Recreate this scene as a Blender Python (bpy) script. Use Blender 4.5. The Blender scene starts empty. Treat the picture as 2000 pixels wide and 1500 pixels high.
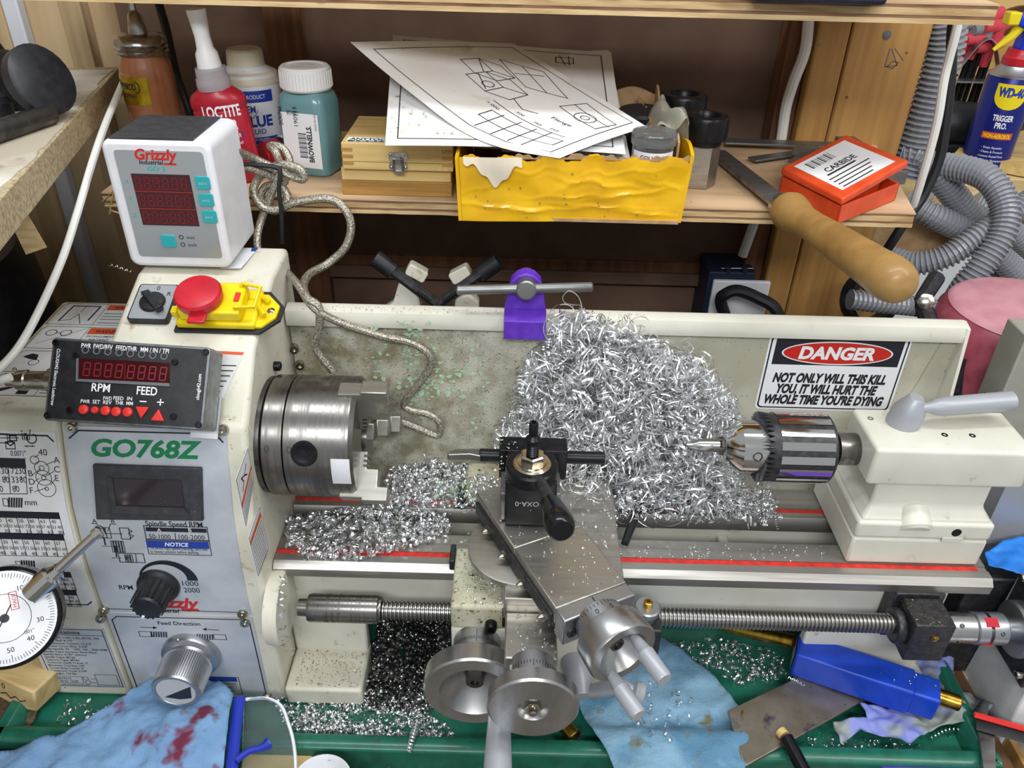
import bpy, bmesh, math, random
from mathutils import Vector, Matrix
# ---------------------------------------------------------------- camera, light, exposure (all lengths below are in centimetres, x S)
S = 0.01
R = math.radians
sc = bpy.context.scene
col = sc.collection
cam_d = bpy.data.cameras.new('camera'); cam_d.sensor_width = 36.0; cam_d.lens = 28.08
cam_d.clip_start = 0.02; cam_d.clip_end = 50
cam = bpy.data.objects.new('camera', cam_d); col.objects.link(cam)
cam.matrix_world = (Matrix.Translation((0, -54.4*S, 51.3*S)) @ Matrix.Rotation(R(57), 4, 'X') @ Matrix.Rotation(R(1.5), 4, 'Z'))
sc.camera = cam
world = bpy.data.worlds.new('shop_air'); sc.world = world; world.use_nodes = True
world.node_tree.nodes['Background'].inputs[0].default_value = (0.93, 0.97, 1.0, 1)
world.node_tree.nodes['Background'].inputs[1].default_value = 0.5

def area(name, loc, aim, sx, sy, power, colr):
    d = bpy.data.lights.new(name, 'AREA'); d.shape = 'RECTANGLE'; d.size = sx*S; d.size_y = sy*S; d.energy = power; d.color = colr
    o = bpy.data.objects.new(name, d); col.objects.link(o); o.location = Vector(loc)*S
    o.rotation_euler = (Vector(aim)-Vector(loc)).to_track_quat('-Z', 'Y').to_euler()
    return o
area('shop_light_overhead', (5, -8, 135), (5, -2, 0), 120, 14, 10.0, (0.95, 0.98, 1.0))
area('shop_light_behind', (-10, -170, 150), (0, 5, 15), 130, 30, 29.0, (0.96, 0.98, 1.0))
area('shop_light_right', (120, -60, 150), (30, 10, 10), 30, 110, 12.0, (1.0, 0.97, 0.93))
vs = sc.view_settings
vs.view_transform = 'Standard'; vs.look = 'None'; vs.gamma = 1.0; vs.exposure = -0.14; vs.use_curve_mapping = False

# ---------------------------------------------------------------- materials
def lin(h):
    if isinstance(h, str):
        h = tuple(int(h[i:i+2], 16)/255 for i in (0, 2, 4))
    return tuple(((c/12.92) if c <= .04045 else ((c+.055)/1.055)**2.4) for c in h)+(1,)
M = {}
def mat(name, c, r=.5, m=0.0, c2=None, sc_=1.0, st=(1, 1, 1), th=(.4, .65), bump=0, bsc=8.0, spots=None, coat=0, trans=0, alpha=1, spec=.5, rv=0, ior=1.45, det=5, aniso=0):
    """procedural material: base colour c mixed with c2 by stretched noise, optional spots (colour, scale, low, high) and bump"""
    mt = bpy.data.materials.new(name); mt.use_nodes = True; nt = mt.node_tree; N = nt.nodes; L = nt.links
    b = N['Principled BSDF']; b.inputs['Roughness'].default_value = r; b.inputs['Metallic'].default_value = m
    b.inputs['Base Color'].default_value = lin(c); b.inputs['Coat Weight'].default_value = coat; b.inputs['Coat Roughness'].default_value = .12
    b.inputs['Transmission Weight'].default_value = trans; b.inputs['Alpha'].default_value = alpha
    b.inputs['Specular IOR Level'].default_value = spec; b.inputs['IOR'].default_value = ior
    tc = N.new('ShaderNodeTexCoord'); mp = N.new('ShaderNodeMapping'); mp.inputs['Scale'].default_value = tuple(100*a for a in st)
    L.new(tc.outputs['Object'], mp.inputs[0])
    out = None
    def nz(scale, detail=det, src=mp):
        n = N.new('ShaderNodeTexNoise'); n.inputs['Scale'].default_value = scale; n.inputs['Detail'].default_value = detail
        L.new(src.outputs[0], n.inputs['Vector']); return n
    def ramp(fac, lo, hi):
        g = N.new('ShaderNodeMapRange'); g.inputs[1].default_value = lo; g.inputs[2].default_value = hi; g.clamp = True
        L.new(fac, g.inputs[0]); return g.outputs[0]
    def mix(fac, a, bb):
        x = N.new('ShaderNodeMix'); x.data_type = 'RGBA'
        L.new(fac, x.inputs[0])
        if a is None: x.inputs[6].default_value = lin(c)
        else: L.new(a, x.inputs[6])
        x.inputs[7].default_value = lin(bb); return x.outputs[2]
    if c2 is not None:
        n = nz(sc_); f = ramp(n.outputs[0], *th); out = mix(f, None, c2)
        if rv:
            rr = N.new('ShaderNodeMapRange'); rr.inputs[3].default_value = r; rr.inputs[4].default_value = min(1, r+rv); L.new(f, rr.inputs[0]); L.new(rr.outputs[0], b.inputs['Roughness'])
    m1 = None
    for sp in (spots or []):
        if m1 is None:
            m1 = N.new('ShaderNodeMapping'); m1.inputs['Scale'].default_value = (100, 100, 100); L.new(tc.outputs['Object'], m1.inputs[0])
        n = nz(sp[1], 3, m1); out = mix(ramp(n.outputs[0], sp[2], sp[3]), out, sp[0])
    if out is not None: L.new(out, b.inputs['Base Color'])
    if bump:
        n = nz(bsc, 4); bp_ = N.new('ShaderNodeBump'); bp_.inputs['Strength'].default_value = bump; bp_.inputs['Distance'].default_value = .0015
        L.new(n.outputs[0], bp_.inputs['Height']); L.new(bp_.outputs[0], b.inputs['Normal'])
    M[name] = mt; return mt
mat('cream', 'd8d5c6', .38, c2='cfcbb9', sc_=.25, spots=[('6b5a35', 3.2, .70, .76), ('a99a70', .9, .63, .8)])
mat('cream_clean', 'dad8cb', .35, c2='d0cdbf', sc_=.2, spots=[('8d7c50', .8, .68, .85)])
mat('cream_dirty', 'c9c5ae', .45, c2='a79f80', sc_=.22, th=(.42, .68), spots=[('4a4128', 2.6, .60, .68), ('3d3520', 6.0, .64, .70), ('8f9a72', .8, .62, .8)])
mat('guard', 'c9c7b8', .42, c2='b0ac99', sc_=.09, th=(.45, .6), spots=[('574c30', 3.5, .66, .72)])
mat('panel_grey', 'c4c9d0', .42, .15, c2='b4bac3', sc_=.35, bump=.02, bsc=30)
mat('label_white', 'e2e4e8', .45, c2='d3d3d0', sc_=.3, spots=[('b9ad84', .5, .66, .85)])
mat('ink', '20222c', .5); mat('ink_grey', '50535f', .5); mat('ink_green', '0d7d4c', .4); mat('ink_red', 'c8281e', .4); mat('ink_blue', '243f9c', .4)
mat('ink_orange', 'd0562c', .45); mat('ink_white', 'eef0f4', .45); mat('ink_pale', 'b9babd', .4); mat('ink_teal', '3aa7a4', .45); mat('ink_dim_red', '7a1a24', .4)
mat('steel', 'a9a8a6', .26, 1.0, c2='85827d', sc_=.5, st=(.15, 2, 2), rv=.16)
mat('steel_chuck', '94918d', .24, 1.0, c2='74716c', sc_=1.2, st=(2.5, .12, .12), rv=.14, spots=[('5d5a52', .7, .68, .8)])
mat('steel_dark', '6f6d6c', .34, 1.0, c2='504e4c', sc_=.6, st=(.3, 1.5, 1.5), rv=.15)
mat('ground_steel', 'bdbab2', .38, 1.0, c2='a5a199', sc_=.7, st=(.1, 3, 3), rv=.12)
mat('way_steel', 'bcb9b3', .42, 1.0, c2='98958f', sc_=.5, st=(.12, 2.6, 2.6), rv=.18)
mat('tool_steel', '8b8b8a', .4, .8, c2='6a6a6a', sc_=.8, st=(.2, 1, 1), rv=.2)
mat('aluminium', 'c6c6c6', .24, 1.0, c2='aaa9a8', sc_=.6, st=(1, .4, .4), rv=.14)
mat('alu_satin', 'b4b6ba', .38, 1.0)
mat('chrome', 'd4d3d0', .1, 1.0); mat('nickel', 'bdb8ac', .22, 1.0, c2='9a9486', sc_=1.4)
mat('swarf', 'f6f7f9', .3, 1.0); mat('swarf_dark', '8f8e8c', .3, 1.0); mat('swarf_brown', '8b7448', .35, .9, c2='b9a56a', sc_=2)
mat('brass', 'c09a3e', .28, 1.0, c2='8a6a2a', sc_=1.2)
mat('black_oxide', '242427', .34, .55, c2='19191b', sc_=.9, spots=[('5c6a5c', 2.2, .70, .76)])
mat('black_plastic', '1b1c20', .42, c2='26272b', sc_=1.2); mat('black_gloss', '121214', .18); mat('black_rubber', '17171a', .6)
mat('dark_hole', '0a0a0b', .8)
mat('grey_paint', 'a5a8ae', .4, .2); mat('grey_dark', '63656a', .5); mat('grey_bezel', '34353a', .5, c2='3e3f42', sc_=1.5, spots=[('6d6a60', 3, .7, .8)])
mat('enclosure', '84878c', .38, .75, c2='6f7277', sc_=1.5)
mat('white_plastic', 'e6e7ec', .34, c2='dddde2', sc_=.4, spots=[('b3ad9a', 1.6, .72, .8)])
mat('face_silver', 'aeb3b7', .3, .45); mat('teal_button', '2fa7ac', .38); mat('led_window', '360b12', .12, coat=.6); mat('lcd_dark', '2b2026', .16, coat=.5, spots=[('8a8480', 7, .72, .78)])
mat('red_plastic', 'c32030', .34, c2='b41c2c', sc_=.7); mat('red_button', 'd8322c', .4); mat('yellow_plastic', 'efd512', .32, c2='dfc40c', sc_=.8, spots=[('7d6a10', 2.2, .7, .8)])
mat('red_line', 'd2342c', .5, c2='b32a22', sc_=1.5)
mat('red_bottle', 'b01f33', .32); mat('clear_frost', 'd9d3d8', .3, trans=.55); mat('white_cap', 'e9e8e8', .4); mat('cap_cream', 'd6cfb8', .45)
mat('teal_liquid', '729fa6', .25, trans=.15, coat=.4); mat('jar_brown', '935c3c', .2, c2='865233', sc_=.4, coat=.5); mat('zinc', 'b5b4b1', .22, 1.0, c2='8c8a86', sc_=1.5)
mat('gold_foil', 'd0b02c', .22, .9, c2='a58a22', sc_=.6)
mat('plywood_face', 'd2b592', .6, c2='c2a27c', sc_=.5, st=(.12, 1, 1), spots=[('6d5238', 2.2, .70, .76)], bump=.06, bsc=3)
mat('ply_light', 'd8bd8e', .7, c2='b99a6a', sc_=.8, st=(.2, 2, 2), bump=.15, bsc=5); mat('ply_dark', '8d6a50', .75, c2='6e4f3a', sc_=.8, st=(.2, 2, 2), bump=.1)
mat('ply_tan', 'cbae80', .7, c2='ab8a5c', sc_=.9, st=(.25, 2, 2), bump=.18, bsc=5)
mat('hardboard', '705747', .7, c2='644c3d', sc_=.2); mat('stud_red', '7a5236', .7, c2='5f3d28', sc_=.5, st=(2, 2, .08))
mat('lumber', 'b58a4e', .6, c2='9a703a', sc_=.5, st=(1.6, 1.6, .05), th=(.35, .7), bump=.06, bsc=1.5, spots=[('7d5426', .5, .70, .8)])
mat('wall_ply', 'c6ad88', .7, c2='a88d68', sc_=.3, st=(.8, .8, .08)); mat('wall_board', 'b8a07c', .7, c2='99835f', sc_=.4, st=(1.2, 1.2, .08))
mat('pine_ply', 'd9b67c', .6, c2='b98f52', sc_=.22, st=(.3, 1.2, 1.2), th=(.4, .6))
mat('particle', 'c1b190', .75, c2='9c8b68', sc_=3.0, bump=.3, bsc=6); mat('paper_grimy', 'dbd7cd', .7, c2='b6ab98', sc_=.12, spots=[('8b7f6c', .35, .62, .8)])
mat('pine_box', 'd9bd7e', .5, c2='c39f5c', sc_=.6, st=(.08, 2.2, 2.2), th=(.35, .7)); mat('pine_end', 'b98e4c', .55, c2='9c7338', sc_=.8, st=(.1, 2, 2))
mat('paper', 'ecebec', .6, c2='e0dcd6', sc_=.12, spots=[('c7bda8', .3, .64, .8)])
mat('yellow_tape', 'e9b60c', .28, c2='dca505', sc_=.35, bump=.25, bsc=.8, coat=.25); mat('cardboard', 'b3926a', .75, c2='a08058', sc_=.8)
mat('torn_paper', 'cfc4b0', .8); mat('clear_plastic', 'dfe3e4', .12, trans=.92, ior=1.3); mat('poly_bag', 'cfcdbc', .25, trans=.55)
mat('orange_plastic', 'e2522a', .36, c2='d34720', sc_=.5)
mat('handle_wood', 'a8834c', .45, c2='906c3a', sc_=.35, st=(.3, 1, 1), spots=[('8b6836', .9, .66, .8)], coat=.15)
mat('hose_grey', '8d9096', .34, coat=.2); mat('hose_dark', '5a5d62', .45); mat('cable_white', 'dcdcd6', .45); mat('cable_black', '1a1b20', .5)
mat('braid', '8d877c', .42, .8, c2='c8c2b2', sc_=7, th=(.45, .55), bump=.5, bsc=9)
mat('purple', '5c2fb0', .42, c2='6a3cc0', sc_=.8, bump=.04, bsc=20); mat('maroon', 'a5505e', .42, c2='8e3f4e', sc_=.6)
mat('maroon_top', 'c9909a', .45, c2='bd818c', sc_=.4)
mat('wd_blue', '1c2478', .28, .3); mat('wd_head', '1436cf', .35); mat('wd_yellow', 'ecd51a', .4)
mat('red_grip', 'd04450', .42); mat('grey_grip', '80868c', .45)
mat('tray_green', '1f6b57', .34, c2='195c49', sc_=.5, coat=.25, spots=[('2f5244', 1.4, .62, .8)])
mat('bench_wood', '75706a', .8, c2='615a50', sc_=.4, st=(.1, 1, 1), spots=[('3d2a1a', .6, .62, .8)]); mat('chip_floor', '6d5a3c', .9, c2='8e7a52', sc_=3, bump=.8, bsc=5)
mat('towel', '7ba0c6', .9, c2='6d92ba', sc_=.4, bump=.5, bsc=4, spots=[('6f2840', .32, .60, .68), ('5d5a4a', .5, .64, .76)])
mat('towel_wet', '82a9c2', .85, c2='5a86a4', sc_=.16, th=(.48, .6), bump=.5, bsc=4, spots=[('6a6a50', .4, .63, .74)])
mat('glove', '7d86c8', .5, c2='8e958e', sc_=.28, th=(.45, .6)); mat('glove_blue', '1f78d8', .42, c2='2f8ae8', sc_=.5)
mat('blue_case', '1c48c4', .3, c2='1a42b8', sc_=.4); mat('plate_steel', '8d8372', .42, .85, c2='a0968a', sc_=.35, spots=[('4c4660', .4, .62, .75), ('5d4a30', 1.2, .66, .76)])
mat('light_wood', 'd2bb88', .65, c2='b89d68', sc_=.5, st=(.1, 1.5, 1.5)); mat('dark_wood', '6e4c32', .65, c2='573a25', sc_=.5, st=(1, .1, 1))
mat('dial_white', 'e9ebef', .4); mat('safety_blue', '2436a8', .35); mat('lens', 'dfe6ea', .06, trans=.95, ior=1.2)
mat('fuzzy', '6a5642', .95, c2='4c3b2c', sc_=2, bump=1, bsc=6); mat('navy_case', '1b2233', .5, c2='232b3d', sc_=1)
mat('grey_cabinet', '9c9a90', .5, c2='929086', sc_=.3); mat('green_fleck', 'b7d0b2', .6, c2='a3c09e', sc_=3); mat('grime', '6a6345', .8, c2='4b4530', sc_=3)
mat('blue_box', '1d2942', .5); mat('gunmetal', '39393c', .42, .6, c2='4a4a4c', sc_=2, spots=[('857a5a', 5, .7, .76)])
mat('standard_grey', 'c6cad2', .4)
mat('white_uhmw', 'e0e2e0', .45, c2='cfd2d0', sc_=.3); mat('clear_blue_white', 'e5e8ef', .3)

def grime_mask(m, x0, x1, c):
    """stain the sheet with oily film that thins out from x0 to x1 (metres, object space)"""
    nt = m.node_tree; N = nt.nodes; L = nt.links; b = N['Principled BSDF']; src = b.inputs['Base Color'].links[0].from_socket
    tc = N.new('ShaderNodeTexCoord'); sx = N.new('ShaderNodeSeparateXYZ'); L.new(tc.outputs['Object'], sx.inputs[0])
    g = N.new('ShaderNodeMapRange'); g.inputs[1].default_value = x0; g.inputs[2].default_value = x1; g.inputs[3].default_value = 1; g.inputs[4].default_value = 0; L.new(sx.outputs[0], g.inputs[0])
    n = N.new('ShaderNodeTexNoise'); n.inputs['Scale'].default_value = 55; n.inputs['Detail'].default_value = 8; L.new(tc.outputs['Object'], n.inputs['Vector'])
    h = N.new('ShaderNodeMapRange'); h.inputs[1].default_value = .38; h.inputs[2].default_value = .62; L.new(n.outputs[0], h.inputs[0])
    k = N.new('ShaderNodeMath'); k.operation = 'MULTIPLY'; L.new(g.outputs[0], k.inputs[0]); L.new(h.outputs[0], k.inputs[1])
    k2 = N.new('ShaderNodeMath'); k2.operation = 'MULTIPLY'; k2.inputs[1].default_value = .85; L.new(k.outputs[0], k2.inputs[0])
    x = N.new('ShaderNodeMix'); x.data_type = 'RGBA'; L.new(k2.outputs[0], x.inputs[0]); L.new(src, x.inputs[6]); x.inputs[7].default_value = lin(c); L.new(x.outputs[2], b.inputs['Base Color'])
grime_mask(M['guard'], -.22, .0, '7d7759')
# ---------------------------------------------------------------- geometry buffer
def ortho(d):
    d = Vector(d).normalized(); a = Vector((0, 0, 1)) if abs(d.z) < .9 else Vector((1, 0, 0))
    u = d.cross(a).normalized(); return u, d.cross(u).normalized()
class G:
    def __init__(s): s.v = []; s.f = []
    def add(s, vs, fs):
        o = len(s.v); s.v += [tuple(v) for v in vs]; s.f += [tuple(i+o for i in f) for f in fs]; return s
    def box(s, c, d, rot=None, top=1.0, topy=None):
        """centre c, size d; rot = Matrix 3x3 or z-angle in degrees; top scales the +z face"""
        if rot is None: rot = Matrix.Identity(3)
        elif not isinstance(rot, Matrix): rot = Matrix.Rotation(R(rot), 3, 'Z')
        ty = top if topy is None else topy
        vs = []
        for z in (-1, 1):
            k = top if z > 0 else 1; ky = ty if z > 0 else 1
            for x, y in ((-1, -1), (1, -1), (1, 1), (-1, 1)):
                vs.append(Vector(c)+rot @ Vector((x*d[0]/2*k, y*d[1]/2*ky, z*d[2]/2)))
        return s.add(vs, [(3, 2, 1, 0), (4, 5, 6, 7), (0, 1, 5, 4), (1, 2, 6, 5), (2, 3, 7, 6), (3, 0, 4, 7)])
    def span(s, a, b): return s.box([(p+q)/2 for p, q in zip(a, b)], [abs(q-p) for p, q in zip(a, b)])
    def rev(s, p0, ax, prof, n=32, a0=0):
        """revolve (t, r) pairs along axis ax from p0; end caps where r > 0"""
        p0 = Vector(p0); ax = Vector(ax).normalized(); u, w = ortho(ax); vs = []; fs = []
        for t, r in prof:
            for k in range(n):
                a = a0+2*math.pi*k/n; vs.append(p0+ax*t+(u*math.cos(a)+w*math.sin(a))*max(r, 1e-4))
        for i in range(len(prof)-1):
            for k in range(n):
                k2 = (k+1) % n; fs.append((i*n+k, i*n+k2, (i+1)*n+k2, (i+1)*n+k))
        if prof[0][1] > 1e-3: fs.append(tuple(range(n))[::-1])
        if prof[-1][1] > 1e-3: fs.append(tuple((len(prof)-1)*n+k for k in range(n)))
        return s.add(vs, fs)
    def cyl(s, p0, p1, r0, r1=None, n=24, ch=0):
        p0 = Vector(p0); p1 = Vector(p1); L = (p1-p0).length; r1 = r0 if r1 is None else r1
        pr = [(0, r0), (L, r1)] if not ch else [(0, r0-ch), (ch, r0), (L-ch, r1), (L, r1-ch)]
        return s.rev(p0, p1-p0, pr, n)
    def ring(s, p0, ax, ro, ri, h, n=32):
        return s.rev(p0, ax, [(0, ri), (0, ro), (h, ro), (h, ri)], n) if False else s._ring(p0, ax, ro, ri, h, n)
    def _ring(s, p0, ax, ro, ri, h, n):
        p0 = Vector(p0); ax = Vector(ax).normalized(); u, w = ortho(ax); vs = []; fs = []
        pr = [(0, ri), (0, ro), (h, ro), (h, ri)]
        for t, r in pr:
            for k in range(n):
                a = 2*math.pi*k/n; vs.append(p0+ax*t+(u*math.cos(a)+w*math.sin(a))*r)
        for i in range(4):
            j = (i+1) % 4
            for k in range(n):
                k2 = (k+1) % n; fs.append((i*n+k, i*n+k2, j*n+k2, j*n+k))
        return s.add(vs, fs)
    def tube(s, pts, r, n=8, closed=False, sq=1.0):
        P = [Vector(p) for p in pts]; m = len(P); rr = r if hasattr(r, '__len__') else [r]*m
        T = [((P[min(i+1, m-1)] if not closed else P[(i+1) % m])-(P[max(i-1, 0)] if not closed else P[i-1])).normalized() for i in range(m)]
        u, w = ortho(T[0]); vs = []; fs = []
        for i in range(m):
            u = (u-T[i]*u.dot(T[i])).normalized(); w = T[i].cross(u)
            for k in range(n):
                a = 2*math.pi*k/n; vs.append(P[i]+(u*math.cos(a)+w*math.sin(a)*sq)*rr[i])
        for i in range(m-1+(1 if closed else 0)):
            j = (i+1) % m
            for k in range(n):
                k2 = (k+1) % n; fs.append((i*n+k, i*n+k2, j*n+k2, j*n+k))
        if not closed: fs.append(tuple(range(n))[::-1]); fs.append(tuple((m-1)*n+k for k in range(n)))
        return s.add(vs, fs)
    def prism(s, poly, fn, w0, w1):
        """2-D polygon mapped by fn(u, v, w), extruded from w0 to w1"""
        n = len(poly)
        return s.add([fn(p[0], p[1], w0) for p in poly]+[fn(p[0], p[1], w1) for p in poly],
                     [tuple(range(n))[::-1], tuple(range(n, 2*n))]+[(k, (k+1) % n, n+(k+1) % n, n+k) for k in range(n)])
    def grid(s, fn, nu, nv, th=0):
        """surface fn(a, b) for a, b in 0..1; th > 0 gives it thickness along its normal"""
        P = [[Vector(fn(i/nu, j/nv)) for j in range(nv+1)] for i in range(nu+1)]
        vs = [p for row in P for p in row]; W = nv+1
        fs = [(i*W+j, (i+1)*W+j, (i+1)*W+j+1, i*W+j+1) for i in range(nu) for j in range(nv)]
        if th:
            b = []
            for i in range(nu+1):
                for j in range(nv+1):
                    du = P[min(i+1, nu)][j]-P[max(i-1, 0)][j]; dv = P[i][min(j+1, nv)]-P[i][max(j-1, 0)]
                    nn = du.cross(dv); nn = nn.normalized() if nn.length > 1e-9 else Vector((0, 0, 1)); b.append(P[i][j]-nn*th)
            o = len(vs); vs = vs+b; fs = fs+[tuple(o+k for k in f[::-1]) for f in fs]
            rim = [i*W for i in range(nu+1)]+[nu*W+j for j in range(1, nv+1)]+[i*W+nv for i in range(nu-1, -1, -1)]+[j for j in range(nv-1, 0, -1)]
            for a, c in zip(rim, rim[1:]+rim[:1]): fs.append((c, a, a+o, c+o))
        return s.add(vs, fs)
ORG = {}
def tagit(o, label=None, cat=None, group=None, kind=None):
    for k, v in (('label', label), ('category', cat), ('group', group), ('kind', kind)):
        if v: o[k] = v
    return o
def thing(name, label, cat, loc, group=None, kind=None):
    o = bpy.data.objects.new(name, None); col.objects.link(o); o.empty_display_size = .02
    o.location = Vector(loc)*S; ORG[o.name] = Vector(loc); return tagit(o, label, cat, group, kind)
def P(name, g, m, parent=None, bev=0, seg=2, ang=35, label=None, cat=None, group=None, kind=None, loc=None, fix=True, flat=False):
    """link buffer g as ONE mesh object (child of parent, or top-level with its origin at loc)"""
    org = ORG[parent.name] if parent is not None else Vector(loc if loc is not None else (0, 0, 0))
    me = bpy.data.meshes.new(name)
    me.from_pydata([((x-org[0])*S, (y-org[1])*S, (z-org[2])*S) for x, y, z in g.v], [], g.f)
    if fix:
        bm = bmesh.new(); bm.from_mesh(me); bmesh.ops.recalc_face_normals(bm, faces=bm.faces); bm.to_mesh(me); bm.free()
    if not flat:
        me.polygons.foreach_set('use_smooth', [True]*len(me.polygons)); me.set_sharp_from_angle(angle=R(ang))
    me.materials.append(M[m] if isinstance(m, str) else m)
    o = bpy.data.objects.new(name, me); col.objects.link(o)
    if parent is None: o.location = org*S
    else: o.parent = parent
    ORG[o.name] = org
    if bev:
        b = o.modifiers.new('bevel', 'BEVEL'); b.width = bev*S; b.segments = seg; b.limit_method = 'ANGLE'; b.angle_limit = R(ang); b.harden_normals = False
    return tagit(o, label, cat, group, kind)
def frame(O, U, W):
    """fn(u, v, w): O + u U + v V + w N with N = U x V"""
    O = Vector(O); U = Vector(U).normalized(); W = Vector(W); W = (W-U*W.dot(U)).normalized(); Nn = U.cross(W)
    return lambda u, v, w=0: O+U*u+W*v+Nn*w
def yplane(y0): return lambda u, v, w=0: Vector((u, y0-w, v))
def zplane(z0): return lambda u, v, w=0: Vector((u, v, z0+w))
# ---------------------------------------------------------------- flat print: strokes, shapes and lettering collected in 2-D
TX = {}
def glyphs(t, bold=0.0, shear=0.0):
    k = (t, bold, shear)
    if k not in TX:
        c = bpy.data.curves.new('t', 'FONT'); c.body = t; c.size = 1; c.resolution_u = 3; c.offset = bold; c.shear = shear; c.fill_mode = 'FRONT'
        o = bpy.data.objects.new('t', c); me = o.to_mesh()
        TX[k] = ([(v.co.x, v.co.y) for v in me.vertices], [tuple(p.vertices) for p in me.polygons])
        o.to_mesh_clear(); bpy.data.objects.remove(o); bpy.data.curves.remove(c)
    return TX[k]
class Ink:
    def __init__(s): s.v = []; s.f = []
    def poly(s, pts):
        o = len(s.v); s.v += [tuple(p) for p in pts]; s.f.append(tuple(range(o, o+len(pts)))); return s
    def rect(s, a, b): return s.poly([(a[0], a[1]), (b[0], a[1]), (b[0], b[1]), (a[0], b[1])])
    def line(s, pts, w=.05, closed=False):
        pts = list(pts)+([pts[0]] if closed else [])
        for a, b in zip(pts, pts[1:]):
            dx, dy = b[0]-a[0], b[1]-a[1]; l = math.hypot(dx, dy) or 1e-6; nx, ny = -dy/l*w/2, dx/l*w/2; ex, ey = dx/l*w/2, dy/l*w/2
            s.poly([(a[0]+nx-ex, a[1]+ny-ey), (a[0]-nx-ex, a[1]-ny-ey), (b[0]-nx+ex, b[1]-ny+ey), (b[0]+nx+ex, b[1]+ny+ey)])
        return s
    def frame(s, a, b, w=.05): return s.line([(a[0], a[1]), (b[0], a[1]), (b[0], b[1]), (a[0], b[1])], w, True)
    def disc(s, c, r, n=20, ry=None): return s.poly([(c[0]+r*math.cos(6.2832*k/n), c[1]+(ry or r)*math.sin(6.2832*k/n)) for k in range(n)])
    def circ(s, c, r, w=.05, n=24, a0=0, a1=360): return s.line([(c[0]+r*math.cos(R(a0+(a1-a0)*k/n)), c[1]+r*math.sin(R(a0+(a1-a0)*k/n))) for k in range(n+1)], w)
    def text(s, t, at, h, width=None, al='l', bold=0.0, shear=0.0, rot=0):
        """capital height h; width stretches the line to that length"""
        v, f = glyphs(t, bold, shear)
        if not v: return s
        x0 = min(p[0] for p in v); x1 = max(p[0] for p in v); k = h/.69; kx = k if width is None else width/(x1-x0)
        off = {'l': -x0, 'c': -(x0+x1)/2, 'r': -x1}[al]; ca, sa = math.cos(R(rot)), math.sin(R(rot)); o = len(s.v)
        for x, y in v:
            X, Y = (x+off)*kx, y*k; s.v.append((at[0]+X*ca-Y*sa, at[1]+X*sa+Y*ca))
        s.f += [tuple(i+o for i in q) for q in f]; return s
    def scribble(s, a, b, h, w=.04, rnd=None, gap=.25):
        """a line of print too small to read: runs of short dashes from a to b"""
        rnd = rnd or random; L = math.hypot(b[0]-a[0], b[1]-a[1]); t = 0; dx, dy = (b[0]-a[0])/L, (b[1]-a[1])/L
        while t < L:
            l = min(rnd.uniform(.25, .8)*h*4, L-t)
            s.line([(a[0]+dx*t, a[1]+dy*t), (a[0]+dx*(t+l), a[1]+dy*(t+l))], h*.55); t += l+h*gap*2
        return s
def stamp(name, ink, m, parent, fn, w=.02, label=None):
    g = G(); g.v = [tuple(fn(p[0], p[1], w)) for p in ink.v]; g.f = ink.f
    o = P(name, g, m, parent, fix=False, flat=True, label=label); return o
def smooth_path(pts, n=8):
    """Catmull-Rom through pts"""
    p = [Vector(q) for q in pts]; p = [p[0]*2-p[1]]+p+[p[-1]*2-p[-2]]; out = []
    for i in range(1, len(p)-2):
        for k in range(n):
            t = k/n; out.append(.5*((2*p[i])+(p[i+1]-p[i-1])*t+(2*p[i-1]-5*p[i]+4*p[i+1]-p[i+2])*t*t+(3*p[i]-p[i-1]-3*p[i+1]+p[i+2])*t**3))
    out.append(p[-2]); return out
def rrect(w, h, r, n=5, cx=0, cy=0):
    return [(cx+sx*(w/2-r)+r*math.cos(R(a0+90*k/n)), cy+sy*(h/2-r)+r*math.sin(R(a0+90*k/n))) for sx, sy, a0 in ((1, 1, 0), (-1, 1, 90), (-1, -1, 180), (1, -1, 270)) for k in range(n+1)]
def screw(parent, p, d, r, h, m='black_oxide', sock=True, name='cap_screw'):
    g = G(); d = Vector(d).normalized(); p = Vector(p)
    g.rev(p, d, [(-.1, r*.98), (h*.75, r), (h, r*.85), (h, r*.5), (h*.5, r*.45), (h*.5, 0)] if sock else [(-.1, r), (h*.4, r*.95), (h*.8, r*.6), (h, 0)], 14)
    return P(name, g, m, parent)

# ================================================================ THE SETTING
rnd = random.Random(7)
P('floor', G().span((-250, -260, -107), (250, 130, -105)), 'bench_wood', kind='structure')
P('wall_back', G().span((-46, 44, -17), (45, 45.5, 70)), 'hardboard', kind='structure')
P('wall_left_back', G().span((-110, 45, -17), (-46, 46.5, 70)), 'wall_ply', kind='structure')
P('wall_left', G().span((-112, -60, -17), (-110, 46, 70)), 'wall_board', kind='structure')
P('wall_right_back', G().span((45, 118, -17), (200, 120, 90)), 'pine_ply', kind='structure')
for i, (x0, x1, yy, m) in enumerate([((-28.92, 43.00, 34.94)[0], (-24.66, 43.00, 35.04)[0], 42, 'stud_red'), (-64, -58.5, 43, 'wall_board'), (-52, -49.5, 43, 'wall_board')]):
    P('trim_%d' % (i+1), G().span((x0, yy, -16.9), (x1, 45, 70)), m, bev=.15, kind='structure')
P('trim_4', G().span((-45, 42.6, 4.6), (30, 44, 6.2)), 'hardboard', bev=.1, kind='structure')
P('trim_5', G().span((-45, 43.2, 6.2), (30, 44, 7.6)), 'stud_red', bev=.1, kind='structure')
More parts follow.
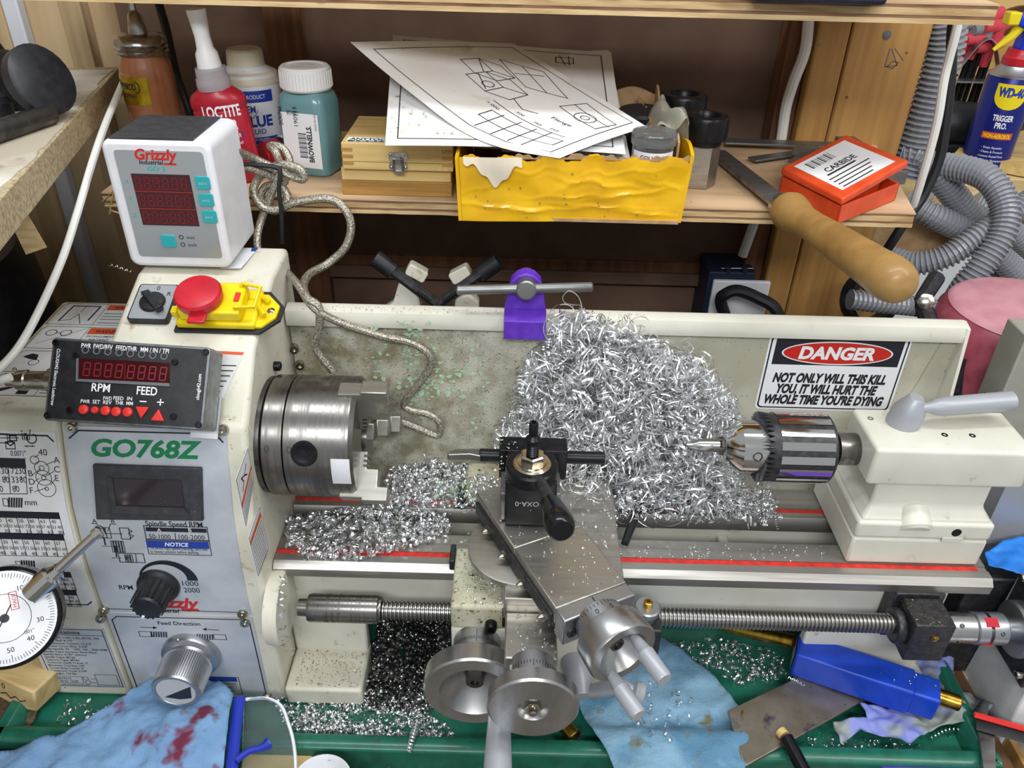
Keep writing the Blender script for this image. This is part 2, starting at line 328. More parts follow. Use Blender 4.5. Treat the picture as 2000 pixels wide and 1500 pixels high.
# two timber posts and the narrow dark batten beside them
P('trim_6', G().span(((32.03, 39.00, 38.08)[0], 39, -16.9), ((35.52, 39.00, 38.16)[0], 43.6, 70)), 'lumber', bev=.25, kind='structure')
po = P('trim_7', G().span(((35.63, 39.00, 38.16)[0], 39, -16.9), ((44.28, 39.00, 38.37)[0], 43.4, 70)), 'lumber', bev=.25, kind='structure')
P('trim_8', G().span(((29.48, 41.00, 37.72)[0], 40.5, -16.9), ((31.98, 39.00, 38.08)[0]-.1, 44, 70)), 'stud_red', bev=.1, kind='structure')
nail = G().rev((39.49, 38.95, 36.84), (0, -1, 0), [(-.3, .45), (.03, .45), (.05, .38), (.05, 0)], 16); P('nail_head', nail, 'grey_dark', po)
for q in ((42.11, 38.98, 35.08), (36.78, 38.98, 30.25)): P('knot_hole', G().rev(q, (0, -1, 0), [(-.2, .14), (.02, .14), (.02, .07), (-.1, .06)], 10), 'dark_wood', po)
k = Ink().line([(40.17, 39.00, 35.45)[::2], (40.12, 39.00, 33.60)[::2], (41.44, 39.00, 33.74)[::2], (40.41, 39.00, 35.41)[::2]], .09).line([(40.72, 39.00, 35.47)[::2], (41.96, 39.00, 34.29)[::2]], .08).line([(40.35, 39.00, 33.61)[::2], (40.87, 39.00, 34.15)[::2], (41.52, 39.00, 34.06)[::2], (41.02, 39.00, 33.41)[::2], (40.35, 39.00, 33.61)[::2]], .08)
stamp('pencil_marks', k, 'ink_grey', po, yplane(39), .02)

wb = thing('workbench', 'brown wooden workbench top carrying the green chip tray', 'workbench', (0, 0, -18))
for k in range(9):
    y0 = -60+k*12
    P('plank', G().span((-110, y0+.1, -20.5), (66, y0+11.9, -16.95)), 'bench_wood', wb, bev=.2)
sb = thing('side_bench', 'pale wooden bench behind the hoses, holding the blue spray can', 'workbench', (95, 80, 14))
P('top', G().span((50, 56, 12.5), (170, 117.5, 16)), 'light_wood', sb, bev=.2)
P('leg', G().span((54, 60, -105), (60, 66, 12.5)), 'lumber', sb); P('leg', G().span((160, 60, -105), (166, 66, 12.5)), 'lumber', sb)

# ---------------------------------------------------------------- plywood shelves, each ply a layer of its own
def shelf(label, x0, x1, y0, y1, z0, z1, sk=0.0, mats=None):
    t = thing('plywood_shelf', label, 'shelf', ((x0+x1)/2, (y0+y1)/2, z0))
    mats = mats or ['ply_light', 'ply_dark', 'ply_tan', 'ply_dark', 'plywood_face']
    hs = [.24, .16, .34, .16, .10]; z = z0; r = random.Random(3)
    for i, (h, m) in enumerate(zip(hs, mats)):
        h = h*(z1-z0); n = 60; j = [r.uniform(-.05, .06)*(1.4 if m != 'ply_dark' else .6)-(.05 if m == 'ply_dark' else 0) for _ in range(n+1)]
        bot = []
        for k in range(n+1): bot.append((x0+(x1-x0)*k/n, y0-j[k]))
        poly = bot+[(x1+sk+r.uniform(-.1, .1), y1), (x0, y1)]
        P('ply', G().prism(poly, zplane(0), z, z+h), m, t); z += h
    return t
shelf('lower plywood shelf carrying the bottles, papers and orange case', -38.6, 37.1, 17, 39.0, 23.6, 25.0, sk=4.5)
us = shelf('upper plywood shelf along the top edge of the photo', -46, 38.6, 17, 39.0, 41.15, 42.75, sk=0)
sl = P('splinter', G().tube([((-38.71, 16.90, 24.05)), ((-37.21, 16.60, 25.33)), ((-38.33, 16.90, 22.91))], .09, 5).tube([(-38.51, 16.90, 23.70), (-36.90, 16.60, 23.86)], .12, 5).tube([(-38.18, 16.90, 23.31), (-37.00, 16.60, 23.06)], .1, 5), 'ply_light', loc=(-38.4, 17, 24), label='pale frayed splinters at the left end of the lower shelf', cat='splinter')
# navy case standing on the upper shelf
nc = thing('tool_case', 'dark navy case overhanging the upper shelf edge', 'case', (25, 20, 42.75))
P('body', G().span(((17.11, 15.50, 42.36)[0], 15.6, 42.85), ((29.16, 15.50, 42.65)[0], 33, 54)), 'navy_case', nc, bev=1.0, seg=3)
P('lip', G().span(((18.33, 15.50, 42.39)[0], 15.2, 42.6), ((28.84, 15.50, 42.64)[0], 16.9, 43.5)), 'navy_case', nc, bev=.35)
# ---------------------------------------------------------------- left side: particle-board shelf, slotted standard
e0 = Vector((-34.2, -3.9, 32)); e1 = Vector((-43.2, 35.4, 32)); ed = (e1-e0).normalized(); en = Vector((-ed.y, ed.x, 0))
pf = lambda u, v, w=0: e0+ed*u+en*v+Vector((0, 0, w))
ls = thing('particle_board_shelf', 'thick particle board shelf at the left with a grimy paper liner', 'shelf', (-50, 15, 29.4))
P('board', G().prism([(-26, 0), (41.5, 0), (41.5, 44), (-26, 44)], pf, -2.6, 0), 'particle', ls, bev=.08)
r2 = random.Random(11); lp = [(-25.9, .5)]
for k in range(41): lp.append((-25+k*1.62, .35+r2.uniform(-.25, .3)))
lp += [(41, 43), (-25.9, 43)]
P('paper_liner', G().prism(lp, pf, .0, .07), 'paper_grimy', ls)
x0 = (-58.08, 44.60, 7.28)[0]
st = thing('shelf_standard', 'grey slotted metal shelf standard on the left wall', 'bracket', (x0, 44.5, 0))
P('channel', G().span((x0-2.6, 43.4, -16), (x0+1.3, 44.99, 60)), 'standard_grey', st, bev=.2)
sg = G()
for k in range(24):
    z = -6+k*2.35
    for dx in (-1.75, -.6): sg.span((x0+dx-.22, 43.3, z), (x0+dx+.1, 43.45, z+1.35))
P('slot', sg, 'dark_hole', st)
# black things lying on the left shelf
ck = thing('knob_clamp', 'black clamp with a round knob on the left shelf', 'clamp', (-45.96, 22.64, 32.00))
def wd(c, ax, r, h, part, m='black_plastic', n=28): P(part, G().rev(Vector(c)-Vector(ax).normalized()*h/2, ax, [(0, r*.86), (h*.18, r), (h*.82, r), (h, r*.86)], n), m, ck)
c0 = Vector((-40.14, 14.88, 35.30)); wd(c0, (1, -.35, .45), 2.9, 1.5, 'knob')
c1 = Vector((-45.25, 18.58, 34.50)); wd(c1, (1, -.35, .25), 2.4, 2.2, 'knob')
P('spindle', G().cyl(c0, c1, .5), 'gunmetal', ck)
ey = Vector((-43.82, 18.25, 33.00)); fr = frame(ey, (.9, -.2, -.1), (.35, .3, 1))
P('eye_lug', G()._ring(ey-Vector((.3, -.9, .1)).normalized()*.5, (.3, -.9, .1), 1.35, .62, 1.0, 24).tube([ey+Vector((-.3, .3, 1.0)), c0*.35+c1*.65], .75, 8), 'black_plastic', ck)
P('body', G().tube([c1+Vector((.4, 0, -1.9)), c1, c1+Vector((-1.2, .6, 2.4))], [1.1, 1.5, 1.2], 10), 'black_plastic', ck)
P('steel_rod', G().cyl((-39.39, 13.86, 32.90), (-41.56, 5.75, 32.90), .85, ch=.12), 'steel_dark', loc=(-42.39, 12.50, 32.00), label='short round steel bar lying on the left shelf', cat='rod')
P('bottle_stopper', G().rev((-44.54, 13.49, 32.10), (.2, .1, 1), [(0, 1.6), (.4, 1.9), (2.0, 1.7), (2.4, 1.2), (2.4, 0)], 24), 'black_plastic', loc=(-44.87, 14.65, 32.00), label='black stopper cut off by the left edge of the photo', cat='stopper')
# dark round drum on the far left and the tape tab under the shelf
dr = thing('black_drum', 'big black round drum at the left behind the lathe', 'drum', (-64, 18, -17))
P('shell', G().rev((-66, 20, -16.95), (0, 0, 1), [(0, 15), (24, 15), (31, 14.4), (33, 13.2), (33.6, 11.5), (33.6, 0)], 48), 'black_plastic', dr)
P('hub', G().rev((-66, 20, 16.6), (0, 0, 1), [(0, 9), (1.5, 8.4), (2.2, 6), (2.4, 0)], 40), 'grey_dark', dr)
P('tape_tab', G().prism([(0, 0), (1.3, .1), (2.3, -3.6), (.7, -4.1)], frame((-38.60, 2.62, 29.30), (1, .2, 0), (.0, .1, 1)), 0, .08), 'ply_light', loc=(-38.60, 2.62, 29.30), label='pale tape tab hanging below the left shelf', cat='tape')

# ================================================================ LATHE: headstock, bed, lead screw
PZ = [-16, -5, -2.5, 2.5, 7.5, 11.7, 14.3]; PY = [-7.6, -7.6, -7.6, -7.45, -6.75, -5.55, -4.65]
def prof(z):
    if z <= PZ[0]: return PY[0]
    for a, b, c, d in zip(PZ, PZ[1:], PY, PY[1:]):
        if z <= b: return c+(d-c)*(z-a)/(b-a)
    return PY[-1]
def panel(x, z, w=0):
    s = (prof(z+.3)-prof(z-.3))/.6; n = Vector((0, -1, s)).normalized(); return Vector((x, prof(z), z))+n*w
ELS = frame((-34.3, -7.15, 16.4), (1, -.024, -.03), (0, math.sin(R(38)), math.cos(R(38))))
EST = frame((-32, 0, 19.0), (1, 0, 0), (0, 7, 2.7))
SL2 = frame((-32, -4.65, 14.3), (1, 0, 0), (0, 4.6, 4.65))
GCT = frame((-42.6, -3.0, 15.0), (1, 0, 0), (0, 15.6, .9))
xf = lambda y, z, x: Vector((x, y, z))
lt = thing('metal_lathe', 'cream benchtop metal lathe with headstock, bed and lead screw', 'lathe', (0, 0, -15.5))
front = list(zip(PY, PZ)); front[0] = (-7.6, -15.47)
low = front+[(-4.1, 14.75), (-3.0, 15.0), (12.6, 15.9), (12.6, -15.47)]
high = [(-4.6, 14.2), (-.1, 18.9), (7, 21.7), (12.4, 22.0), (12.4, 10), (-3, 10)]
P('headstock', G().prism([(p[0], p[1]) for p in low], lambda y, z, x: Vector((x, y, z)), -35.0, -20.5).prism(high, lambda y, z, x: Vector((x, y, z)), -32, -20.46), 'cream', lt, bev=.45, seg=3, ang=28)
gc = P('gear_cover', G().prism([(p[0], p[1]) for p in low], lambda y, z, x: Vector((x, y, z)), -42.7, -35.15), 'cream', lt, bev=.45, seg=3, ang=28)
P('back_plate', G().span((-43.6, -5.5, -15.2), (-42.9, 11.5, 13.8)), 'gunmetal', lt)
# --- speed panel
def sheet(name, x0, x1, z0, z1, m, parent, fn=panel, h=.1, w0=0.0, nz=16):
    g = G(); g.grid(lambda a, b: fn(x0+(x1-x0)*a, z0+(z1-z0)*b, w0+h), 4, nz, th=h); return P(name, g, m, parent)
sp = sheet('speed_panel', -34.6, -22.0, -3.55, 14.15, 'panel_grey', lt)
k = Ink()
xs = lambda z: -34.25
k.line([(-34.25, -3.2), (-34.25, 13.2), (-33.5, 13.8), (-22.9, 13.8), (-22.35, 13.2), (-22.35, -3.2)], .12).line([(-34.25, -3.2), (-22.35, -3.2)], .07)
k.text('Spindle Speed RPM', (-29.20, 5.98), .52, width=4.6, bold=.012)
k.rect((-29.26, 5.88), (-24.35, 5.49)); k.frame((-29.37, 4.73), ((-24.27, 6.03)), .07); k.line([(-26.94, 5.36), (-26.99, 4.76)], .06)
k.text('50-1000', (-28.23, 4.79), .42, al='c', width=1.75); k.text('100-2000', (-25.65, 4.80), .42, al='c', width=2.1)
k.frame((-29.41, 3.26), (-24.26, 4.64), .06); k.text('To avoid high-speed starting, turn dial', (-29.25, 3.73), .3, width=4.7); k.text('to lowest position before starting.', (-29.27, 3.37), .3, width=4.0)
k.text('A', (-33.46, 6.14), .4); k.text('B', (-31.93, 6.19), .4); k.line([(-33.52, 6.09), (-33.14, 6.10), (-32.84, 5.52)], .06); k.line([(-31.57, 6.10), (-32.03, 6.09), (-32.36, 5.43)], .06)
k.line([(-32.83, 5.17), (-31.25, 5.17)], .06); k.frame((-31.38, 4.67), (-30.65, 5.74), .07)
for a in (0, 1, 2): k.line([(-30.63, 5.59), (-30.41, 5.45), (-30.70, 5.24)], .06); k.line([(-30.71, 5.14), (-30.36, 5.00), (-30.75, 4.69)], .06)
for px, py in ((203, 1040), (212, 1040)): k.frame(((-32.92, 4.72)[0]+(px-203)*.04, (-32.92, 4.72)[1]), ((-32.55, 5.73)[0]+(px-203)*.04, (-32.55, 5.73)[1]), .06)
k.line([(-32.82, 4.77), (-32.83, 4.07)], .12); k.line([(-32.03, 3.89), (-32.13, 2.92)], .12); k.line([(-33.16, 3.91), (-31.78, 3.90)], .05); k.line([(-32.54, 2.75), (-31.77, 2.78)], .05)
for a in (206, 211, 216, 221, 226): k.frame((-31.9-(216-a)*.043, 3.35), (-31.75-(216-a)*.043, 4.45), .06)
for a in (225, 230, 234): k.frame((-31.9+(a-225)*.05+.45, 2.35), (-31.75+(a-225)*.05+.45, 3.1), .06)
k.frame((-31.95, 2.35), (-29.88, 3.25), .07); k.line([(-30.51, 3.23), (-30.59, 2.34)], .06); k.text('M', (-31.22, 2.59), .4, al='c')
kc = (-29.24, -0.13); ac = (-28.30, 0.44)
for a in range(0, 24):   # tapering dial arc
    a0, a1 = R(185-a*7.7), R(185-(a+1)*7.7); w0, w1 = .06+.85*a/24, .06+.85*(a+1)/24; ro = 2.45
    k.poly([(ac[0]+ro*math.cos(a0), ac[1]+ro*.9*math.sin(a0)), (ac[0]+ro*math.cos(a1), ac[1]+ro*.9*math.sin(a1)), (ac[0]+(ro-w1)*math.cos(a1), ac[1]+(ro-w1)*.9*math.sin(a1)), (ac[0]+(ro-w0)*math.cos(a0), ac[1]+(ro-w0)*.9*math.sin(a0))])
k.text('RPM', (-32.72, -0.79), .5, width=1.15, bold=.01); k.text('1000', (-27.26, -0.17), .55, width=1.35); k.text('2000', (-27.28, -0.95), .55, width=1.35); k.text('50', (-30.97, -0.13), .52); k.text('100', (-31.23, -0.92), .52)
k.text('Industrial', (-30.64, -3.44), .42, width=2.5, bold=.02, shear=.25); k.text('R', (-26.49, -3.28), .2)
stamp('lettering', k, 'ink', sp, panel, .12)
stamp('model_number', Ink().text('GO768Z', (-32.65, 11.88), 1.28, width=8.7, bold=.035, shear=.22), 'ink_green', sp, panel, .12, label='green model number GO768Z')
stamp('maker_name', Ink().text('Grizzly', (-31.25, -2.82), 1.15, width=5.0, bold=.035, shear=.25).rect((-27.94, -3.21), (-26.46, -2.90)), 'ink_red', sp, panel, .12, label='red maker name partly behind the knob')
stamp('white_lettering', Ink().text('A', (-28.17, 5.47), .36, al='c').text('B', (-25.67, 5.54), .36, al='c').text('NOTICE', (-26.97, 4.10), .36, al='c', bold=.02, shear=.2), 'ink_white', sp, panel, .15)
stamp('notice_band', Ink().rect((-29.43, 3.90), (-24.35, 4.59)), 'ink_blue', sp, panel, .125)
mt = P('meter_bezel', G().prism([(-32.56, 11.30), (-32.95, 6.65), (-24.37, 6.77), (-24.05, 11.24)], panel, .05, .42), 'grey_bezel', sp, bev=.12)
a, b = (-31.05, 10.21), (-25.70, 7.98)
P('meter_window', G().prism([a, (a[0], b[1]), b, (b[0], a[1])], panel, .4, .46), 'lcd_dark', sp)
P('meter_ledge', G().prism([(a[0]-.4, b[1]-.55), (b[0]+.35, b[1]-.55), (b[0], b[1]), (a[0], b[1])], panel, .38, .6).prism([(a[0]-.4, b[1]-.55), (a[0], b[1]), (a[0], a[1]), (a[0]-.4, a[1]+.2)], panel, .38, .52), 'grey_bezel', sp)
kb = Vector(panel(kc[0], kc[1], .1)); kn = Vector((0, -1, .04)).normalized()
def knob(name, parent, p, ax, prof_, ridges, r, t0, t1, m):
    g = G().rev(p, ax, prof_, 40); ax = Vector(ax).normalized(); u, w = ortho(ax)
    for j in range(ridges):
        a = 2*math.pi*j/ridges; d = u*math.cos(a)+w*math.sin(a); tw = ax.cross(d)
        q0 = Vector(p)+ax*t0+d*r; q1 = Vector(p)+ax*t1+d*(r*.97); hw = math.pi*r/ridges*.5
        g.add([q0-tw*hw, q0+d*.12, q0+tw*hw, q1-tw*hw, q1+d*.12, q1+tw*hw], [(0, 1, 4, 3), (1, 2, 5, 4), (3, 4, 5), (0, 2, 1)])
    return P(name, g, m, parent)
sk = knob('speed_knob', lt, kb, kn, [(0, 1.75), (.35, 1.75), (.55, 1.5), (.6, 1.4), (2.6, 1.2), (2.75, 1.05), (2.75, 0)], 18, 1.33, .6, 2.55, 'black_plastic')
P('pointer_line', G().tube([kb+kn*2.8+Vector((-.35, 0, -.75)), kb+kn*2.78+Vector((-.5, 0, -1.0))], .12, 6), 'ink_white', sk)
for q in ((-33.92, 14.10), (-22.24, 14.16), (-34.63, -3.27), (-22.69, -3.27)): screw(sp, panel(q[0], q[1], .1), (0, -1, .2), .42, .4, 'nickel')
# --- feed panel
fp = sheet('feed_panel', -34.6, -22.0, -15.0, -3.85, 'panel_grey', lt)
k = Ink().line([(-34.3, -14.8), (-34.3, -4.6), (-33.8, -4.15), (-22.8, -4.15), (-22.3, -4.6), (-22.3, -14.8)], .1)
k.text('Feed Direction', (-30.38, -5.07), .46, width=3.7, bold=.01)
k.line([(-32.00, -5.47), (-30.79, -5.49)], .07).poly([(-30.88, -5.29), (-30.56, -5.48), (-30.97, -5.70)]); k.line([(-26.34, -5.52), (-25.18, -5.60)], .07).poly([(-26.21, -5.31), (-26.61, -5.53), (-26.28, -5.71)])
k.frame((-32.33, -6.69), (-31.23, -6.04), .06); k.frame((-25.77, -6.85), (-24.70, -6.19), .06)
for j in range(7): k.line([((-31.32, -6.66)[0]+j*.22, (-31.32, -6.66)[1]), ((-31.32, -6.66)[0]+j*.22+.1, (-31.32, -6.66)[1]+.6)], .13); k.line([((-27.27, -6.84)[0]+j*.22, (-27.27, -6.84)[1]), ((-27.27, -6.84)[0]+j*.22+.1, (-27.27, -6.84)[1]+.6)], .13)
k.frame((-27.73, -14.53), (-24.53, -12.06), .06); k.text('FOR FEED DIRECTION WHEN', (-27.38, -13.15), .3, width=2.5); k.text('RUNNING, STOP FIRST', (-27.43, -13.68), .28, width=2.2); k.text('SPINDLE BEFORE CHANGE', (-27.48, -14.21), .28, width=2.3)
stamp('lettering', k, 'ink', fp, panel, .12)
stamp('notice_band', Ink().rect((-27.39, -12.70), (-24.72, -12.07)), 'ink_blue', fp, panel, .125)
for q in ((-35.17, -4.33), (-22.64, -4.38), (-22.22, -14.68)): screw(fp, panel(q[0], q[1], .1), (0, -1, .1), .42, .4, 'nickel')
fk = Vector((-28.1, -7.65, -8.7)); fa = Vector((0, -1, 0))
kn2 = P('feed_knob', G().rev(fk, fa, [(0, 2.55), (.5, 2.6), (.75, 2.5), (.95, 2.05), (1.2, 1.95), (1.3, 1.95)], 44), 'alu_satin', lt)
knob('knurled_grip', kn2, fk, fa, [(1.2, 1.9), (1.3, 2.08), (4.0, 2.08), (4.2, 2.0), (4.2, 1.75), (4.1, 1.7), (4.1, 0)], 64, 2.08, 1.35, 4.0, 'alu_satin')
P('face_label', G().rev(fk+fa*4.1, fa, [(0, 1.68), (.03, 1.68), (.03, 0)], 36), 'ink_pale', kn2)
P('pointer', G().prism([(-1.1, -.75), (1.4, .75), (1.2, -.8), (.2, -1.0)], lambda u, v, w: fk+fa*(4.14+w)+Vector((u, 0, v)), 0, .02), 'ink', kn2)
screw(kn2, fk+fa*.6+Vector((-.6, 0, 2.3)), (-.2, -.3, 1), .2, .25, 'nickel', False)
# --- gear cover chart
gl = sheet('gear_chart', -42.3, -35.35, -3.1, 13.6, 'label_white', gc, h=.03)
k = Ink().line([(-42.3, 13.35), (-36.0, 13.3), (-35.6, 12.9), (-35.6, -2.5), (-36.0, -2.85), (-42.3, -2.85)], .12)
k.text('in/', (-38.01, 12.93), .8, width=.75, bold=.01); k.circ((-37.27, 13.07), .38, .08, 20, 150, 420); k.line([(-37.87, 12.46), (-37.10, 12.48)], .06).poly([(-37.87, 12.46), (-37.66, 12.54), (-37.68, 12.38)]).poly([(-37.10, 12.48), (-37.29, 12.55), (-37.32, 12.39)])
k.frame((-40.28, 12.67), (-39.14, 13.37), .07); k.line([(-39.14, 13.37), (-38.92, 13.26), (-38.98, 12.82), (-39.23, 12.70)], .07); k.frame((-38.97, 12.86), (-38.44, 13.23), .09); k.line([(-40.15, 13.03), (-38.27, 13.08)], .06); k.frame((-39.34, 12.22), (-38.63, 12.75), .07); k.line([(-39.24, 12.66), (-38.93, 12.86), (-38.68, 12.67), (-38.98, 12.47), (-39.24, 12.66)], .1)
k.text('0.0071"', (-39.05, 11.67), .42, width=1.2)
k.rect((-41.31, 10.69), (-38.00, 11.49)); k.line([(-41.70, 8.48), (-38.26, 8.57)], .06); k.line([(-38.00, 11.49), (-38.26, 8.57)], .06); k.line([(-39.41, 10.74), (-39.60, 8.58)], .06)
for t, q in (('72', (-39.25, 10.20)), ('30', (-38.65, 10.22)), ('33', (-39.33, 9.48)), ('80', (-38.68, 9.50)), ('80', (-39.38, 8.71)), ('30', (-40.02, 10.18)), ('80', (-40.06, 9.46)), ('80', (-40.69, 8.68)), ('63', (-40.67, 10.16)), ('70', (-40.80, 9.44))): k.text(t, q, .5, width=.55)
for q in ((-38.52, 10.01), (-39.09, 9.23), (-39.78, 9.98)): k.line([q, (q[0], q[1]-.25)], .05)
for c, r in (((-37.25, 11.38), .33), ((-36.79, 10.73), .56), ((-36.79, 10.73), .2), ((-36.75, 9.93), .62), ((-36.75, 9.93), .18), ((-36.64, 9.09), .72), ((-36.64, 9.04), .14)): k.circ(c, r, .05)
for t, q, e1_, e2_ in (('40', (-36.87, 11.77), (-37.18, 11.59), (-36.87, 11.81)), ('A', (-35.76, 11.18), (-36.47, 10.99), (-35.78, 11.30)), ('C', (-35.83, 10.42), (-36.66, 10.02), (-35.86, 10.50)), ('E', (-35.85, 9.70), (-36.26, 9.39), (-35.88, 9.83)), ('B', (-37.91, 10.03), (-36.88, 10.68), (-37.60, 10.16)), ('D', (-37.97, 9.35), (-37.12, 9.88), (-37.57, 9.57)), ('F', (-38.01, 8.62), (-36.72, 9.08), (-37.66, 8.76))): k.text(t, q, .5); k.line([e1_, e2_], .05)
k.text('mm', (-38.58, 7.62), .5, width=.95)
def sc_icon(c):
    k.frame((c[0]-.75, c[1]-.3), (c[0]-.35, c[1]+.3), .06)
    for j in range(6): k.line([(c[0]-.35+j*.2, c[1]-.35), (c[0]-.2+j*.2, c[1]+.35)], .14)
sc_icon((-39.57, 7.81)); sc_icon((-39.99, 1.77)); sc_icon((-43.09, 1.66))
rr = random.Random(5)
def chart(z1, z0, x0, x1, n, rows):
    k.rect((x0, z1-.62), (x1, z1)); k.frame((x0, z0), (x1, z1), .05)
    for j in range(n):
        cx = x0+(x1-x0)*(j+.5)/n
        if j: k.line([(x0+(x1-x0)*j/n, z0), (x0+(x1-x0)*j/n, z1-.62)], .05)
        h = (z1-.62-z0)/3
        a = [str(rr.choice((30, 33, 40, 50, 57, 60, 63, 70, 72, 80))) for _ in range(4)]
        k.text(a[0], (cx-.15, z0+2.18*h), .32, width=.38, al='c'); k.text(a[1]+' '+a[2], (cx, z0+1.15*h), .3, width=.78, al='c'); k.text(a[3], (cx+.22, z0+.15*h), .32, width=.38, al='c')
chart((-37.28, 7.00)[1], (-37.76, 4.87)[1], -42.2, -36.05, 7, 3); chart((-37.75, 4.92)[1], (-38.26, 2.68)[1], -42.2, -36.15, 7, 3)
chart((-36.37, 0.97)[1], (-36.94, -1.18)[1], -42.2, -36.5, 7, 3); chart((-36.93, -1.12)[1], (-37.46, -3.12)[1], -42.2, -36.6, 7, 3)
stamp('lettering', k, 'ink', gl, panel, .045)
gs = sheet('specification_label', -42.3, -35.45, -14.2, -5.9, 'panel_grey', gc, h=.03)
k = Ink().frame((-42.05, -14.0), (-35.65, -6.1), .07); k.line([(-42, -6.85), (-35.7, -6.85)], .05); k.text('Specifications', (-40.9, -6.7), .42, width=3.2, bold=.015)
for j, t in enumerate(('Motor: (3/4 HP), 110V, 1-Ph, 60 Hz, 10A', 'Swing Over Bed: 8-1/2"', 'Distance Between Centers: 15-3/4"', 'Swing Over Cross Slide: 4-5/8"', 'Spindle Speeds: 50 - 1000, 100 - 2000 RPM', 'Spindle Type: Intrinsic Back Plate', 'Spindle Bore: 0.787" (20mm)', 'Spindle Taper: MT#3', 'Tailstock Taper: MT#2', 'Tailstock Quill Travel: 2"', 'Maximum Tool Size: 3/8"', 'Cross Slide Travel: 3"', 'Compound Travel: 2-1/8"', 'Weight: 154 lbs.')):
    k.text(t, (-41.8, -7.35-j*.385), .23, width=.145*len(t), bold=.01)
k.frame((-41.8, -13.6), (-39.2, -12.65), .04); k.text('2019310', (-41.5, -13.1), .3, width=1.3); k.text('20 01 1628', (-41.4, -13.5), .3, width=1.7); k.frame((-39.1, -13.1), (-38.65, -12.7), .05); k.frame((-39.0, -13.65), (-38.55, -13.25), .05); k.scribble((-38.4, -12.95), (-38.0, -12.95), .1, rnd=rr); k.scribble((-38.4, -13.5), (-38.0, -13.5), .1, rnd=rr)
k.frame((-37.9, -13.8), (-35.9, -12.3), .05); k.text('MFD. FOR GRIZZLY IN CHINA', (-41.3, -13.92), .18, width=2.6)
stamp('lettering', k, 'ink', gs, panel, .045)
# --- warning labels on the gear cover top and beside
wl = P('warning_label', G().prism([(1.02, 15.15), (6.49, 14.95), (9.7, 1.6), (.25, .35), (.2, 3.0)], GCT, 0, .03), 'label_white', gc)
k = Ink(); w_, h_ = 7.0, 3.2
def lab(v0, v1):
    k.line([(.45, v0), (.45, v1-.4), (.8, v1), (10, v1)], .06); k.line([(.45, v0), (10, v0)], .06); k.line([(4.6, v0), (4.6, v1)], .05)
lab(11.4, 15.0); lab(7.5, 11.0); lab(4.0, 7.1); lab(.8, 3.7)
k.line([(1.3, 12), (1.5, 14.6), (4.0, 14.6), (3.9, 12.2)], .16); k.line([(1.3, 12), (2.2, 12.2), (2.6, 13.2), (3.0, 12.4), (3.4, 11.6)], .07); k.line([(2.7, 14.6), (2.6, 13.6)], .05)
k.circ((1.6, 10), .45, .08); k.circ((2.9, 10), .45, .08); k.line([(2.05, 10), (2.45, 10)], .08); k.line([(1.1, 8.2), (4.4, 10.8)], .05)
k.poly([(1.0, 6.2), (1.6, 6.7), (2.2, 6.5), (2.4, 5.7), (1.6, 5.9)]); k.circ((2.3, 5.4), .4, .06); k.poly([(.7, 1.4), (2.4, 2.1), (2.6, 1.9), (1.2, 1.0)]); k.rect((3.0, 1.0), (3.9, 2.2))
for v0 in (13.4, 12.9, 12.4, 11.8): k.scribble((4.9, v0), (7.6, v0), .16, rnd=rr)
k.text('ENTANGLEMENT INJURY', (4.9, 9.4), .3, width=3.6, bold=.015, shear=.2); k.text('HAZARD!', (5.3, 8.9), .3, width=1.8, bold=.015, shear=.2)
for v0 in (5.9, 5.4, 4.9, 2.6, 2.1, 1.6, 1.2): k.scribble((4.9, v0), (9.4, v0), .16, rnd=rr)
stamp('lettering', k, 'ink', gc, GCT, .04)
for v0, v1 in ((14.0, 14.9), (9.9, 10.9), (6.2, 7.0), (2.9, 3.6)): stamp('warning_band', Ink().rect((4.75, v0), (10, v1)), 'ink_orange', gc, GCT, .045)
nl = P('notice_label', G().prism([(-25.05, 7.53, 22.03)[:2], (-23.34, 7.64, 22.03)[:2], (-23.04, 12.00, 22.03)[:2], (-24.62, 11.89, 22.03)[:2]], zplane(22.0), 0, .03), 'label_white', lt)
stamp('notice_band', Ink().poly([(-23.49, 11.17, 22.03)[:2], (-23.09, 11.20, 22.03)[:2], (-23.04, 12.00, 22.03)[:2], (-23.63, 11.96, 22.03)[:2]]), 'ink_blue', nl, zplane(22.0), .04)
stamp('warning_band_text', Ink().text('WARNING!', (5.4, 14.2), .5, width=2.4, bold=.02, shear=.2).text('WARNING!', (5.4, 10.1), .5, width=2.4, bold=.02, shear=.2), 'ink', gc, GCT, .05)
w2 = P('warning_label', G().prism([(8.47, 6.12), (10.83, 6.02), (9.37, 1.99), (8.23, 2.56)], SL2, 0, .03), 'label_white', lt)
stamp('warning_band', Ink().poly([(8.52, 6.07), (10.79, 6.01), (10.69, 5.76), (8.46, 5.83)]), 'ink_orange', w2, SL2, .04)
k = Ink()
for j in range(8): k.scribble(((7.96, 5.19)[0], 4.9-j*.42), ((7.96, 5.19)[0]+2.3-.22*j, 4.9-j*.42), .16, rnd=rr)
stamp('lettering', k, 'ink', w2, SL2, .04)
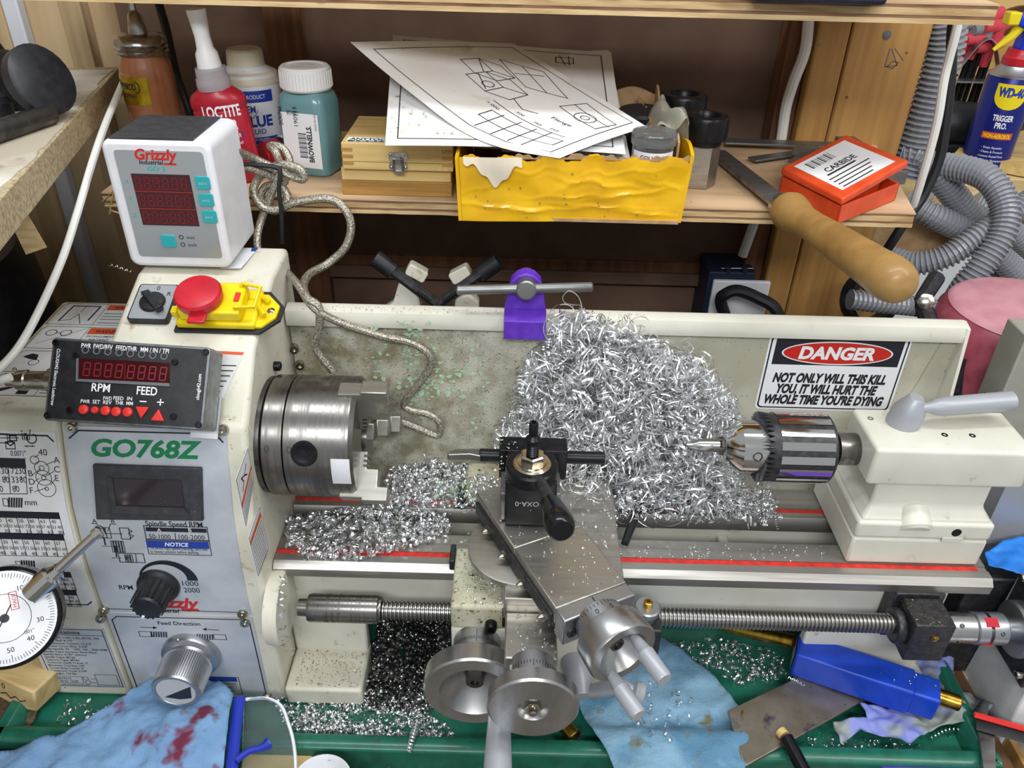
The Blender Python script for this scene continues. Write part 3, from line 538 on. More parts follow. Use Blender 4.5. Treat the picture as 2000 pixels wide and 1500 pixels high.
# side labels on the right face of the headstock (x = -20.5)
xs_ = lambda u, v, w=0: Vector((-20.44+w, u, v))
for c4, orr in ((((-20.46, -5.24, 12.89), (-20.46, -5.28, 9.73), (-20.46, -8.66, 7.60), (-20.46, -8.63, 12.42)), .52), (((-20.46, -5.32, 6.95), (-20.46, -5.10, 1.83), (-20.46, -8.37, 1.83), (-20.46, -8.58, 6.49)), .12)):
    q = [Vector((p[1], p[2])) for p in c4]
    wl2 = P('warning_label', G().prism([tuple(p) for p in q], xs_, 0, .03), 'label_white', lt)
    bl = lambda a, b: tuple((q[0]*(1-a)+q[1]*a)*(1-b)+(q[3]*(1-a)+q[2]*a)*b)
    stamp('warning_band', Ink().poly([bl(orr, .03), bl(orr+.1, .03), bl(orr+.1, .97), bl(orr, .97)]), 'ink_orange', wl2, xs_, .04)
    k = Ink().line([bl(.02, .03), bl(.98, .03), bl(.98, .97), bl(.02, .97)], .05, True)
    for j in range(5 if orr > .3 else 10): a = orr+.16+j*.075; k.scribble(bl(a, .1), bl(a, .9), .16, rnd=rr)
    if orr > .3: k.line([bl(.2, .3), bl(.3, .5), bl(.2, .7), bl(.35, .6), bl(.45, .75)], .12).line([bl(.3, .5), bl(.42, .35)], .12)
    stamp('lettering', k, 'ink', wl2, xs_, .04)
# --- forward/reverse switch and emergency stop on the sloping face
a, b = (1.26, 1.99), (3.29, 5.92); cu, cv = (a[0]+b[0])/2+.35, (a[1]+b[1])/2-.15; w_, h_ = 3.25, 3.9
ss = P('selector_switch', G().prism(rrect(w_, h_, .25, 4, cu, cv), EST, 0, .5), 'black_plastic', lt)
P('face_plate', G().prism(rrect(w_-.25, h_-.25, .22, 4, cu, cv), EST, .5, .56), 'face_silver', ss)
stamp('lettering', Ink().text('0', (cu+.05, cv+1.25), .42, al='c').text('F', (cu-1.05, cv+.6), .42, al='c').text('R', (cu+1.1, cv+.65), .42, al='c'), 'ink', ss, EST, .58)
P('rotary_knob', G().rev(EST(cu, cv-.1, .5), EST(0, 0, 1)-EST(0, 0, 0), [(0, 1.05), (.3, 1.0), (.35, .9), (.35, 0)], 28).prism([(cu-.95, cv+.45), (cu-.35, cv+.75), (cu+1.25, cv-.95), (cu+.75, cv-1.35)], EST, .7, 1.25), 'black_plastic', ss, bev=.08)
ESP = lambda u, v, w=0: EST(u+.85, v-.15, w)
o_, u_ = (4.80, 1.42), (11.30, 6.26)
es = P('stop_switch_base', G().prism([(4.1, 1.2), (10.9, 1.2), (12.3, 2.6), (12.4, 4.0), (11.0, 5.6), (4.1, 5.6)], ESP, 0, .25), 'black_plastic', lt)
P('yellow_housing', G().prism([(4.3, 1.45), (10.6, 1.45), (10.6, 5.3), (4.3, 5.3)], ESP, .2, .9).prism([(4.7, 1.7), (9.6, 1.7), (9.6, 5.0), (4.7, 5.0)], ESP, .9, 2.0), 'yellow_plastic', es, bev=.2)
P('mount_lug', G().prism([(10.4, 1.6), (11.0, 1.6), (12.0, 2.7), (12.1, 3.9), (11.0, 5.1), (10.4, 5.1)], ESP, .2, .55), 'yellow_plastic', es, bev=.1)
screw(es, ESP(11.5, 3.3, .5), (0, -.36, .93), .33, .2, 'nickel', False)
P('latch_loop', G().tube([ESP(9.2, 2.2, 2.0), ESP(9.3, 2.1, 2.3), ESP(10.7, 2.3, 2.1), ESP(10.8, 4.4, 2.1), ESP(9.4, 4.6, 2.3), ESP(9.2, 4.5, 2.0)], .16, 8), 'yellow_plastic', es)
P('hinge_tab', G().prism([(4.0, 2.0), (4.5, 2.0), (4.5, 2.7), (4.0, 2.7)], ESP, .9, 1.6).prism([(4.0, 4.1), (4.5, 4.1), (4.5, 4.8), (4.0, 4.8)], ESP, .9, 1.6), 'yellow_plastic', es, bev=.08)
P('clip_arm', G().tube([ESP(10.2, 3.9, .9), ESP(11.2, 2.5, .9)], .22, 6).tube([ESP(10.2, 4.8, .9), ESP(11.3, 4.0, .8)], .2, 6), 'yellow_plastic', es)
P('red_flag', G().prism([(8.95, 2.9), (9.35, 2.9), (9.35, 3.8), (8.95, 3.8)], ESP, 2.0, 2.12), 'red_button', es)
bc = ESP(6.35, 3.3, 0); bn = ESP(0, 0, 1)-ESP(0, 0, 0)
P('stop_stem', G().cyl(ESP(6.35, 3.1, 1.5), ESP(6.35, 3.1, 2.4), .9), 'red_plastic', es)
P('stop_button', G().rev(ESP(6.35, 2.95, 2.1), bn, [(0, 1.65), (.15, 1.8), (.75, 1.85), (.95, 1.72), (1.05, 1.4), (1.08, 0)], 40), 'red_plastic', es)
P('lockout_tab', G().prism([(5.9, .45), (7.3, .45), (7.3, 2.2), (5.9, 2.2)], ESP, 2.0, 2.3), 'red_plastic', es, bev=.12)
# small screws on the face of the headstock beside the guard
for q in ((-20.40, 3.70, 14.77), ): screw(lt, q, (1, 0, 0), .42, .5, 'black_oxide')
for q in ((-20.40, -7.43, -7.18), ): screw(lt, q, (1, 0, 0), .42, .7, 'black_oxide')
P('spindle_flange', G().rev((-20.6, .5, 9.9), (1, 0, 0), [(0, 5.0), (.5, 5.0), (.7, 4.6), (1.4, 4.6)], 48), 'steel_dark', lt)
# --- bed and ways
P('bed_casting', G().span((-20.4, -3.4, -13.4), (-13.3, -2.2, -8.62)).span((28.5, -3.4, -13.4), (40.2, -2.2, -8.62)).span((-20.4, -3.4, -8.6), (40.2, -2.2, -1.4)).span((-20.4, 3.6, -13.4), (40.2, 4.8, -1.4)), 'cream_clean', lt, bev=.25)
P('bed_trough', G().span((-20.4, -2.2, -7.2), (40.2, 3.6, -6.6)), 'grey_dark', lt)
P('bed_foot', G().span((-20.4, -8.0, -15.4), (-13.2, -2.3, -13.2)), 'cream', lt, bev=.3); P('bed_foot', G().span((28.5, -4.6, -15.4), (40.4, -2.3, -13.2)), 'cream', lt, bev=.3)
P('bed_foot', G().span((-20.4, 2.3, -15.4), (40.4, 6.2, -13.2)), 'cream', lt, bev=.3)
for x in (-6, 8, 21, 33): P('bed_web', G().span((x-.5, -2.2, -6.6), (x+.5, 3.6, -3.4)), 'cream_clean', lt, bev=.15)
fx = lambda y, z, x: Vector((x, y, z))
P('front_way', G().prism([(-5.0, -1.5), (-5.1, -.55), (-4.55, 0), (-3.75, 0), (-3.75, -.12), (-3.15, -.12), (-3.15, 0), (-.95, 0), (-.95, -1.3), (-2.0, -1.6)], fx, -20.4, 42.4), 'way_steel', lt)
P('rear_way', G().prism([(2.3, -1.5), (2.3, -.5), (2.6, 0), (3.25, 0), (3.25, -.12), (3.8, -.12), (3.8, 0), (6.6, 0), (6.6, -1.5)], fx, -20.4, 42.4), 'way_steel', lt)
P('front_red_line', G().span((-20.4, -3.72, -.2), (41.6, -3.18, -.03)), 'red_line', lt); P('rear_red_line', G().span((-20.4, 3.28, -.2), (41.6, 3.77, -.03)), 'red_line', lt)
# --- lead screw
pr = [(0, .7)]; n = 128; x0 = -10.9; x1 = 34.2; pt = (x1-x0)/n
for j in range(n): pr += [(pt*(j+.1), .72), (pt*(j+.35), .88), (pt*(j+.65), .88), (pt*(j+.9), .72)]
P('lead_screw', G().rev((x0, -6.5, -3.85), (1, 0, 0), pr+[(x1-x0, .7)], 20), 'steel', lt, ang=25)
P('sleeve', G().rev((-18.2, -6.5, -3.75), (1, 0, 0), [(0, .75), (.9, .8), (.9, 1.18), (1.2, 1.25), (7.0, 1.25), (7.15, 1.12), (7.3, 1.1)], 36), 'steel_chuck', lt)
P('gear_disc', G().rev((-20.5, -6.3, -3.9), (1, 0, 0), [(0, 3.3), (.9, 3.4), (1.15, 3.2), (1.2, 1.2), (1.2, 0)], 48), 'cream', lt)
hg = G().prism([(-8.6, -7.3), (-3.6, -7.3), (-3.6, -.2), (-5.2, -.2), (-5.2, -2), (-8.6, -2)], fx, 33.9, 37.6)
bk = P('screw_bracket', G().span((34.2, -5.2, -7.0), (38.6, -3.45, -1.5)).span((34.8, -8.4, -6.4), (38.2, -5.22, -1.9)).cyl((33.9, -6.5, -4.1), (34.8, -6.5, -4.1), 1.6, ch=.2), 'gunmetal', lt, bev=.3)
screw(bk, (36.6, -4.4, -1.55), (0, -.3, 1), .5, .3); P('oil_cup', G().rev((36.7, -8.4, -3.4), (0, -1, 0), [(-.05, .35), (.08, .35), (.1, .2), (.14, .18), (.17, 0)], 18), 'brass', bk)
cp = P('shaft_coupling', G().rev((38.2, -6.5, -4.15), (1, 0, 0), [(0, 1.25), (.1, 1.35), (2.7, 1.35), (2.8, 1.25)], 40), 'aluminium', lt)
P('coupling_half', G().rev((41.0, -6.5, -4.15), (1, 0, 0), [(0, 1.3), (.1, 1.42), (1.0, 1.42), (1.0, 1.0), (1.3, 1.0), (1.3, 1.42), (2.6, 1.42), (2.7, 1.3)], 40), 'alu_satin', cp)
jw = G()
for a in range(3):
    t = R(20+a*120); d = Vector((0, -math.sin(t), math.cos(t))); w = Vector((1, 0, 0)).cross(d); c = Vector((42.15, -6.5, -4.15))
    jw.add([c+Vector((sx*.55, 0, 0))+d*q+w*sw*.42 for q in (.9, 1.43) for sx, sw in ((-1, -1), (1, -1), (1, 1), (-1, 1))], [(3, 2, 1, 0), (4, 5, 6, 7), (0, 1, 5, 4), (1, 2, 6, 5), (2, 3, 7, 6), (3, 0, 4, 7)])
P('red_spider', jw, 'red_plastic', cp)
for dx, a in ((1.2, 35), (1.2, 105), (42.95-38.3, 60)): screw(cp, Vector((38.3+dx, -6.5, -4.15))+Vector((0, -math.sin(R(a)), math.cos(R(a))))*1.34, (0, -math.sin(R(a)), math.cos(R(a))), .2, .12, 'steel_dark')

# ================================================================ SPLASH GUARD, CHIP TRAY, SIGN
sgd = thing('splash_guard', 'cream sheet metal splash guard standing behind the lathe bed', 'guard', (10, 9, -15))
P('back_sheet', G().span((-20.3, 9, -15.4), (40.2, 9.25, 17.2)), 'guard', sgd)
P('top_rim', G().prism([(9.3, 16.2), (8.9, 16.35), (8.15, 16.3), (8.0, 17.0), (8.25, 17.75), (9.2, 18.0), (9.8, 17.8), (9.9, 16.6)], lambda y, z, x: Vector((x, y, z)), -20.3, 40.5), 'cream_clean', sgd, ang=50)
P('side_wing', G().prism([(9.2, 17.9), (8.1, 17.7), (7.2, 12), (5.2, 2), (5.2, -14), (9.2, -14)], lambda y, z, x: Vector((x, y, z)), 40.2, 40.5), 'cream_clean', sgd)
P('gusset_seam', G().tube([(38.9, 8.95, 15.8), (36.9, 8.95, 6.0)], .08, 6), 'guard', sgd)
for q in ((-20.15, 8.95, 13.59), (-20.94, 8.95, 11.90), (-19.85, 8.95, 11.82)): screw(sgd, q, (.2, -1, 0), .42, .6, 'nickel')
ty = thing('chip_tray', 'green painted steel chip tray under the lathe', 'tray', (0, 0, -16.9))
P('tray_floor', G().span((-43.4, -11.9, -16.8), (42.6, 16, -15.5)), 'tray_green', ty)
P('front_lip', G().prism([(-11.6, -15.6), (-11.9, -13.9), (-12.3, -13.6), (-13.1, -13.6), (-13.5, -13.9), (-13.6, -16.9), (-12.0, -16.9)], lambda y, z, x: Vector((x, y, z)), -45.2, 43.9), 'tray_green', ty, bev=.15, ang=40)
P('back_lip', G().span((-45, 15.5, -16.9), (44, 16.4, -13.6)), 'tray_green', ty, bev=.3)
for sx, x in ((1, -45.2), (-1, 43.9)):
    P('side_lip', G().prism([(x, -16.9), (x, -14.0), (x+sx*.4, -13.6), (x+sx*1.2, -13.6), (x+sx*1.6, -14.0), (x+sx*2.0, -15.6), (x+sx*1.6, -16.9)], lambda xx, z, y: Vector((xx, y, z)), -13.5, 16.2), 'tray_green', ty, bev=.1, ang=40)
ds = thing('danger_sign', 'white and black danger sticker with red oval on the splash guard', 'sign', (29.7, 8.98, 8))
Y9 = yplane(9)
P('plate', G().prism(rrect(12.9, 8.2, .45, 5, 29.75, 12.18), Y9, 0, .03), 'ink_white', ds)
k = Ink().line(rrect(12.4, 7.75, .4, 5, 29.75, 12.18), .14, True).rect((23.95, 13.1), (35.6, 15.85))
for j, (t, w) in enumerate((('NOT ONLY WILL THIS KILL', 10.6), ("YOU, IT WILL HURT THE", 9.5), ("WHOLE TIME YOU'RE DYING", 11.3))): k.text(t, (29.7, 11.2-j*1.22), .95, width=w, al='c', bold=.055, shear=.2)
stamp('lettering', k, 'ink', ds, Y9, .04)
stamp('oval_rim', Ink().disc((29.75, 14.42), 5.1, 48, 1.24), 'ink_white', ds, Y9, .05); stamp('red_oval', Ink().disc((29.75, 14.42), 4.95, 48, 1.12), 'ink_red', ds, Y9, .06)
stamp('danger_word', Ink().text('DANGER', (29.75, 13.82), 1.22, width=7.0, al='c', bold=.045, shear=.12), 'ink_white', ds, Y9, .07)
# ================================================================ CHUCK
AY, AZ = .5, 9.9
cx = lambda x, a, r: Vector((x, AY-r*math.sin(R(a)), AZ+r*math.cos(R(a))))   # a: 0 up, 90 towards the viewer
ch = thing('lathe_chuck', 'three jaw steel lathe chuck on the headstock spindle', 'chuck', (-16, AY, AZ-5.2))
P('backplate', G().rev((-20.0, AY, AZ), (1, 0, 0), [(0, 4.9), (.15, 5.15), (1.75, 5.15), (1.8, 5.05)], 72), 'steel_chuck', ch)
P('body', G().rev((-18.15, AY, AZ), (1, 0, 0), [(0, 5.05), (.05, 5.18), (5.2, 5.18), (5.55, 4.9), (5.55, 1.3), (4.5, 1.2), (4.5, 0)], 72), 'steel_chuck', ch)
kh = P('key_hole', G().rev(cx(-16.4, 70, 5.0), cx(0, 70, 1)-cx(0, 70, 0), [(0, 1.08), (.2, 1.08), (.23, .78), (.2, .72), (.2, 0)], 32), 'black_oxide', ch)
q = cx(-16.4, 70, 5.22); u = Vector((1, 0, 0)); w = cx(0, 160, 1)-cx(0, 160, 0); d = cx(0, 70, 1)-cx(0, 70, 0)
P('key_square', G().add([q+(u*a+w*b)*.42+d*.02 for a, b in ((-1, -.2), (.2, 1), (1, .2), (-.2, -1))]+[q+(u*a+w*b)*.42-d*.1 for a, b in ((-1, -.2), (.2, 1), (1, .2), (-.2, -1))], [(0, 1, 2, 3), (4, 5, 6, 7), (0, 1, 5, 4), (1, 2, 6, 5), (2, 3, 7, 6), (3, 0, 4, 7)]), 'dark_hole', kh)
P('tape_patch', G().grid(lambda a, b: cx(-14.3+a*1.5, 74+b*27, 5.2), 4, 8, th=.03), 'label_white', ch)
for a in (20, 85, 150): P('mount_bolt', G().rev(cx(-20.75, a, 4.0), (1, 0, 0), [(0, .6), (.2, .7), (.9, .7)], 6), 'black_oxide', ch)
for t, x in (('0', -19.4), ('0', -18.0+.4)):
    k = Ink().text(t, (0, 0), .6, al='c'); stamp('stamped_mark', k, 'steel_dark', ch, lambda uu, vv, ww, x=x: cx(x+uu, 70-vv*11, 5.19), 0)
def jaw(a, ins):
    r_ = cx(0, a, 1)-cx(0, a, 0); t_ = Vector((1, 0, 0)).cross(r_); o = Vector((-12.6, AY, AZ))
    g = G().prism([(-1.5, 1.0+ins), (.6, 1.0+ins), (.6, 2.5+ins), (1.6, 2.5+ins), (1.6, 4.0+ins), (2.5, 4.0+ins), (2.5, 5.2+ins), (.35, 5.2+ins), (.35, 4.95+ins), (-1.5, 4.95+ins)], lambda xx, rr_, tt: o+Vector((xx, 0, 0))+r_*rr_+t_*tt, -.75, .75)
    j = P('jaw', g, 'ground_steel', ch, bev=.08)
    g2 = G()
    for m_ in range(3): g2.prism([(.3, 1.3+ins+m_*.42), (.62, 1.3+ins+m_*.42), (.62, 1.5+ins+m_*.42), (.3, 1.5+ins+m_*.42)], lambda xx, rr_, tt: o+Vector((xx, 0, 0))+r_*rr_+t_*tt, -.8, .8)
    P('jaw_teeth', g2, 'steel_dark', j)
for a in (8, 128, 248): jaw(a, .5)
# ================================================================ CHUCK KEY IN ITS PURPLE HOLDER
kh_ = thing('key_holder', 'purple printed holder clipped over the guard rim', 'holder', (1.0, 8.5, 15.8))
P('clip', G().prism([(7.4, 15.9), (7.4, 17.7), (8.6, 18.25), (10.1, 18.25), (10.1, 16.5), (9.95, 16.5), (9.95, 18.02), (9.2, 18.05), (8.2, 17.8), (7.95, 17.0), (8.0, 15.9)], lambda y, z, x: Vector((x, y, z)), -.85, 2.85), 'purple', kh_, bev=.06)
P('cradle', G().prism([(-.8, 18.2), (2.8, 18.2), (2.5, 20.0), (2.3, 20.9), (1.7, 21.5), (1.0, 21.7), (.3, 21.5), (-.3, 20.9), (-.5, 20.0)], lambda x, z, y: Vector((x, y, z)), 8.7, 10.1), 'purple', kh_, bev=.12)
ckk = thing('chuck_key', 'steel T-handle chuck key resting in the purple holder', 'chuck key', (1.0, 8, 20))
P('shank', G().cyl((1.02, 11.5, 20.15), (1.02, 7.3, 20.75), .88, ch=.12), 'tool_steel', ckk)
P('end_face', G().rev((1.02, 7.34, 20.745), (0, -4.2, .6), [(0, .74), (.06, .72), (.06, 0)], 28), 'steel', ckk)
P('cross_bar', G().cyl((-5.0, 7.95, 20.35), (6.75, 7.95, 21.0), .42, ch=.12), 'tool_steel', ckk)
# ================================================================ DRO DISPLAY ON THE HEADSTOCK
YD = 6.8; fd = yplane(YD)
dro = thing('readout_display', 'white readout display box with red digit window on the headstock', 'display', (-28, 9, 22))
x0, x1, z0, z1 = -32.25, -23.75, 22.35, 32.95
P('case', G().prism(rrect(x1-x0, z1-z0, .8, 6, (x0+x1)/2, (z0+z1)/2), lambda u, v, w: Vector((u, YD-w, v)), -7.2, 0), 'white_plastic', dro, bev=.35, seg=3)
fa_, fb_ = (-31.07, 6.80, 32.44), (-23.85, 6.80, 23.38)
fx0, fx1, fz0, fz1 = x0+.95, x1-.62, z0+.95, z1-.75
P('face_panel', G().prism(rrect(fx1-fx0, fz1-fz0, .3, 4, (fx0+fx1)/2, (fz0+fz1)/2), fd, 0, .04), 'face_silver', dro)
P('top_pad', G().span((x0+.7, YD+.25, z1-.02), (x1-1.3, YD+6.9, z1+.12)), 'grey_bezel', dro)
a, b = (-30.45, 6.80, 30.41), (-25.73, 6.80, 26.30); wx0, wx1, wz0, wz1 = -30.35, -25.75, 26.1, 30.35
P('digit_window', G().span((wx0, YD-.07, wz0), (wx1, YD-.02, wz1)), 'led_window', dro)
def seg8(k, u, v, w, h, t, sl=.08):
    s_ = lambda yy: (yy-v)*sl
    pts = [(u, v), (u+w, v), (u+w, v+h/2), (u, v+h/2), (u, v+h), (u+w, v+h)]
    pts = [(p[0]+s_(p[1]), p[1]) for p in pts]
    for i, j in ((0, 1), (1, 2), (2, 3), (3, 0), (3, 4), (4, 5), (5, 2)):
        A, B_ = pts[i], pts[j]; dx, dy = (B_[0]-A[0]), (B_[1]-A[1]); k.line([(A[0]+dx*.12, A[1]+dy*.12), (B_[0]-dx*.12, B_[1]-dy*.12)], t)
k = Ink()
for row in range(3):
    v = wz1-1.18-row*1.42
    for j in range(6): seg8(k, wx0+.2+j*.72, v, .42, .9, .1); k.disc((wx0+.74+j*.72, v), .06, 8)
stamp('unlit_digits', k, 'ink_dim_red', dro, fd, .09)
stamp('row_rule', Ink().rect((wx0, wz1-1.44), (wx1, wz1-1.39)).rect((wx0, wz1-2.86), (wx1, wz1-2.81)), 'ink_red', dro, fd, .095)
for j in range(3):
    bt = P('zero_button', G().prism(rrect(1.15, 1.05, .15, 3, wx1+.95+j*.02, wz1-.6-j*1.4), fd, .02, .14), 'teal_button', dro, bev=.03)
    stamp('lettering', Ink().text('zero', (wx1+.95, wz1-.72-j*1.4), .24, al='c'), 'ink_pale', bt, fd, .15)
P('unit_button', G().prism(rrect(1.15, 1.05, .12, 3, -28.55, 24.75), fd, .02, .14), 'teal_button', dro, bev=.03)
stamp('lettering', Ink().text('mm', (-27.0, 24.95), .3).circ((-27.45, 25.1), .16, .05).text('inch', (-27.0, 24.3), .3).circ((-27.45, 24.45), .16, .05).text('Industrial', (-29.5, 31.12), .33, width=1.9, bold=.02, shear=.2), 'ink', dro, fd, .05)
stamp('maker_name', Ink().text('Grizzly', (-29.7, 31.5), .8, width=3.3, bold=.03, shear=.2).rect((-27.6, 31.1), (-26.6, 31.25)), 'ink_red', dro, fd, .055)
stamp('axis_letters', Ink().text('GD 3', (-28.95, 30.6), .36, width=1.4, bold=.02).text('X', (-31.0, 29.5), .36).text('Y', (-31.0, 28.1), .36).text('Z', (-31.0, 26.7), .36), 'ink_teal', dro, fd, .05)
# ================================================================ ELECTRONIC LEADSCREW BOX
el = thing('leadscrew_controller', 'black faced leadscrew control box with red buttons in front of the headstock', 'controller', (-29, -6, 15))
P('enclosure', G().prism(rrect(11.75, 6.15, .3, 4, 5.85, 3.05), ELS, -2.6, 0), 'enclosure', el, bev=.1)
P('face_panel', G().prism(rrect(11.35, 5.8, .25, 4, 5.85, 3.05), ELS, 0, .05), 'black_plastic', el)
P('mount_bracket', G().prism([(9.8, -.6), (11.9, -.6), (11.9, 2.6), (9.8, 2.6)], ELS, -2.8, -2.6).tube([ELS(10.5, 1, -2.7), ELS(10.8, 1.0, -6.2)], .5, 8).tube([ELS(2.5, 1.2, -2.7), ELS(2.5, 1.2, -6.5)], .5, 8), 'alu_satin', el)
a, b = (1.99, 4.72), (8.93, 3.31)
P('digit_window', G().prism([(2.17, 3.09), (8.99, 3.16), (8.85, 4.78), (1.99, 4.72)], ELS, .05, .08), 'led_window', el)
P('window_sill', G().prism([(2.11, 2.98), (9.03, 3.05), (8.97, 3.28), (2.24, 3.17)], ELS, .05, .16).prism([(2.11, 2.98), (2.24, 3.17), (2.10, 4.69), (1.95, 4.76)], ELS, .05, .16), 'grey_dark', el)
k = Ink()
for j in range(8): seg8(k, (2.55, 3.46)[0]+j*.79+(.1 if j > 3 else 0), (2.55, 3.46)[1]-.0*j, .45, .95, .09, .05)
k.line([(5.67, 3.33), (5.54, 4.60)], .04)
stamp('unlit_digits', k, 'ink_dim_red', el, ELS, .1)
k = Ink()
for t, (u, v), w in (('PWR', (2.17, 5.49), .72), ('FWD/REV', (3.08, 5.50), 1.42), ('FEED/THR', (4.75, 5.49), 1.55), ('MM / IN / TPI', (6.58, 5.48), 2.1)): k.text(t, (u, v), .34, width=w, bold=.008)
k.text('RPM', (3.28, 2.34), .6, width=1.35, bold=.012); k.text('FEED', (6.62, 2.32), .6, width=1.5, bold=.012)
for t, (u, v), w in (('PWR', (2.59, 1.42), .68), ('SET', (3.46, 1.44), .55), ('REV', (4.25, 1.45), .62), ('THR', (5.12, 1.47), .62), ('MM', (5.95, 1.48), .48), ('FWD', (4.22, 1.75), .62), ('FEED', (4.96, 1.80), .74), ('IN', (5.98, 1.83), .36)): k.text(t, (u, v), .27, width=w, bold=.004)
u, v = (7.16, 1.82); k.rect((u-.25, v-.04), (u+.25, v+.04)); u, v = (8.44, 1.84); k.rect((u-.25, v-.04), (u+.25, v+.04)).rect((u-.04, v-.25), (u+.04, v+.25))
k.text('CLOUGH42 Electronic Leadscrew', (.42, 5.3), .24, width=4.2, rot=-90, bold=.01); k.text('clough42.com', (11.25, 2.2), .26, width=1.9, rot=90, bold=.008)
stamp('lettering', k, 'ink_white', el, ELS, .06)
for j in range(8):
    q = ((2.53, 5.33)[0]+j*.835, (2.53, 5.33)[1]-j*.012)
    P('led_hole', G()._ring(ELS(q[0], q[1], .03), ELS(0, 0, 1)-ELS(0, 0, 0), .27, .19, .08, 16), 'grey_dark', el)
for i, q in enumerate(((2.91, 0.95), (3.74, 0.96), (4.53, 0.97), (5.32, 0.95), (6.15, 0.97))):
    P('push_button', G().rev(ELS(q[0], q[1], .05), ELS(0, 0, 1)-ELS(0, 0, 0), [(0, .35 if i != 1 else .27), (.18, .34 if i != 1 else .26), (.25, .2), (.25, 0)], 20), 'red_button', el)
u, v = (7.21, 1.00); P('down_button', G().prism([(u-.5, v+.42), (u, v-.45), (u+.5, v+.42)], ELS, .05, .28), 'red_button', el, bev=.06)
u, v = (8.42, 0.89); P('up_button', G().prism([(u-.5, v-.42), (u+.5, v-.42), (u, v+.45)], ELS, .05, .28), 'red_button', el, bev=.06)
for q in ((.3, 5.75), (11.4, 5.75), (11.4, .35), (.3, .35), (1.9, 4.9), (9.2, 4.85), (1.9, .85), (9.5, .85)): screw(el, ELS(q[0], q[1], .03), ELS(0, 0, 1)-ELS(0, 0, 0), .25, .2, 'black_oxide')
pg = P('cable_plug', G().rev(ELS(-.05, 3.0, -1.2), ELS(-1, -.05, 0)-ELS(0, 0, 0), [(0, .85), (.5, .95), (.6, .72), (2.1, .7), (2.2, .8), (2.9, .75), (2.95, .55), (3.7, .5)], 24), 'nickel', el)
screw(pg, ELS(-3.2, 3.65, -1.0), ELS(0, 1, .3)-ELS(0, 0, 0), .16, .14, 'nickel', False)

# ================================================================ CARRIAGE
X3 = lambda y, z, x: Vector((x, y, z))
ca = thing('lathe_carriage', 'lathe carriage with cross slide, angled compound and aluminium handwheels', 'carriage', (2, -6, -10))
P('saddle', G().span((-4.5, -10.4, -1.4), (9.8, -3.7, 1.3)).span((-2.2, -3.7, .06), (8.2, 3.2, 1.3)).span((-4.2, 3.2, .06), (9.2, 8.2, 1.3)), 'cream_dirty', ca, bev=.35, seg=3)
P('apron', G().span((-4.5, -10.3, -9.8), (9.6, -5.9, -1.5)), 'cream_clean', ca, bev=.3)
P('way_wiper', G().span((-5.0, -5.3, .03), (-4.52, -3.2, 1.15)), 'gunmetal', ca, bev=.1); P('way_wiper', G().span((-4.9, 2.6, .03), (-4.22, 5.2, 1.0)), 'gunmetal', ca, bev=.1)
P('cross_slide', G().span((-.2, -11.2, .9), (9.45, 8.0, 3.25)), 'ground_steel', ca, bev=.12)
P('slide_nose', G().span((-.05, -15.6, -1.2), (3.95, -11.2, 1.75)), 'ground_steel', ca, bev=.15)
P('gib_block', G().span((-.3, -11.1, -.2), (5.3, -10.2, 1.0)), 'steel_dark', ca, bev=.05)
for q in ((-1.2, -10.35, -.6), (5.2, -10.6, -.6)): screw(ca, q, (0, -1, 0), .5, .8)
P('apron_plug', G().rev((-0.63, -10.32, -2.92), (0, -1, 0), [(0, .42), (.06, .4), (.06, 0)], 16), 'cream_clean', ca)
for z_, y_ in ((2.2, -1.5), (2.2, -5), (2.2, 2.5)): screw(ca, (9.45, y_, z_), (1, 0, 0), .22, .25, 'nickel')
def hring(cx_, cy_, cz_, r0, y0, y1, name, parent, m='alu_satin', n=48): return P(name, G().rev((cx_, y0, cz_), (0, -1, 0), [(0, r0-.08), (.08, r0), (y0-y1-.1, r0), (y0-y1, r0-.1), (y0-y1, 0)], n), m, parent)
def ticks(parent, c, ax, r, t0, n, long=10, l0=.3, l1=.55, txt=()):
    k = G(); ax = Vector(ax).normalized(); up = (Vector((0, 0, 1))-ax*ax.z).normalized(); sd = ax.cross(up)
    for j in range(n):
        a = 2*math.pi*j/n; d = up*math.cos(a)+sd*math.sin(a); tw = ax.cross(d); l = l1 if j % long == 0 else l0; q = Vector(c)+d*(r+.012)
        k.add([q+ax*t0-tw*.022, q+ax*t0+tw*.022, q+ax*(t0+l)+tw*.022, q+ax*(t0+l)-tw*.022], [(0, 1, 2, 3)])
    o = P('graduations', k, 'ink', parent, fix=False, flat=True)
    for t, a, h, tt in txt:
        stamp('dial_numeral', Ink().text(t, (0, 0), h, al='c'), 'ink', parent, lambda u, v, w=0, a=a, tt=tt: Vector(c)+ax*(tt-v)+(up*math.cos(a-u/r)+sd*math.sin(a-u/r))*(r+.015), 0)
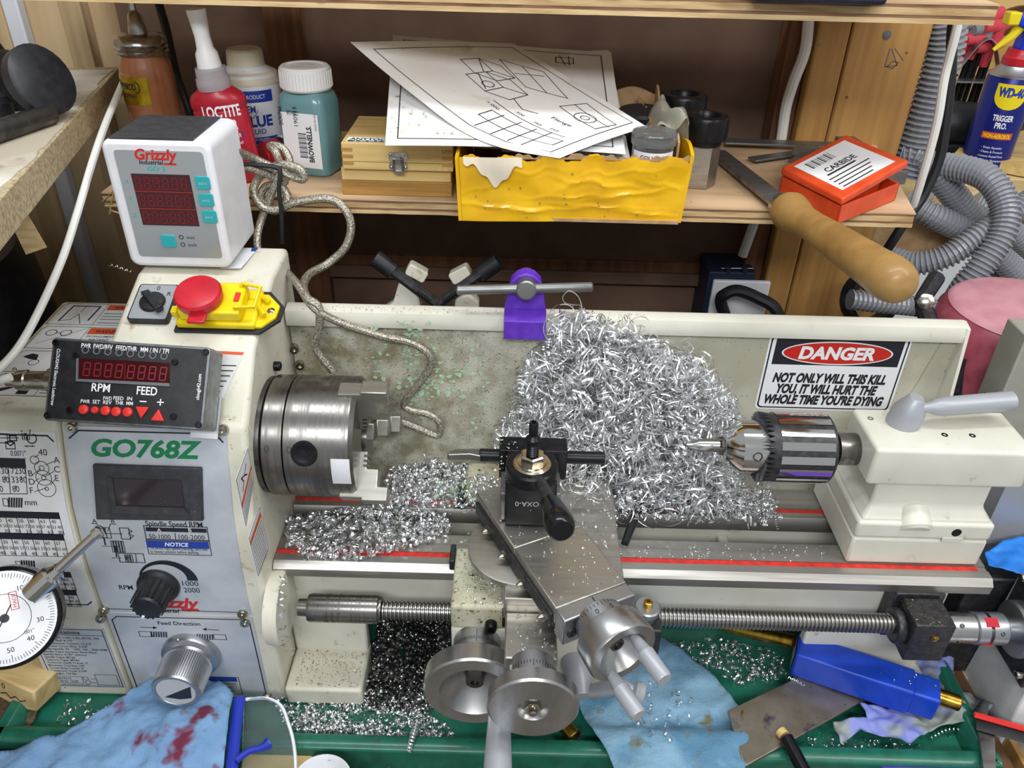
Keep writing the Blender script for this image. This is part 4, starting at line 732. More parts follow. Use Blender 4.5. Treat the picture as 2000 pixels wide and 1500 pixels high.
# left handwheel (carriage feed)
wc = Vector((-2.33, -15.20, -2.97)); wx, wz = wc.x, wc.z
P('dial_sleeve', G().rev((wx, -10.3, wz), (0, -1, 0), [(0, 1.95), (1.0, 1.95)], 48), 'alu_satin', ca)
d1 = P('feed_dial', G().rev((wx, -11.3, wz), (0, -1, 0), [(0, 1.9), (.05, 2.02), (1.6, 2.02), (1.65, 1.9)], 48), 'alu_satin', ca)
ticks(d1, (wx, -11.3, wz), (0, -1, 0), 2.02, .06, 90, txt=(('0.9', .33, .5, 1.25), ('0.8', -.42, .5, 1.25)))
ticks(d1, (wx, -10.3, wz), (0, -1, 0), 1.95, .3, 4, 1, .65, .65)
w1 = P('feed_handwheel', G().rev((wx, -13.0, wz), (0, -1, 0), [(0, 1.2), (.2, 2.4), (.55, 3.85), (.7, 4.0), (2.1, 4.0), (2.25, 3.85), (2.25, 2.75), (2.1, 2.6), (1.2, 1.6), (.7, .75), (.7, 0)], 72), 'aluminium', ca)
P('wheel_nut', G().rev((wx, -13.6, wz), (0, -1, 0), [(0, .75), (.7, .72), (.75, .5), (.75, .32), (.5, .3), (.5, 0)], 20).span((wx-.5, -14.3, wz+.35), (wx+.5, -13.6, wz+.75)), 'steel_dark', w1)
hq = Vector((wx+2.15, -15.2, wz-2.55))
hq = Vector((-0.31, -15.30, -4.42))
P('crank_handle', G().rev(hq, Vector((0, -1, .02)), [(-.2, .5), (.2, .72), (.3, .85), (5.2, 1.05), (9.8, .82), (10.2, .5), (10.3, 0)], 32), 'grey_paint', w1)
# cross-slide handwheel
cc = Vector((2.10, -18.90, 0.93)); wx, wz = cc.x, cc.z
P('dial_sleeve', G().rev((wx, -15.5, wz), (0, -1, 0), [(0, 1.75), (.9, 1.75)], 48), 'alu_satin', ca)
d2 = P('cross_dial', G().rev((wx, -16.4, wz), (0, -1, 0), [(0, 1.7), (.05, 1.85), (1.5, 1.85), (1.55, 1.7)], 48), 'alu_satin', ca)
ticks(d2, (wx, -16.4, wz), (0, -1, 0), 1.85, .04, 50, 5, txt=(('0.01', .5, .4, 1.15), ('0.02"', -.1, .25, 1.1), ('0', -.62, .42, 1.15)))
w2_ = P('cross_handwheel', G().rev((wx, -17.95, wz), (0, -1, 0), [(0, 1.0), (.1, 3.1), (.25, 3.3), (1.2, 3.3), (1.35, 3.15), (1.4, 1.2), (1.25, 1.1), (.9, .95), (.9, 0)], 72), 'aluminium', ca)
P('wheel_nut', G().rev((wx, -18.8, wz), (0, -1, 0), [(0, .62), (.45, .6), (.5, .45), (.5, .3)], 6).rev((wx, -19.2, wz), (0, -1, 0), [(0, .3), (.5, .3), (.55, .24), (.55, 0)], 14), 'nickel', w2_)
# compound slide, swung round about 27 degrees
cu = Vector((.454, -.891, 0)); cw = Vector((.891, .454, 0)); c_o = Vector((3.6, -14.5, 0))
CF = lambda a, b, z=0: c_o-cu*a+cw*b+Vector((0, 0, z))      # a: back along the slide, b: across
def cbox(name, a0, a1, b0, b1, z0, z1, m, parent=ca, bev=.1):
    g = G().add([CF(a, b, z) for z in (z0, z1) for a, b in ((a0, b0), (a1, b0), (a1, b1), (a0, b1))], [(3, 2, 1, 0), (4, 5, 6, 7), (0, 1, 5, 4), (1, 2, 6, 5), (2, 3, 7, 6), (3, 0, 4, 7)]); return P(name, g, m, parent, bev=bev)
sw = CF(9.6, 2.4, 0)
P('swivel_base', G().rev((sw.x-.3, sw.y-.9, 3.2), (0, 0, 1), [(0, 4.4), (.45, 4.4), (.5, 4.25), (.5, 0)], 64), 'ground_steel', ca)
cbox('compound_base', .8, 13.5, -.1, 5.6, 3.65, 4.4, 'steel_dark')
cbox('compound_slide', 0, 6.75, 0, 6.1, 4.35, 6.0, 'ground_steel'); cbox('compound_slide', 6.8, 14.2, 0, 6.1, 4.35, 5.95, 'ground_steel')
cbox('gib_strip', .3, 13.9, -.22, .02, 3.9, 5.2, 'gunmetal')
for a in (.9, 4.4, 7.7, 10.9):
    q = CF(a, -.2, 4.5); sc_ = screw(ca, q, -cw, .28, .85, 'nickel', False, 'gib_screw'); P('lock_nut', G().rev(q-cw*.02, -cw, [(0, .46), (.34, .46)], 6), 'nickel', ca)
ep = cbox('end_plate', -1.3, 0, .0, 6.1, 3.35, 5.95, 'alu_satin', bev=.12)
for b in (.75, 5.35): screw(ep, CF(-1.3, b, 4.4), cu, .42, .15, 'steel_dark')
stamp('index_mark', Ink().rect((-.04, -1.1), (.04, 0)), 'ink', ep, lambda u, v, w=0: CF(-.15+v, 3.0+u, 5.97), .0)
hc = CF(-1.2, 2.75, 5.2)
P('dial_sleeve', G().rev(hc, cu, [(0, 1.6), (.3, 1.6)], 40), 'alu_satin', ca)
d3 = P('compound_dial', G().rev(hc+cu*.3, cu, [(0, 1.75), (.05, 1.9), (1.0, 1.9), (1.05, 1.8)], 48), 'alu_satin', ca)
ticks(d3, hc+cu*.3, cu, 1.9, .04, 40, 5, .25, .4, txt=(('0', .35, .4, .9), ('5', -.3, .4, .9)))
w3 = P('compound_handwheel', G().rev(hc+cu*1.3, cu, [(0, 1.5), (.3, 2.4), (.45, 2.6), (2.3, 2.7), (2.5, 2.6), (2.5, 1.9), (2.3, 1.75), (1.6, 1.2), (1.2, .7), (1.2, 0)], 64), 'aluminium', ca)
P('wheel_nut', G().rev(hc+cu*2.4, cu, [(0, .6), (.6, .55), (.65, .35), (.4, .3), (.4, 0)], 14), 'steel_dark', w3)
hface = hc+cu*3.6
for dx, dz in ((.95, .9), (-.75, -1.95)):
    h0 = hface+cw*dx+Vector((0, 0, dz)); P('crank_handle', G().rev(h0, cu+Vector((0, 0, -.05)), [(-.2, .3), (.1, .38), (1.2, .55), (1.3, .62), (3.4, .6), (3.6, .5), (3.6, 0)], 24), 'grey_paint', w3)
# half-nut lever, thread dial
lq = Vector((5.73, -10.30, -5.12))
lv = P('feed_lever', G().rev(lq+Vector((.2, .3, 0)), Vector((.15, -1, -.25)), [(0, 1.15), (.4, 1.25), (2.0, 1.1), (3.4, .75), (3.4, 0)], 28), 'grey_paint', ca)
P('lever_arm', G().tube([lq+Vector((.6, -2.2, -.4)), lq+Vector((1.6, -2.6, -.5)), Vector((8.98, -14.00, -3.24)), Vector((10.32, -14.30, -3.55))], [.55, .6, .75, .45], 14), 'grey_paint', lv)
P('lever_ball', G().rev(Vector((10.32, -14.30, -3.55)), Vector((1, -.3, -.1)), [(-.1, .5), (.15, .85), (.5, .95), (.85, .75), (1.05, 0)], 20), 'grey_paint', lv)
td = (12.00, -7.69, -1.20)
P('thread_dial_block', G().span((td[0]-.9, td[1]-1.4, -6.5), (td[0]+1.25, td[1]+1.0, -2.6)), 'gunmetal', ca, bev=.15)
tdl = P('thread_dial', G().rev((td[0], td[1], -2.7), (0, 0, 1), [(0, .8), (1.0, .8), (1.0, 1.1), (1.5, 1.12), (1.62, 1.0), (1.62, 0)], 32), 'alu_satin', ca)
P('dial_screw', G().rev((td[0], td[1], -1.1), (0, 0, 1), [(0, .38), (.5, .38), (.55, .3), (.55, .17), (.3, .15), (.3, 0)], 14), 'brass', tdl)
P('dial_screw', G().cyl((9.7, td[1]-.2, -4.3), (td[0]-.8, td[1]-.2, -4.3), .6), 'gunmetal', ca)
# ================================================================ TOOL POST
tp = thing('tool_post', 'black quick change tool post with lever handle on the compound', 'tool post', (2, -4, 6))
bx0, bx1 = (-0.25, -5.28, 6.00)[0], (3.76, -5.25, 6.00)[0]; by = -5.9
P('body', G().span((bx0, by, 6.02), (bx1, -1.9, 10.6)), 'black_oxide', tp, bev=.12)
stamp('stamped_name', Ink().text('OXA-0', ((bx0+bx1)/2-.3, 8.6), .48, width=1.9, al='c', rot=180), 'ink_pale', tp, yplane(by), .012)
P('dovetail', G().span((bx0-.45, by+.5, 6.1), (bx0, -2.6, 9.0)), 'tool_steel', tp, bev=.1); P('dovetail', G().span((bx1, by+.6, 6.1), (bx1+.4, -2.6, 9.0)), 'tool_steel', tp, bev=.1)
tc_ = Vector((1.75, -4.73, 11.60)); tx, ty_ = tc_.x, tc_.y
P('cam_drum', G().rev((tx, ty_, 10.5), (0, 0, 1), [(0, 2.1), (.95, 2.1), (1.1, 1.95), (1.1, 0)], 48), 'black_oxide', tp)
wsh = P('washer', G().rev((tx, ty_, 11.55), (0, 0, 1), [(0, 1.5), (.1, 1.52), (.22, 1.4), (.24, 1.1), (.24, 0)], 40), 'nickel', tp)
P('hex_nut', G().rev((tx, ty_, 11.75), (0, 0, 1), [(0, 1.0), (.75, 1.0), (.85, .85), (.85, .5)], 6).rev((tx, ty_, 11.75), (0, 0, 1), [(0, 1.15), (.12, 1.15), (.12, .9)], 24), 'nickel', tp)
pr = [(0, .45)]
for j in range(9): pr += [(.1+j*.2, .42), (.2+j*.2, .5)]
P('stud', G().rev((tx, ty_, 11.8), (0, 0, 1), pr+[(2.0, .42), (2.0, .6), (2.3, .6), (2.6, .36), (3.7, .36), (3.8, .3), (3.8, .18), (3.5, .16), (3.5, 0)], 20), 'black_oxide', tp)
l0 = Vector((2.21, -5.57, 11.00)); l1 = Vector((3.12, -9.52, 11.60)); l2 = Vector((3.76, -12.85, 12.20))
lvr = P('lever', G().tube([l0+(l0-l1)*.12, l0, l1], [.5, .48, .5], 14), 'gunmetal', tp)
gd = (l2-l1)
P('lever_grip', G().rev(l1-gd*.08, gd, [(0, .6), (.15, .78), (gd.length*.6, 1.05), (gd.length*.9, 1.12), (gd.length*1.08, .95), (gd.length*1.12, .8), (gd.length*1.12, 0)], 28), 'black_gloss', lvr)
th_ = thing('tool_holder', 'black tool holder gripping the boring bar behind the post', 'tool holder', (2, -1, 7.5))
hx0, hx1 = (-0.91, -0.63, 10.70)[0], (4.78, -0.53, 10.70)[0]
P('block', G().span((hx0, -1.85, 7.6), (hx1, .1, 10.6)), 'black_oxide', th_, bev=.1)
for j, t in enumerate((.1, .3, .7, .9)): P('set_screw', G().rev((hx0+(hx1-hx0)*t, -.75, 10.55), (0, 0, 1), [(0, .3), (.06, .3), (.07, .18), (.01, .15), (.01, 0)], 12), 'dark_hole', th_)
bb = thing('boring_bar', 'round black boring bar held crosswise in the tool holder', 'boring bar', (1.5, -.8, 9))
P('shank', G().cyl((-2.6, -.9, 9.3), (8.0, -.9, 9.3), .56, ch=.08), 'black_oxide', bb)
P('cutting_tip', G().prism([(-2.5, -.55), (-2.5, .5), (-4.6, .35), (-5.3, -.25), (-5.2, -.5), (-3.4, -.3)], lambda x, y, z: Vector((x, -.9+y, 9.3+z)), -.3, .32), 'steel', bb, bev=.05)
# ================================================================ TAILSTOCK
ts = thing('tailstock', 'cream cast tailstock clamped on the right end of the bed', 'tailstock', (35, .5, 0))
P('base', G().span((30.0, -3.12, .03), (41.7, 6.6, 3.0)), 'cream_clean', ts, bev=.25)
P('upper_casting', G().span((30.0, -3.15, 3.06), (41.75, 6.6, 4.85)).add([(x, y, z) for z, ins in ((4.8, 0), (5.8, 1.0), (9.2, 1.0)) for x, y in ((30.2+ins*.9, -2.95+ins), (41.6-ins*.7, -2.95+ins), (41.6-ins*.7, 6.4-ins*2.0), (30.2+ins*.9, 6.4-ins*2.0))], [(0, 1, 5, 4), (1, 2, 6, 5), (2, 3, 7, 6), (3, 0, 4, 7), (4, 5, 9, 8), (5, 6, 10, 9), (6, 7, 11, 10), (7, 4, 8, 11), (8, 9, 10, 11), (3, 2, 1, 0)]), 'cream_clean', ts, bev=.3, seg=3, ang=25)
P('casting_boss', G().cyl((35.0, -3.05, 3.9), (35.0, -1.2, 5.1), 1.5, n=32, ch=.25), 'cream_clean', ts)
P('screw_hole', G().rev((38.6, -3.13, 3.95), (0, -1, 0), [(0, .42), (.04, .42), (.04, 0)], 16), 'dark_hole', ts)
P('key_slot', G().span((37.6, -3.18, 2.85), (39.4, -3.05, 3.35)), 'cream_clean', ts, bev=.05)
P('barrel_housing', G().prism(rrect(6.0, 3.7, .35, 4, 0, 10.6), lambda y, z, x: Vector((x, y+.1, z)), 29.6, 42.6), 'cream_clean', ts, bev=.3, seg=3, ang=50)
P('bolt_boss', G().rev((33.1, 1.6, 11.9), (0, 0, 1), [(0, 1.5), (.5, 1.45), (.75, 1.2), (.75, 0)], 32), 'cream_clean', ts)
for x, y, m in ((38.3, -.6, 'dark_hole'), (36.0, -.6, 'dark_hole'), (30.6, 1.5, 'nickel')): P('oil_port', G().rev((x, y, 12.42), (0, 0, 1), [(0, .28), (.06, .26), (.06, .12), (.02, .1), (.02, 0)], 16), m, ts)
lh = P('lock_lever_hub', G().rev((33.1, 1.0, 12.2), Vector((.12, -.06, 1)), [(0, 1.4), (1.6, 1.3), (2.9, .7), (3.05, .55), (3.05, 0)], 32), 'grey_paint', ts)
la, lb = Vector((34.01, 0.54, 14.30)), Vector((41.96, 1.53, 14.60))
P('lock_lever', G().rev(la, lb-la, [(-.6, .42), (.6, .45), (1.3, .72), (2.2, .8), ((lb-la).length-.15, .86), ((lb-la).length, .7), ((lb-la).length, 0)], 28), 'grey_paint', lh)
P('quill', G().rev((29.9, AY, AZ), (-1, 0, 0), [(0, 1.35), (.1, 1.4), (2.0, 1.4), (2.1, 1.25), (2.1, 1.1), (2.8, 1.1)], 40), 'steel_chuck', ts)
dc = thing('drill_chuck', 'chrome and black keyed drill chuck in the tailstock quill', 'drill chuck', (24, AY, AZ-3))
P('arbor', G().rev((28.0, AY, AZ), (-1, 0, 0), [(0, .95), (.7, .95), (.75, 1.0), (1.1, 1.0)], 32), 'chrome', dc)
P('sleeve', G().rev((27.2, AY, AZ), (-1, 0, 0), [(0, 2.6), (.25, 2.95), (5.4, 2.95)], 64), 'gunmetal', dc)
for j in range(16):
    a0 = j*22.5
    P('sleeve_facet', G().grid(lambda a, b: Vector((22.35+a*4.4, AY, AZ))+Vector((0, -math.sin(R(a0+b*13)), math.cos(R(a0+b*13))))*2.99, 1, 3, th=.06), 'chrome', dc)
g = G()
for j in range(40):
    t0, t1 = 2*math.pi*j/40, 2*math.pi*(j+.5)/40; d0 = Vector((0, math.cos(t0), math.sin(t0))); d1_ = Vector((0, math.cos(t1), math.sin(t1))); t2 = 2*math.pi*(j+1)/40; d2_ = Vector((0, math.cos(t2), math.sin(t2))); c = Vector((21.85, AY, AZ))
    g.add([c+d0*2.97, c+d2_*2.97, c+d1_*3.05+Vector((-.75, 0, 0)), c+d0*2.3, c+d2_*2.3, c+d1_*2.3+Vector((-.6, 0, 0))], [(0, 1, 2), (5, 4, 3), (0, 2, 5, 3), (2, 1, 4, 5), (1, 0, 3, 4)])
P('gear_ring', g, 'gunmetal', dc)
P('nose', G().rev((21.9, AY, AZ), (-1, 0, 0), [(0, 2.3), (.2, 2.3), (2.4, 2.25), (2.7, 2.0), (3.6, 1.35), (3.7, 1.1), (3.7, .5), (3.4, .45)], 56), 'chrome', dc)
P('key_hole', G().rev(cx(20.6, 75, 2.25), cx(0, 75, 1)-cx(0, 75, 0), [(-.1, .42), (.06, .42), (.07, .3), (-.05, .28), (-.05, 0)], 18), 'steel_dark', dc)
for a in (40, 160, 280): P('chuck_jaw', G().prism([(17.7, .35), (18.9, .35), (18.9, .95), (18.0, .75)], lambda xx, rr_, tt: Vector((xx, AY, AZ))+(cx(0, a, 1)-cx(0, a, 0))*rr_+(cx(0, a+90, 1)-cx(0, a+90, 0))*tt, -.3, .3), 'steel_dark', dc)
cd = thing('centre_drill', 'short fluted centre drill held in the drill chuck', 'drill bit', (16.5, AY, AZ-.5))
P('body', G().rev((18.6, AY, AZ), (-1, 0, 0), [(0, .6), (1.6, .6), (2.5, .55), (2.9, .25), (3.5, .2), (3.6, .1), (3.6, 0)], 24), 'steel', cd)
P('flute', G().tube([cx(17.3, 60, .52), cx(16.6, 85, .5), cx(15.9, 110, .35), cx(15.2, 140, .15)], [.16, .2, .18, .08], 8), 'chrome', cd)

# ================================================================ THINGS ON THE LOWER SHELF
def cylmap(c, r, a0=0): return lambda u, v, w=0: Vector((c[0]+(r+w)*math.sin(a0+u/r), c[1]-(r+w)*math.cos(a0+u/r), v))
def cyl_patch(c, r, a0, a1, z0, z1, w=.03): return G().grid(lambda a, b: Vector((c[0]+(r+w)*math.sin(R(a0+(a1-a0)*a)), c[1]-(r+w)*math.cos(R(a0+(a1-a0)*a)), z0+(z1-z0)*b)), 16, 4, th=.02)
# --- brush jar
jc = ((-36.98, 28.00, 36.24)[0]+.1, 28); z1 = (-37.38, 28.00, 35.39)[2]; jz = lambda f: 25+(z1-25)*f
jr = thing('brush_jar', 'glass jar of copper brown liquid with ribbed metal lid', 'jar', (jc[0], jc[1], 25))
P('glass_body', G().rev((jc[0], jc[1], 25.02), (0, 0, 1), [(0, 2.2), (.2, 2.5), (z1-25-2.2, 2.55), (z1-25-1.2, 2.4), (z1-25-.5, 2.1), (z1-25, 2.05)], 40), 'jar_brown', jr)
ld = P('lid', G().rev((jc[0], jc[1], z1-.2), (0, 0, 1), [(0, 2.35), (.15, 2.5), (.35, 2.35), (.55, 2.5), (.75, 2.35), (.95, 2.48), (1.3, 2.4), (1.65, 2.1), (1.75, 1.5), (1.75, 0)], 40), 'zinc', jr)
P('brush_stem', G().rev((jc[0], jc[1], z1+1.4), (0, 0, 1), [(0, .9), (.5, .85), (1.8, .6), (2.2, .3), (4.2, .28), (4.2, 0)], 20), 'zinc', ld)
P('gold_label', cyl_patch(jc, 2.55, -62, 22, z1-4.6, z1-2.0), 'gold_foil', jr)
k = Ink().text('PENROD', (-1.2, z1-3.2), .6, width=1.9, al='c', bold=.02).line(rrect(2.6, 1.0, .35, 4, -1.2, z1-2.95), .09, True).text('COMPANY', (-1.1, z1-3.95), .35, width=1.6, al='c')
stamp('lettering', k, 'ink', jr, cylmap(jc, 2.55), .06)
# --- Loctite bottle, leaning a little
lb = Vector((-27.32, 21.21, 25.00)); lb.y = 21.6; LH = (-28.02, 21.60, 39.65)[2]-25
lo = thing('threadlocker_bottle', 'red threadlocker bottle with tall white nozzle beside the readout', 'bottle', (lb.x, lb.y, 25))
lean = Matrix.Rotation(R(-4.5), 3, 'Y')
def oval(prof_, bx=1.0, n=36):
    g = G(); vs = []
    for z, rx, ry in prof_:
        for j in range(n):
            a = 2*math.pi*j/n; vs.append(lb*1+lean @ Vector((rx*math.cos(a), ry*math.sin(a), z)))
    fs = [(i*n+j, i*n+(j+1) % n, (i+1)*n+(j+1) % n, (i+1)*n+j) for i in range(len(prof_)-1) for j in range(n)]
    return g.add(vs, fs+[tuple(range(n))[::-1], tuple((len(prof_)-1)*n+j for j in range(n))])
P('body', oval([(.03, 2.4, 1.5), (.2, 2.55, 1.6), (6.6, 2.55, 1.6), (6.75, 2.45, 1.55), (7.0, 2.6, 1.65), (7.6, 2.6, 1.65), (8.1, 2.3, 1.55), (8.6, 1.6, 1.3), (8.7, 1.3, 1.3)]), 'red_bottle', lo)
P('collar', oval([(8.5, 1.5, 1.5), (8.9, 1.55, 1.55), (9.5, 1.5, 1.5), (9.6, 1.4, 1.4), (10.4, 1.35, 1.35)]), 'clear_frost', lo)
P('nozzle', oval([(10.2, 1.1, 1.1), (11.6, .98, .98), (12.0, .75, .75), (13.0, .68, .68), (15.2, .85, .85), (15.25, .5, .5)], n=16), 'white_cap', lo)
lm = lambda u, v, w=0: lb+lean @ Vector(((2.55+w)*math.sin(u/2.3), -(1.62+w)*math.cos(u/2.3), v+1.0))
stamp('lettering', Ink().text('LOCTITE', (.6, 5.3), .95, width=3.3, al='c', bold=.03).text('242', (.9, 4.1), .85, width=1.5, al='c', bold=.02).text('Henkel', (1.2, 2.7), .3, al='c'), 'ink_white', lo, lm, .05)
stamp('blue_band', Ink().rect((-1.4, 3.15), (2.0, 3.85)), 'ink_blue', lo, lm, .045); stamp('band_lettering', Ink().text('THREADLOCKER', (.4, 3.33), .36, width=2.8, al='c'), 'ink_white', lo, lm, .055)
# --- layout fluid bottle
dc0 = ((-27.37, 29.50, 30.35)[0], 29.5); dz = (-26.77, 29.50, 34.23)[2]-25
dk = thing('layout_fluid_bottle', 'white layout fluid bottle with blue bands and cream cap', 'bottle', (dc0[0], dc0[1], 25))
P('body', G().rev((dc0[0], dc0[1], 25.02), (0, 0, 1), [(0, 2.9), (.2, 3.1), (dz-1.6, 3.1), (dz-.9, 2.9), (dz-.3, 1.9), (dz, 1.7)], 44), 'white_plastic', dk)
P('shoulder', G().rev((dc0[0], dc0[1], 25+dz-1.7), (0, 0, 1), [(0, 3.13), (.2, 3.12), (.9, 2.85), (1.35, 1.9), (1.4, 1.6)], 44), 'cap_cream', dk)
P('cap', G().rev((dc0[0], dc0[1], 25+dz-.35), (0, 0, 1), [(0, 1.75), (.1, 1.85), (1.5, 1.75), (1.7, 1.55), (1.7, 0)], 36), 'cap_cream', dk)
mp_ = cylmap(dc0, 3.1, .12)
P('blue_band', cyl_patch(dc0, 3.1, -60, 58, 25+dz-3.2, 25+dz-2.1), 'ink_blue', dk); P('blue_band', cyl_patch(dc0, 3.1, -60, 58, 25.9, 25+dz-6.6), 'ink_blue', dk)
T = 25+dz
stamp('white_lettering', Ink().text('GAME PRODUCT', (.3, T-2.85), .38, width=3.3, al='c').text('OUT OF REACH OF CHILDREN', (.2, 27.3), .24, width=3.2, al='c').text('Read precautions', (.4, 26.8), .22, width=2.2, al='c').text('8 fl oz (236 mL)', (.4, 26.3), .22, width=2.0, al='c').circ((.9, T-7.4), .3, .05).circ((1.35, T-7.4), .3, .05).circ((1.8, T-7.4), .3, .05).circ((2.25, T-7.4), .3, .05).poly([(-1.2, T-7.6), (.4, T-7.1), (.5, T-8.1), (-1.0, T-8.3)]), 'ink_white', dk, mp_, .06)
stamp('blue_lettering', Ink().text('DYKEM', (-.3, T-4.15), .65, width=2.3, al='c', bold=.02).circ((-.3, T-3.5), 1.4, .06, 24, 200, 340).text('BLUE', (.9, T-5.5), 1.0, width=3.0, al='c', bold=.04).text('FLUID', (.7, T-6.25), .48, width=1.8, al='c', bold=.01).text('STEEL', (-2.6, T-5.5), 1.0, width=2.4, al='c', bold=.04), 'ink_blue', dk, mp_, .05)
# --- Brownells bottle: rounded square section
bw = Vector((-20.43, 23.14, 25.00)); bw.y = 25.0; bw.x = -20.4; bh = (-20.76, 22.60, 33.11)[2]-25
br = thing('teal_fluid_bottle', 'teal fluid bottle with white ribbed cap and barcode label', 'bottle', (bw.x, bw.y, 25))
yaw = Matrix.Rotation(R(-14), 3, 'Z')
def sqr(prof_):
    g = G(); vs = []; n = None
    for z, w in prof_:
        pl = rrect(w, w*.92, min(.9, w*.3), 4); n = len(pl)
        vs += [bw+yaw @ Vector((p[0], p[1], z)) for p in pl]
    fs = [(i*n+j, i*n+(j+1) % n, (i+1)*n+(j+1) % n, (i+1)*n+j) for i in range(len(prof_)-1) for j in range(n)]
    return g.add(vs, fs+[tuple(range(n))[::-1], tuple((len(prof_)-1)*n+j for j in range(n))])
P('body', sqr([(.02, 4.4), (.25, 4.8), (bh-1.3, 4.8), (bh-.6, 4.4), (bh-.1, 3.6), (bh, 3.4)]), 'teal_liquid', br)
g = G().rev((bw.x, bw.y, 25+bh-.15), (0, 0, 1), [(0, 2.3), (.2, 2.45), (1.9, 2.4), (2.1, 2.2), (2.1, 1.9), (2.0, 1.8), (2.0, 0)], 48)
for j in range(48):
    a = 2*math.pi*j/48; g.cyl((bw.x+2.43*math.cos(a), bw.y+2.43*math.sin(a), 25+bh+.1), (bw.x+2.4*math.cos(a), bw.y+2.4*math.sin(a), 25+bh+1.6), .06, n=4)
P('cap', g, 'white_cap', br)
stamp('cap_lettering', Ink().text('CLOSE', (bw.x, bw.y+.5), .35, width=1.7, al='c').text('PUSH DOWN', (bw.x, bw.y-.6), .35, width=2.4, al='c'), 'ink_pale', br, zplane(25+bh+1.87), .01)
bf = lambda u, v, w=0: bw+yaw @ Vector((u, -2.21-w, v))
P('label', G().prism([(-1.9, .9), (1.95, .9), (1.95, bh-2.0), (-1.9, bh-2.0)], bf, 0, .03), 'ink_white', br)
k = Ink().text('BROWNELLS.', (1.15, 1.5), .5, width=3.5, rot=90, bold=.03).text('190915', (-.15, 4.9), .42, width=1.8, rot=90).text('MADE IN USA', (1.75, 4.6), .18, width=1.6, rot=90).text('DICROPAN', (-1.75, 4.9), .4, width=1.7, rot=90, bold=.02)
for j in range(16): k.rect((-.3+.0, 1.9+j*.15), (.55, 1.9+j*.15+(.05 if j % 3 else .1)))
k.text('BROWNELLS', (-1.2, 5.9), .42, width=1.2, rot=0)
stamp('lettering', k, 'ink', br, bf, .05)
# --- small bottle lying on its side
sbp = Vector((-24.72, 24.50, 26.67)); sbp.z = 26.5
sm = thing('small_red_capped_bottle', 'small bottle with a red cap lying between the blue and teal bottles', 'bottle', (sbp.x, sbp.y, 25))
ax = Vector((.62, .75, .04))
P('body', G().rev(sbp+ax.normalized()*1.0, ax, [(0, 1.45), (.2, 1.5), (3.8, 1.5), (4.0, 1.3)], 32), 'ink', sm)
P('cap', G().rev(sbp-ax.normalized()*.6, ax, [(0, .9), (.02, 1.2), (.15, 1.45), (1.55, 1.48)], 32).rev(sbp-ax.normalized()*.7, ax, [(0, .85), (.15, .9)], 24), 'red_bottle', sm)
P('label', G().rev(sbp+ax.normalized()*1.5, ax, [(0, 1.5), (.01, 1.53), (2.0, 1.53)], 32), 'ink_white', sm)
# --- pine boxes
b2 = thing('pine_box', 'lower plain pine box under the latched box', 'box', (-11, 22, 25))
P('carcass', G().span((-16.35, 18.0, 25.02), (-6.1, 26.6, 26.4)), 'pine_end', b2, bev=.06); P('lid', G().span((-16.3, 18.02, 26.42), (-6.15, 26.6, 27.55)), 'pine_box', b2, bev=.06)
b1 = thing('latched_pine_box', 'upper pine box with metal latch and tool brand label', 'box', (-11, 22, 27.6))
ux0, ux1 = -16.0, -5.9
P('carcass', G().span((ux0, 17.6, 27.58), (ux1, 26.8, 28.25)), 'pine_box', b1, bev=.05)
P('lid', G().span((ux0, 17.6, 28.28), (ux1, 26.8, 30.0)), 'pine_box', b1, bev=.06)
g = G()
for j in range(3): g.span((ux0-.02, 17.57, 28.0+j*.62), (ux0+1.0, 17.62, 28.3+j*.62)).span((ux1-1.0, 17.57, 28.0+j*.62), (ux1+.02, 17.62, 28.3+j*.62))
P('finger_joint', g, 'pine_end', b1)
lt_ = P('latch_plate', G().prism(rrect(1.7, .85, .2, 3, -10.9, 28.85), yplane(17.6), 0, .1).prism(rrect(1.7, .7, .2, 3, -10.9, 27.95), yplane(17.6), 0, .1), 'nickel', b1)
P('latch_hook', G().tube([(-11.3, 17.42, 27.6), (-11.3, 17.35, 28.7), (-10.5, 17.35, 28.7), (-10.5, 17.42, 27.6)], .12, 6).span((-11.15, 17.3, 28.2), (-10.65, 17.5, 29.0)).span((-11.3, 17.3, 27.35), (-10.4, 17.5, 27.6)), 'steel', lt_)
for x, z in ((-11.55, 29.05), (-10.25, 29.05), (-11.55, 27.9), (-10.25, 27.9)): screw(lt_, (x, 17.5, z), (0, -1, 0), .14, .1, 'nickel', False)
stamp('brand_label', Ink().rect((ux0+.4, 17.9), (ux0+4.6, 19.4)), 'ink_white', b1, zplane(30.0), .01)
stamp('brand_lettering', Ink().text('ANYTOOL', (ux0+.6, 18.55), .62, width=3.8, bold=.03).rect((ux0+.5, 18.0), (ux0+4.5, 18.42)), 'ink', b1, zplane(30.0), .02)
stamp('brand_tools', Ink().text('T O O L S', (ux0+1.0, 18.08), .25, width=3.0, bold=.02), 'ink_white', b1, zplane(30.0), .03)
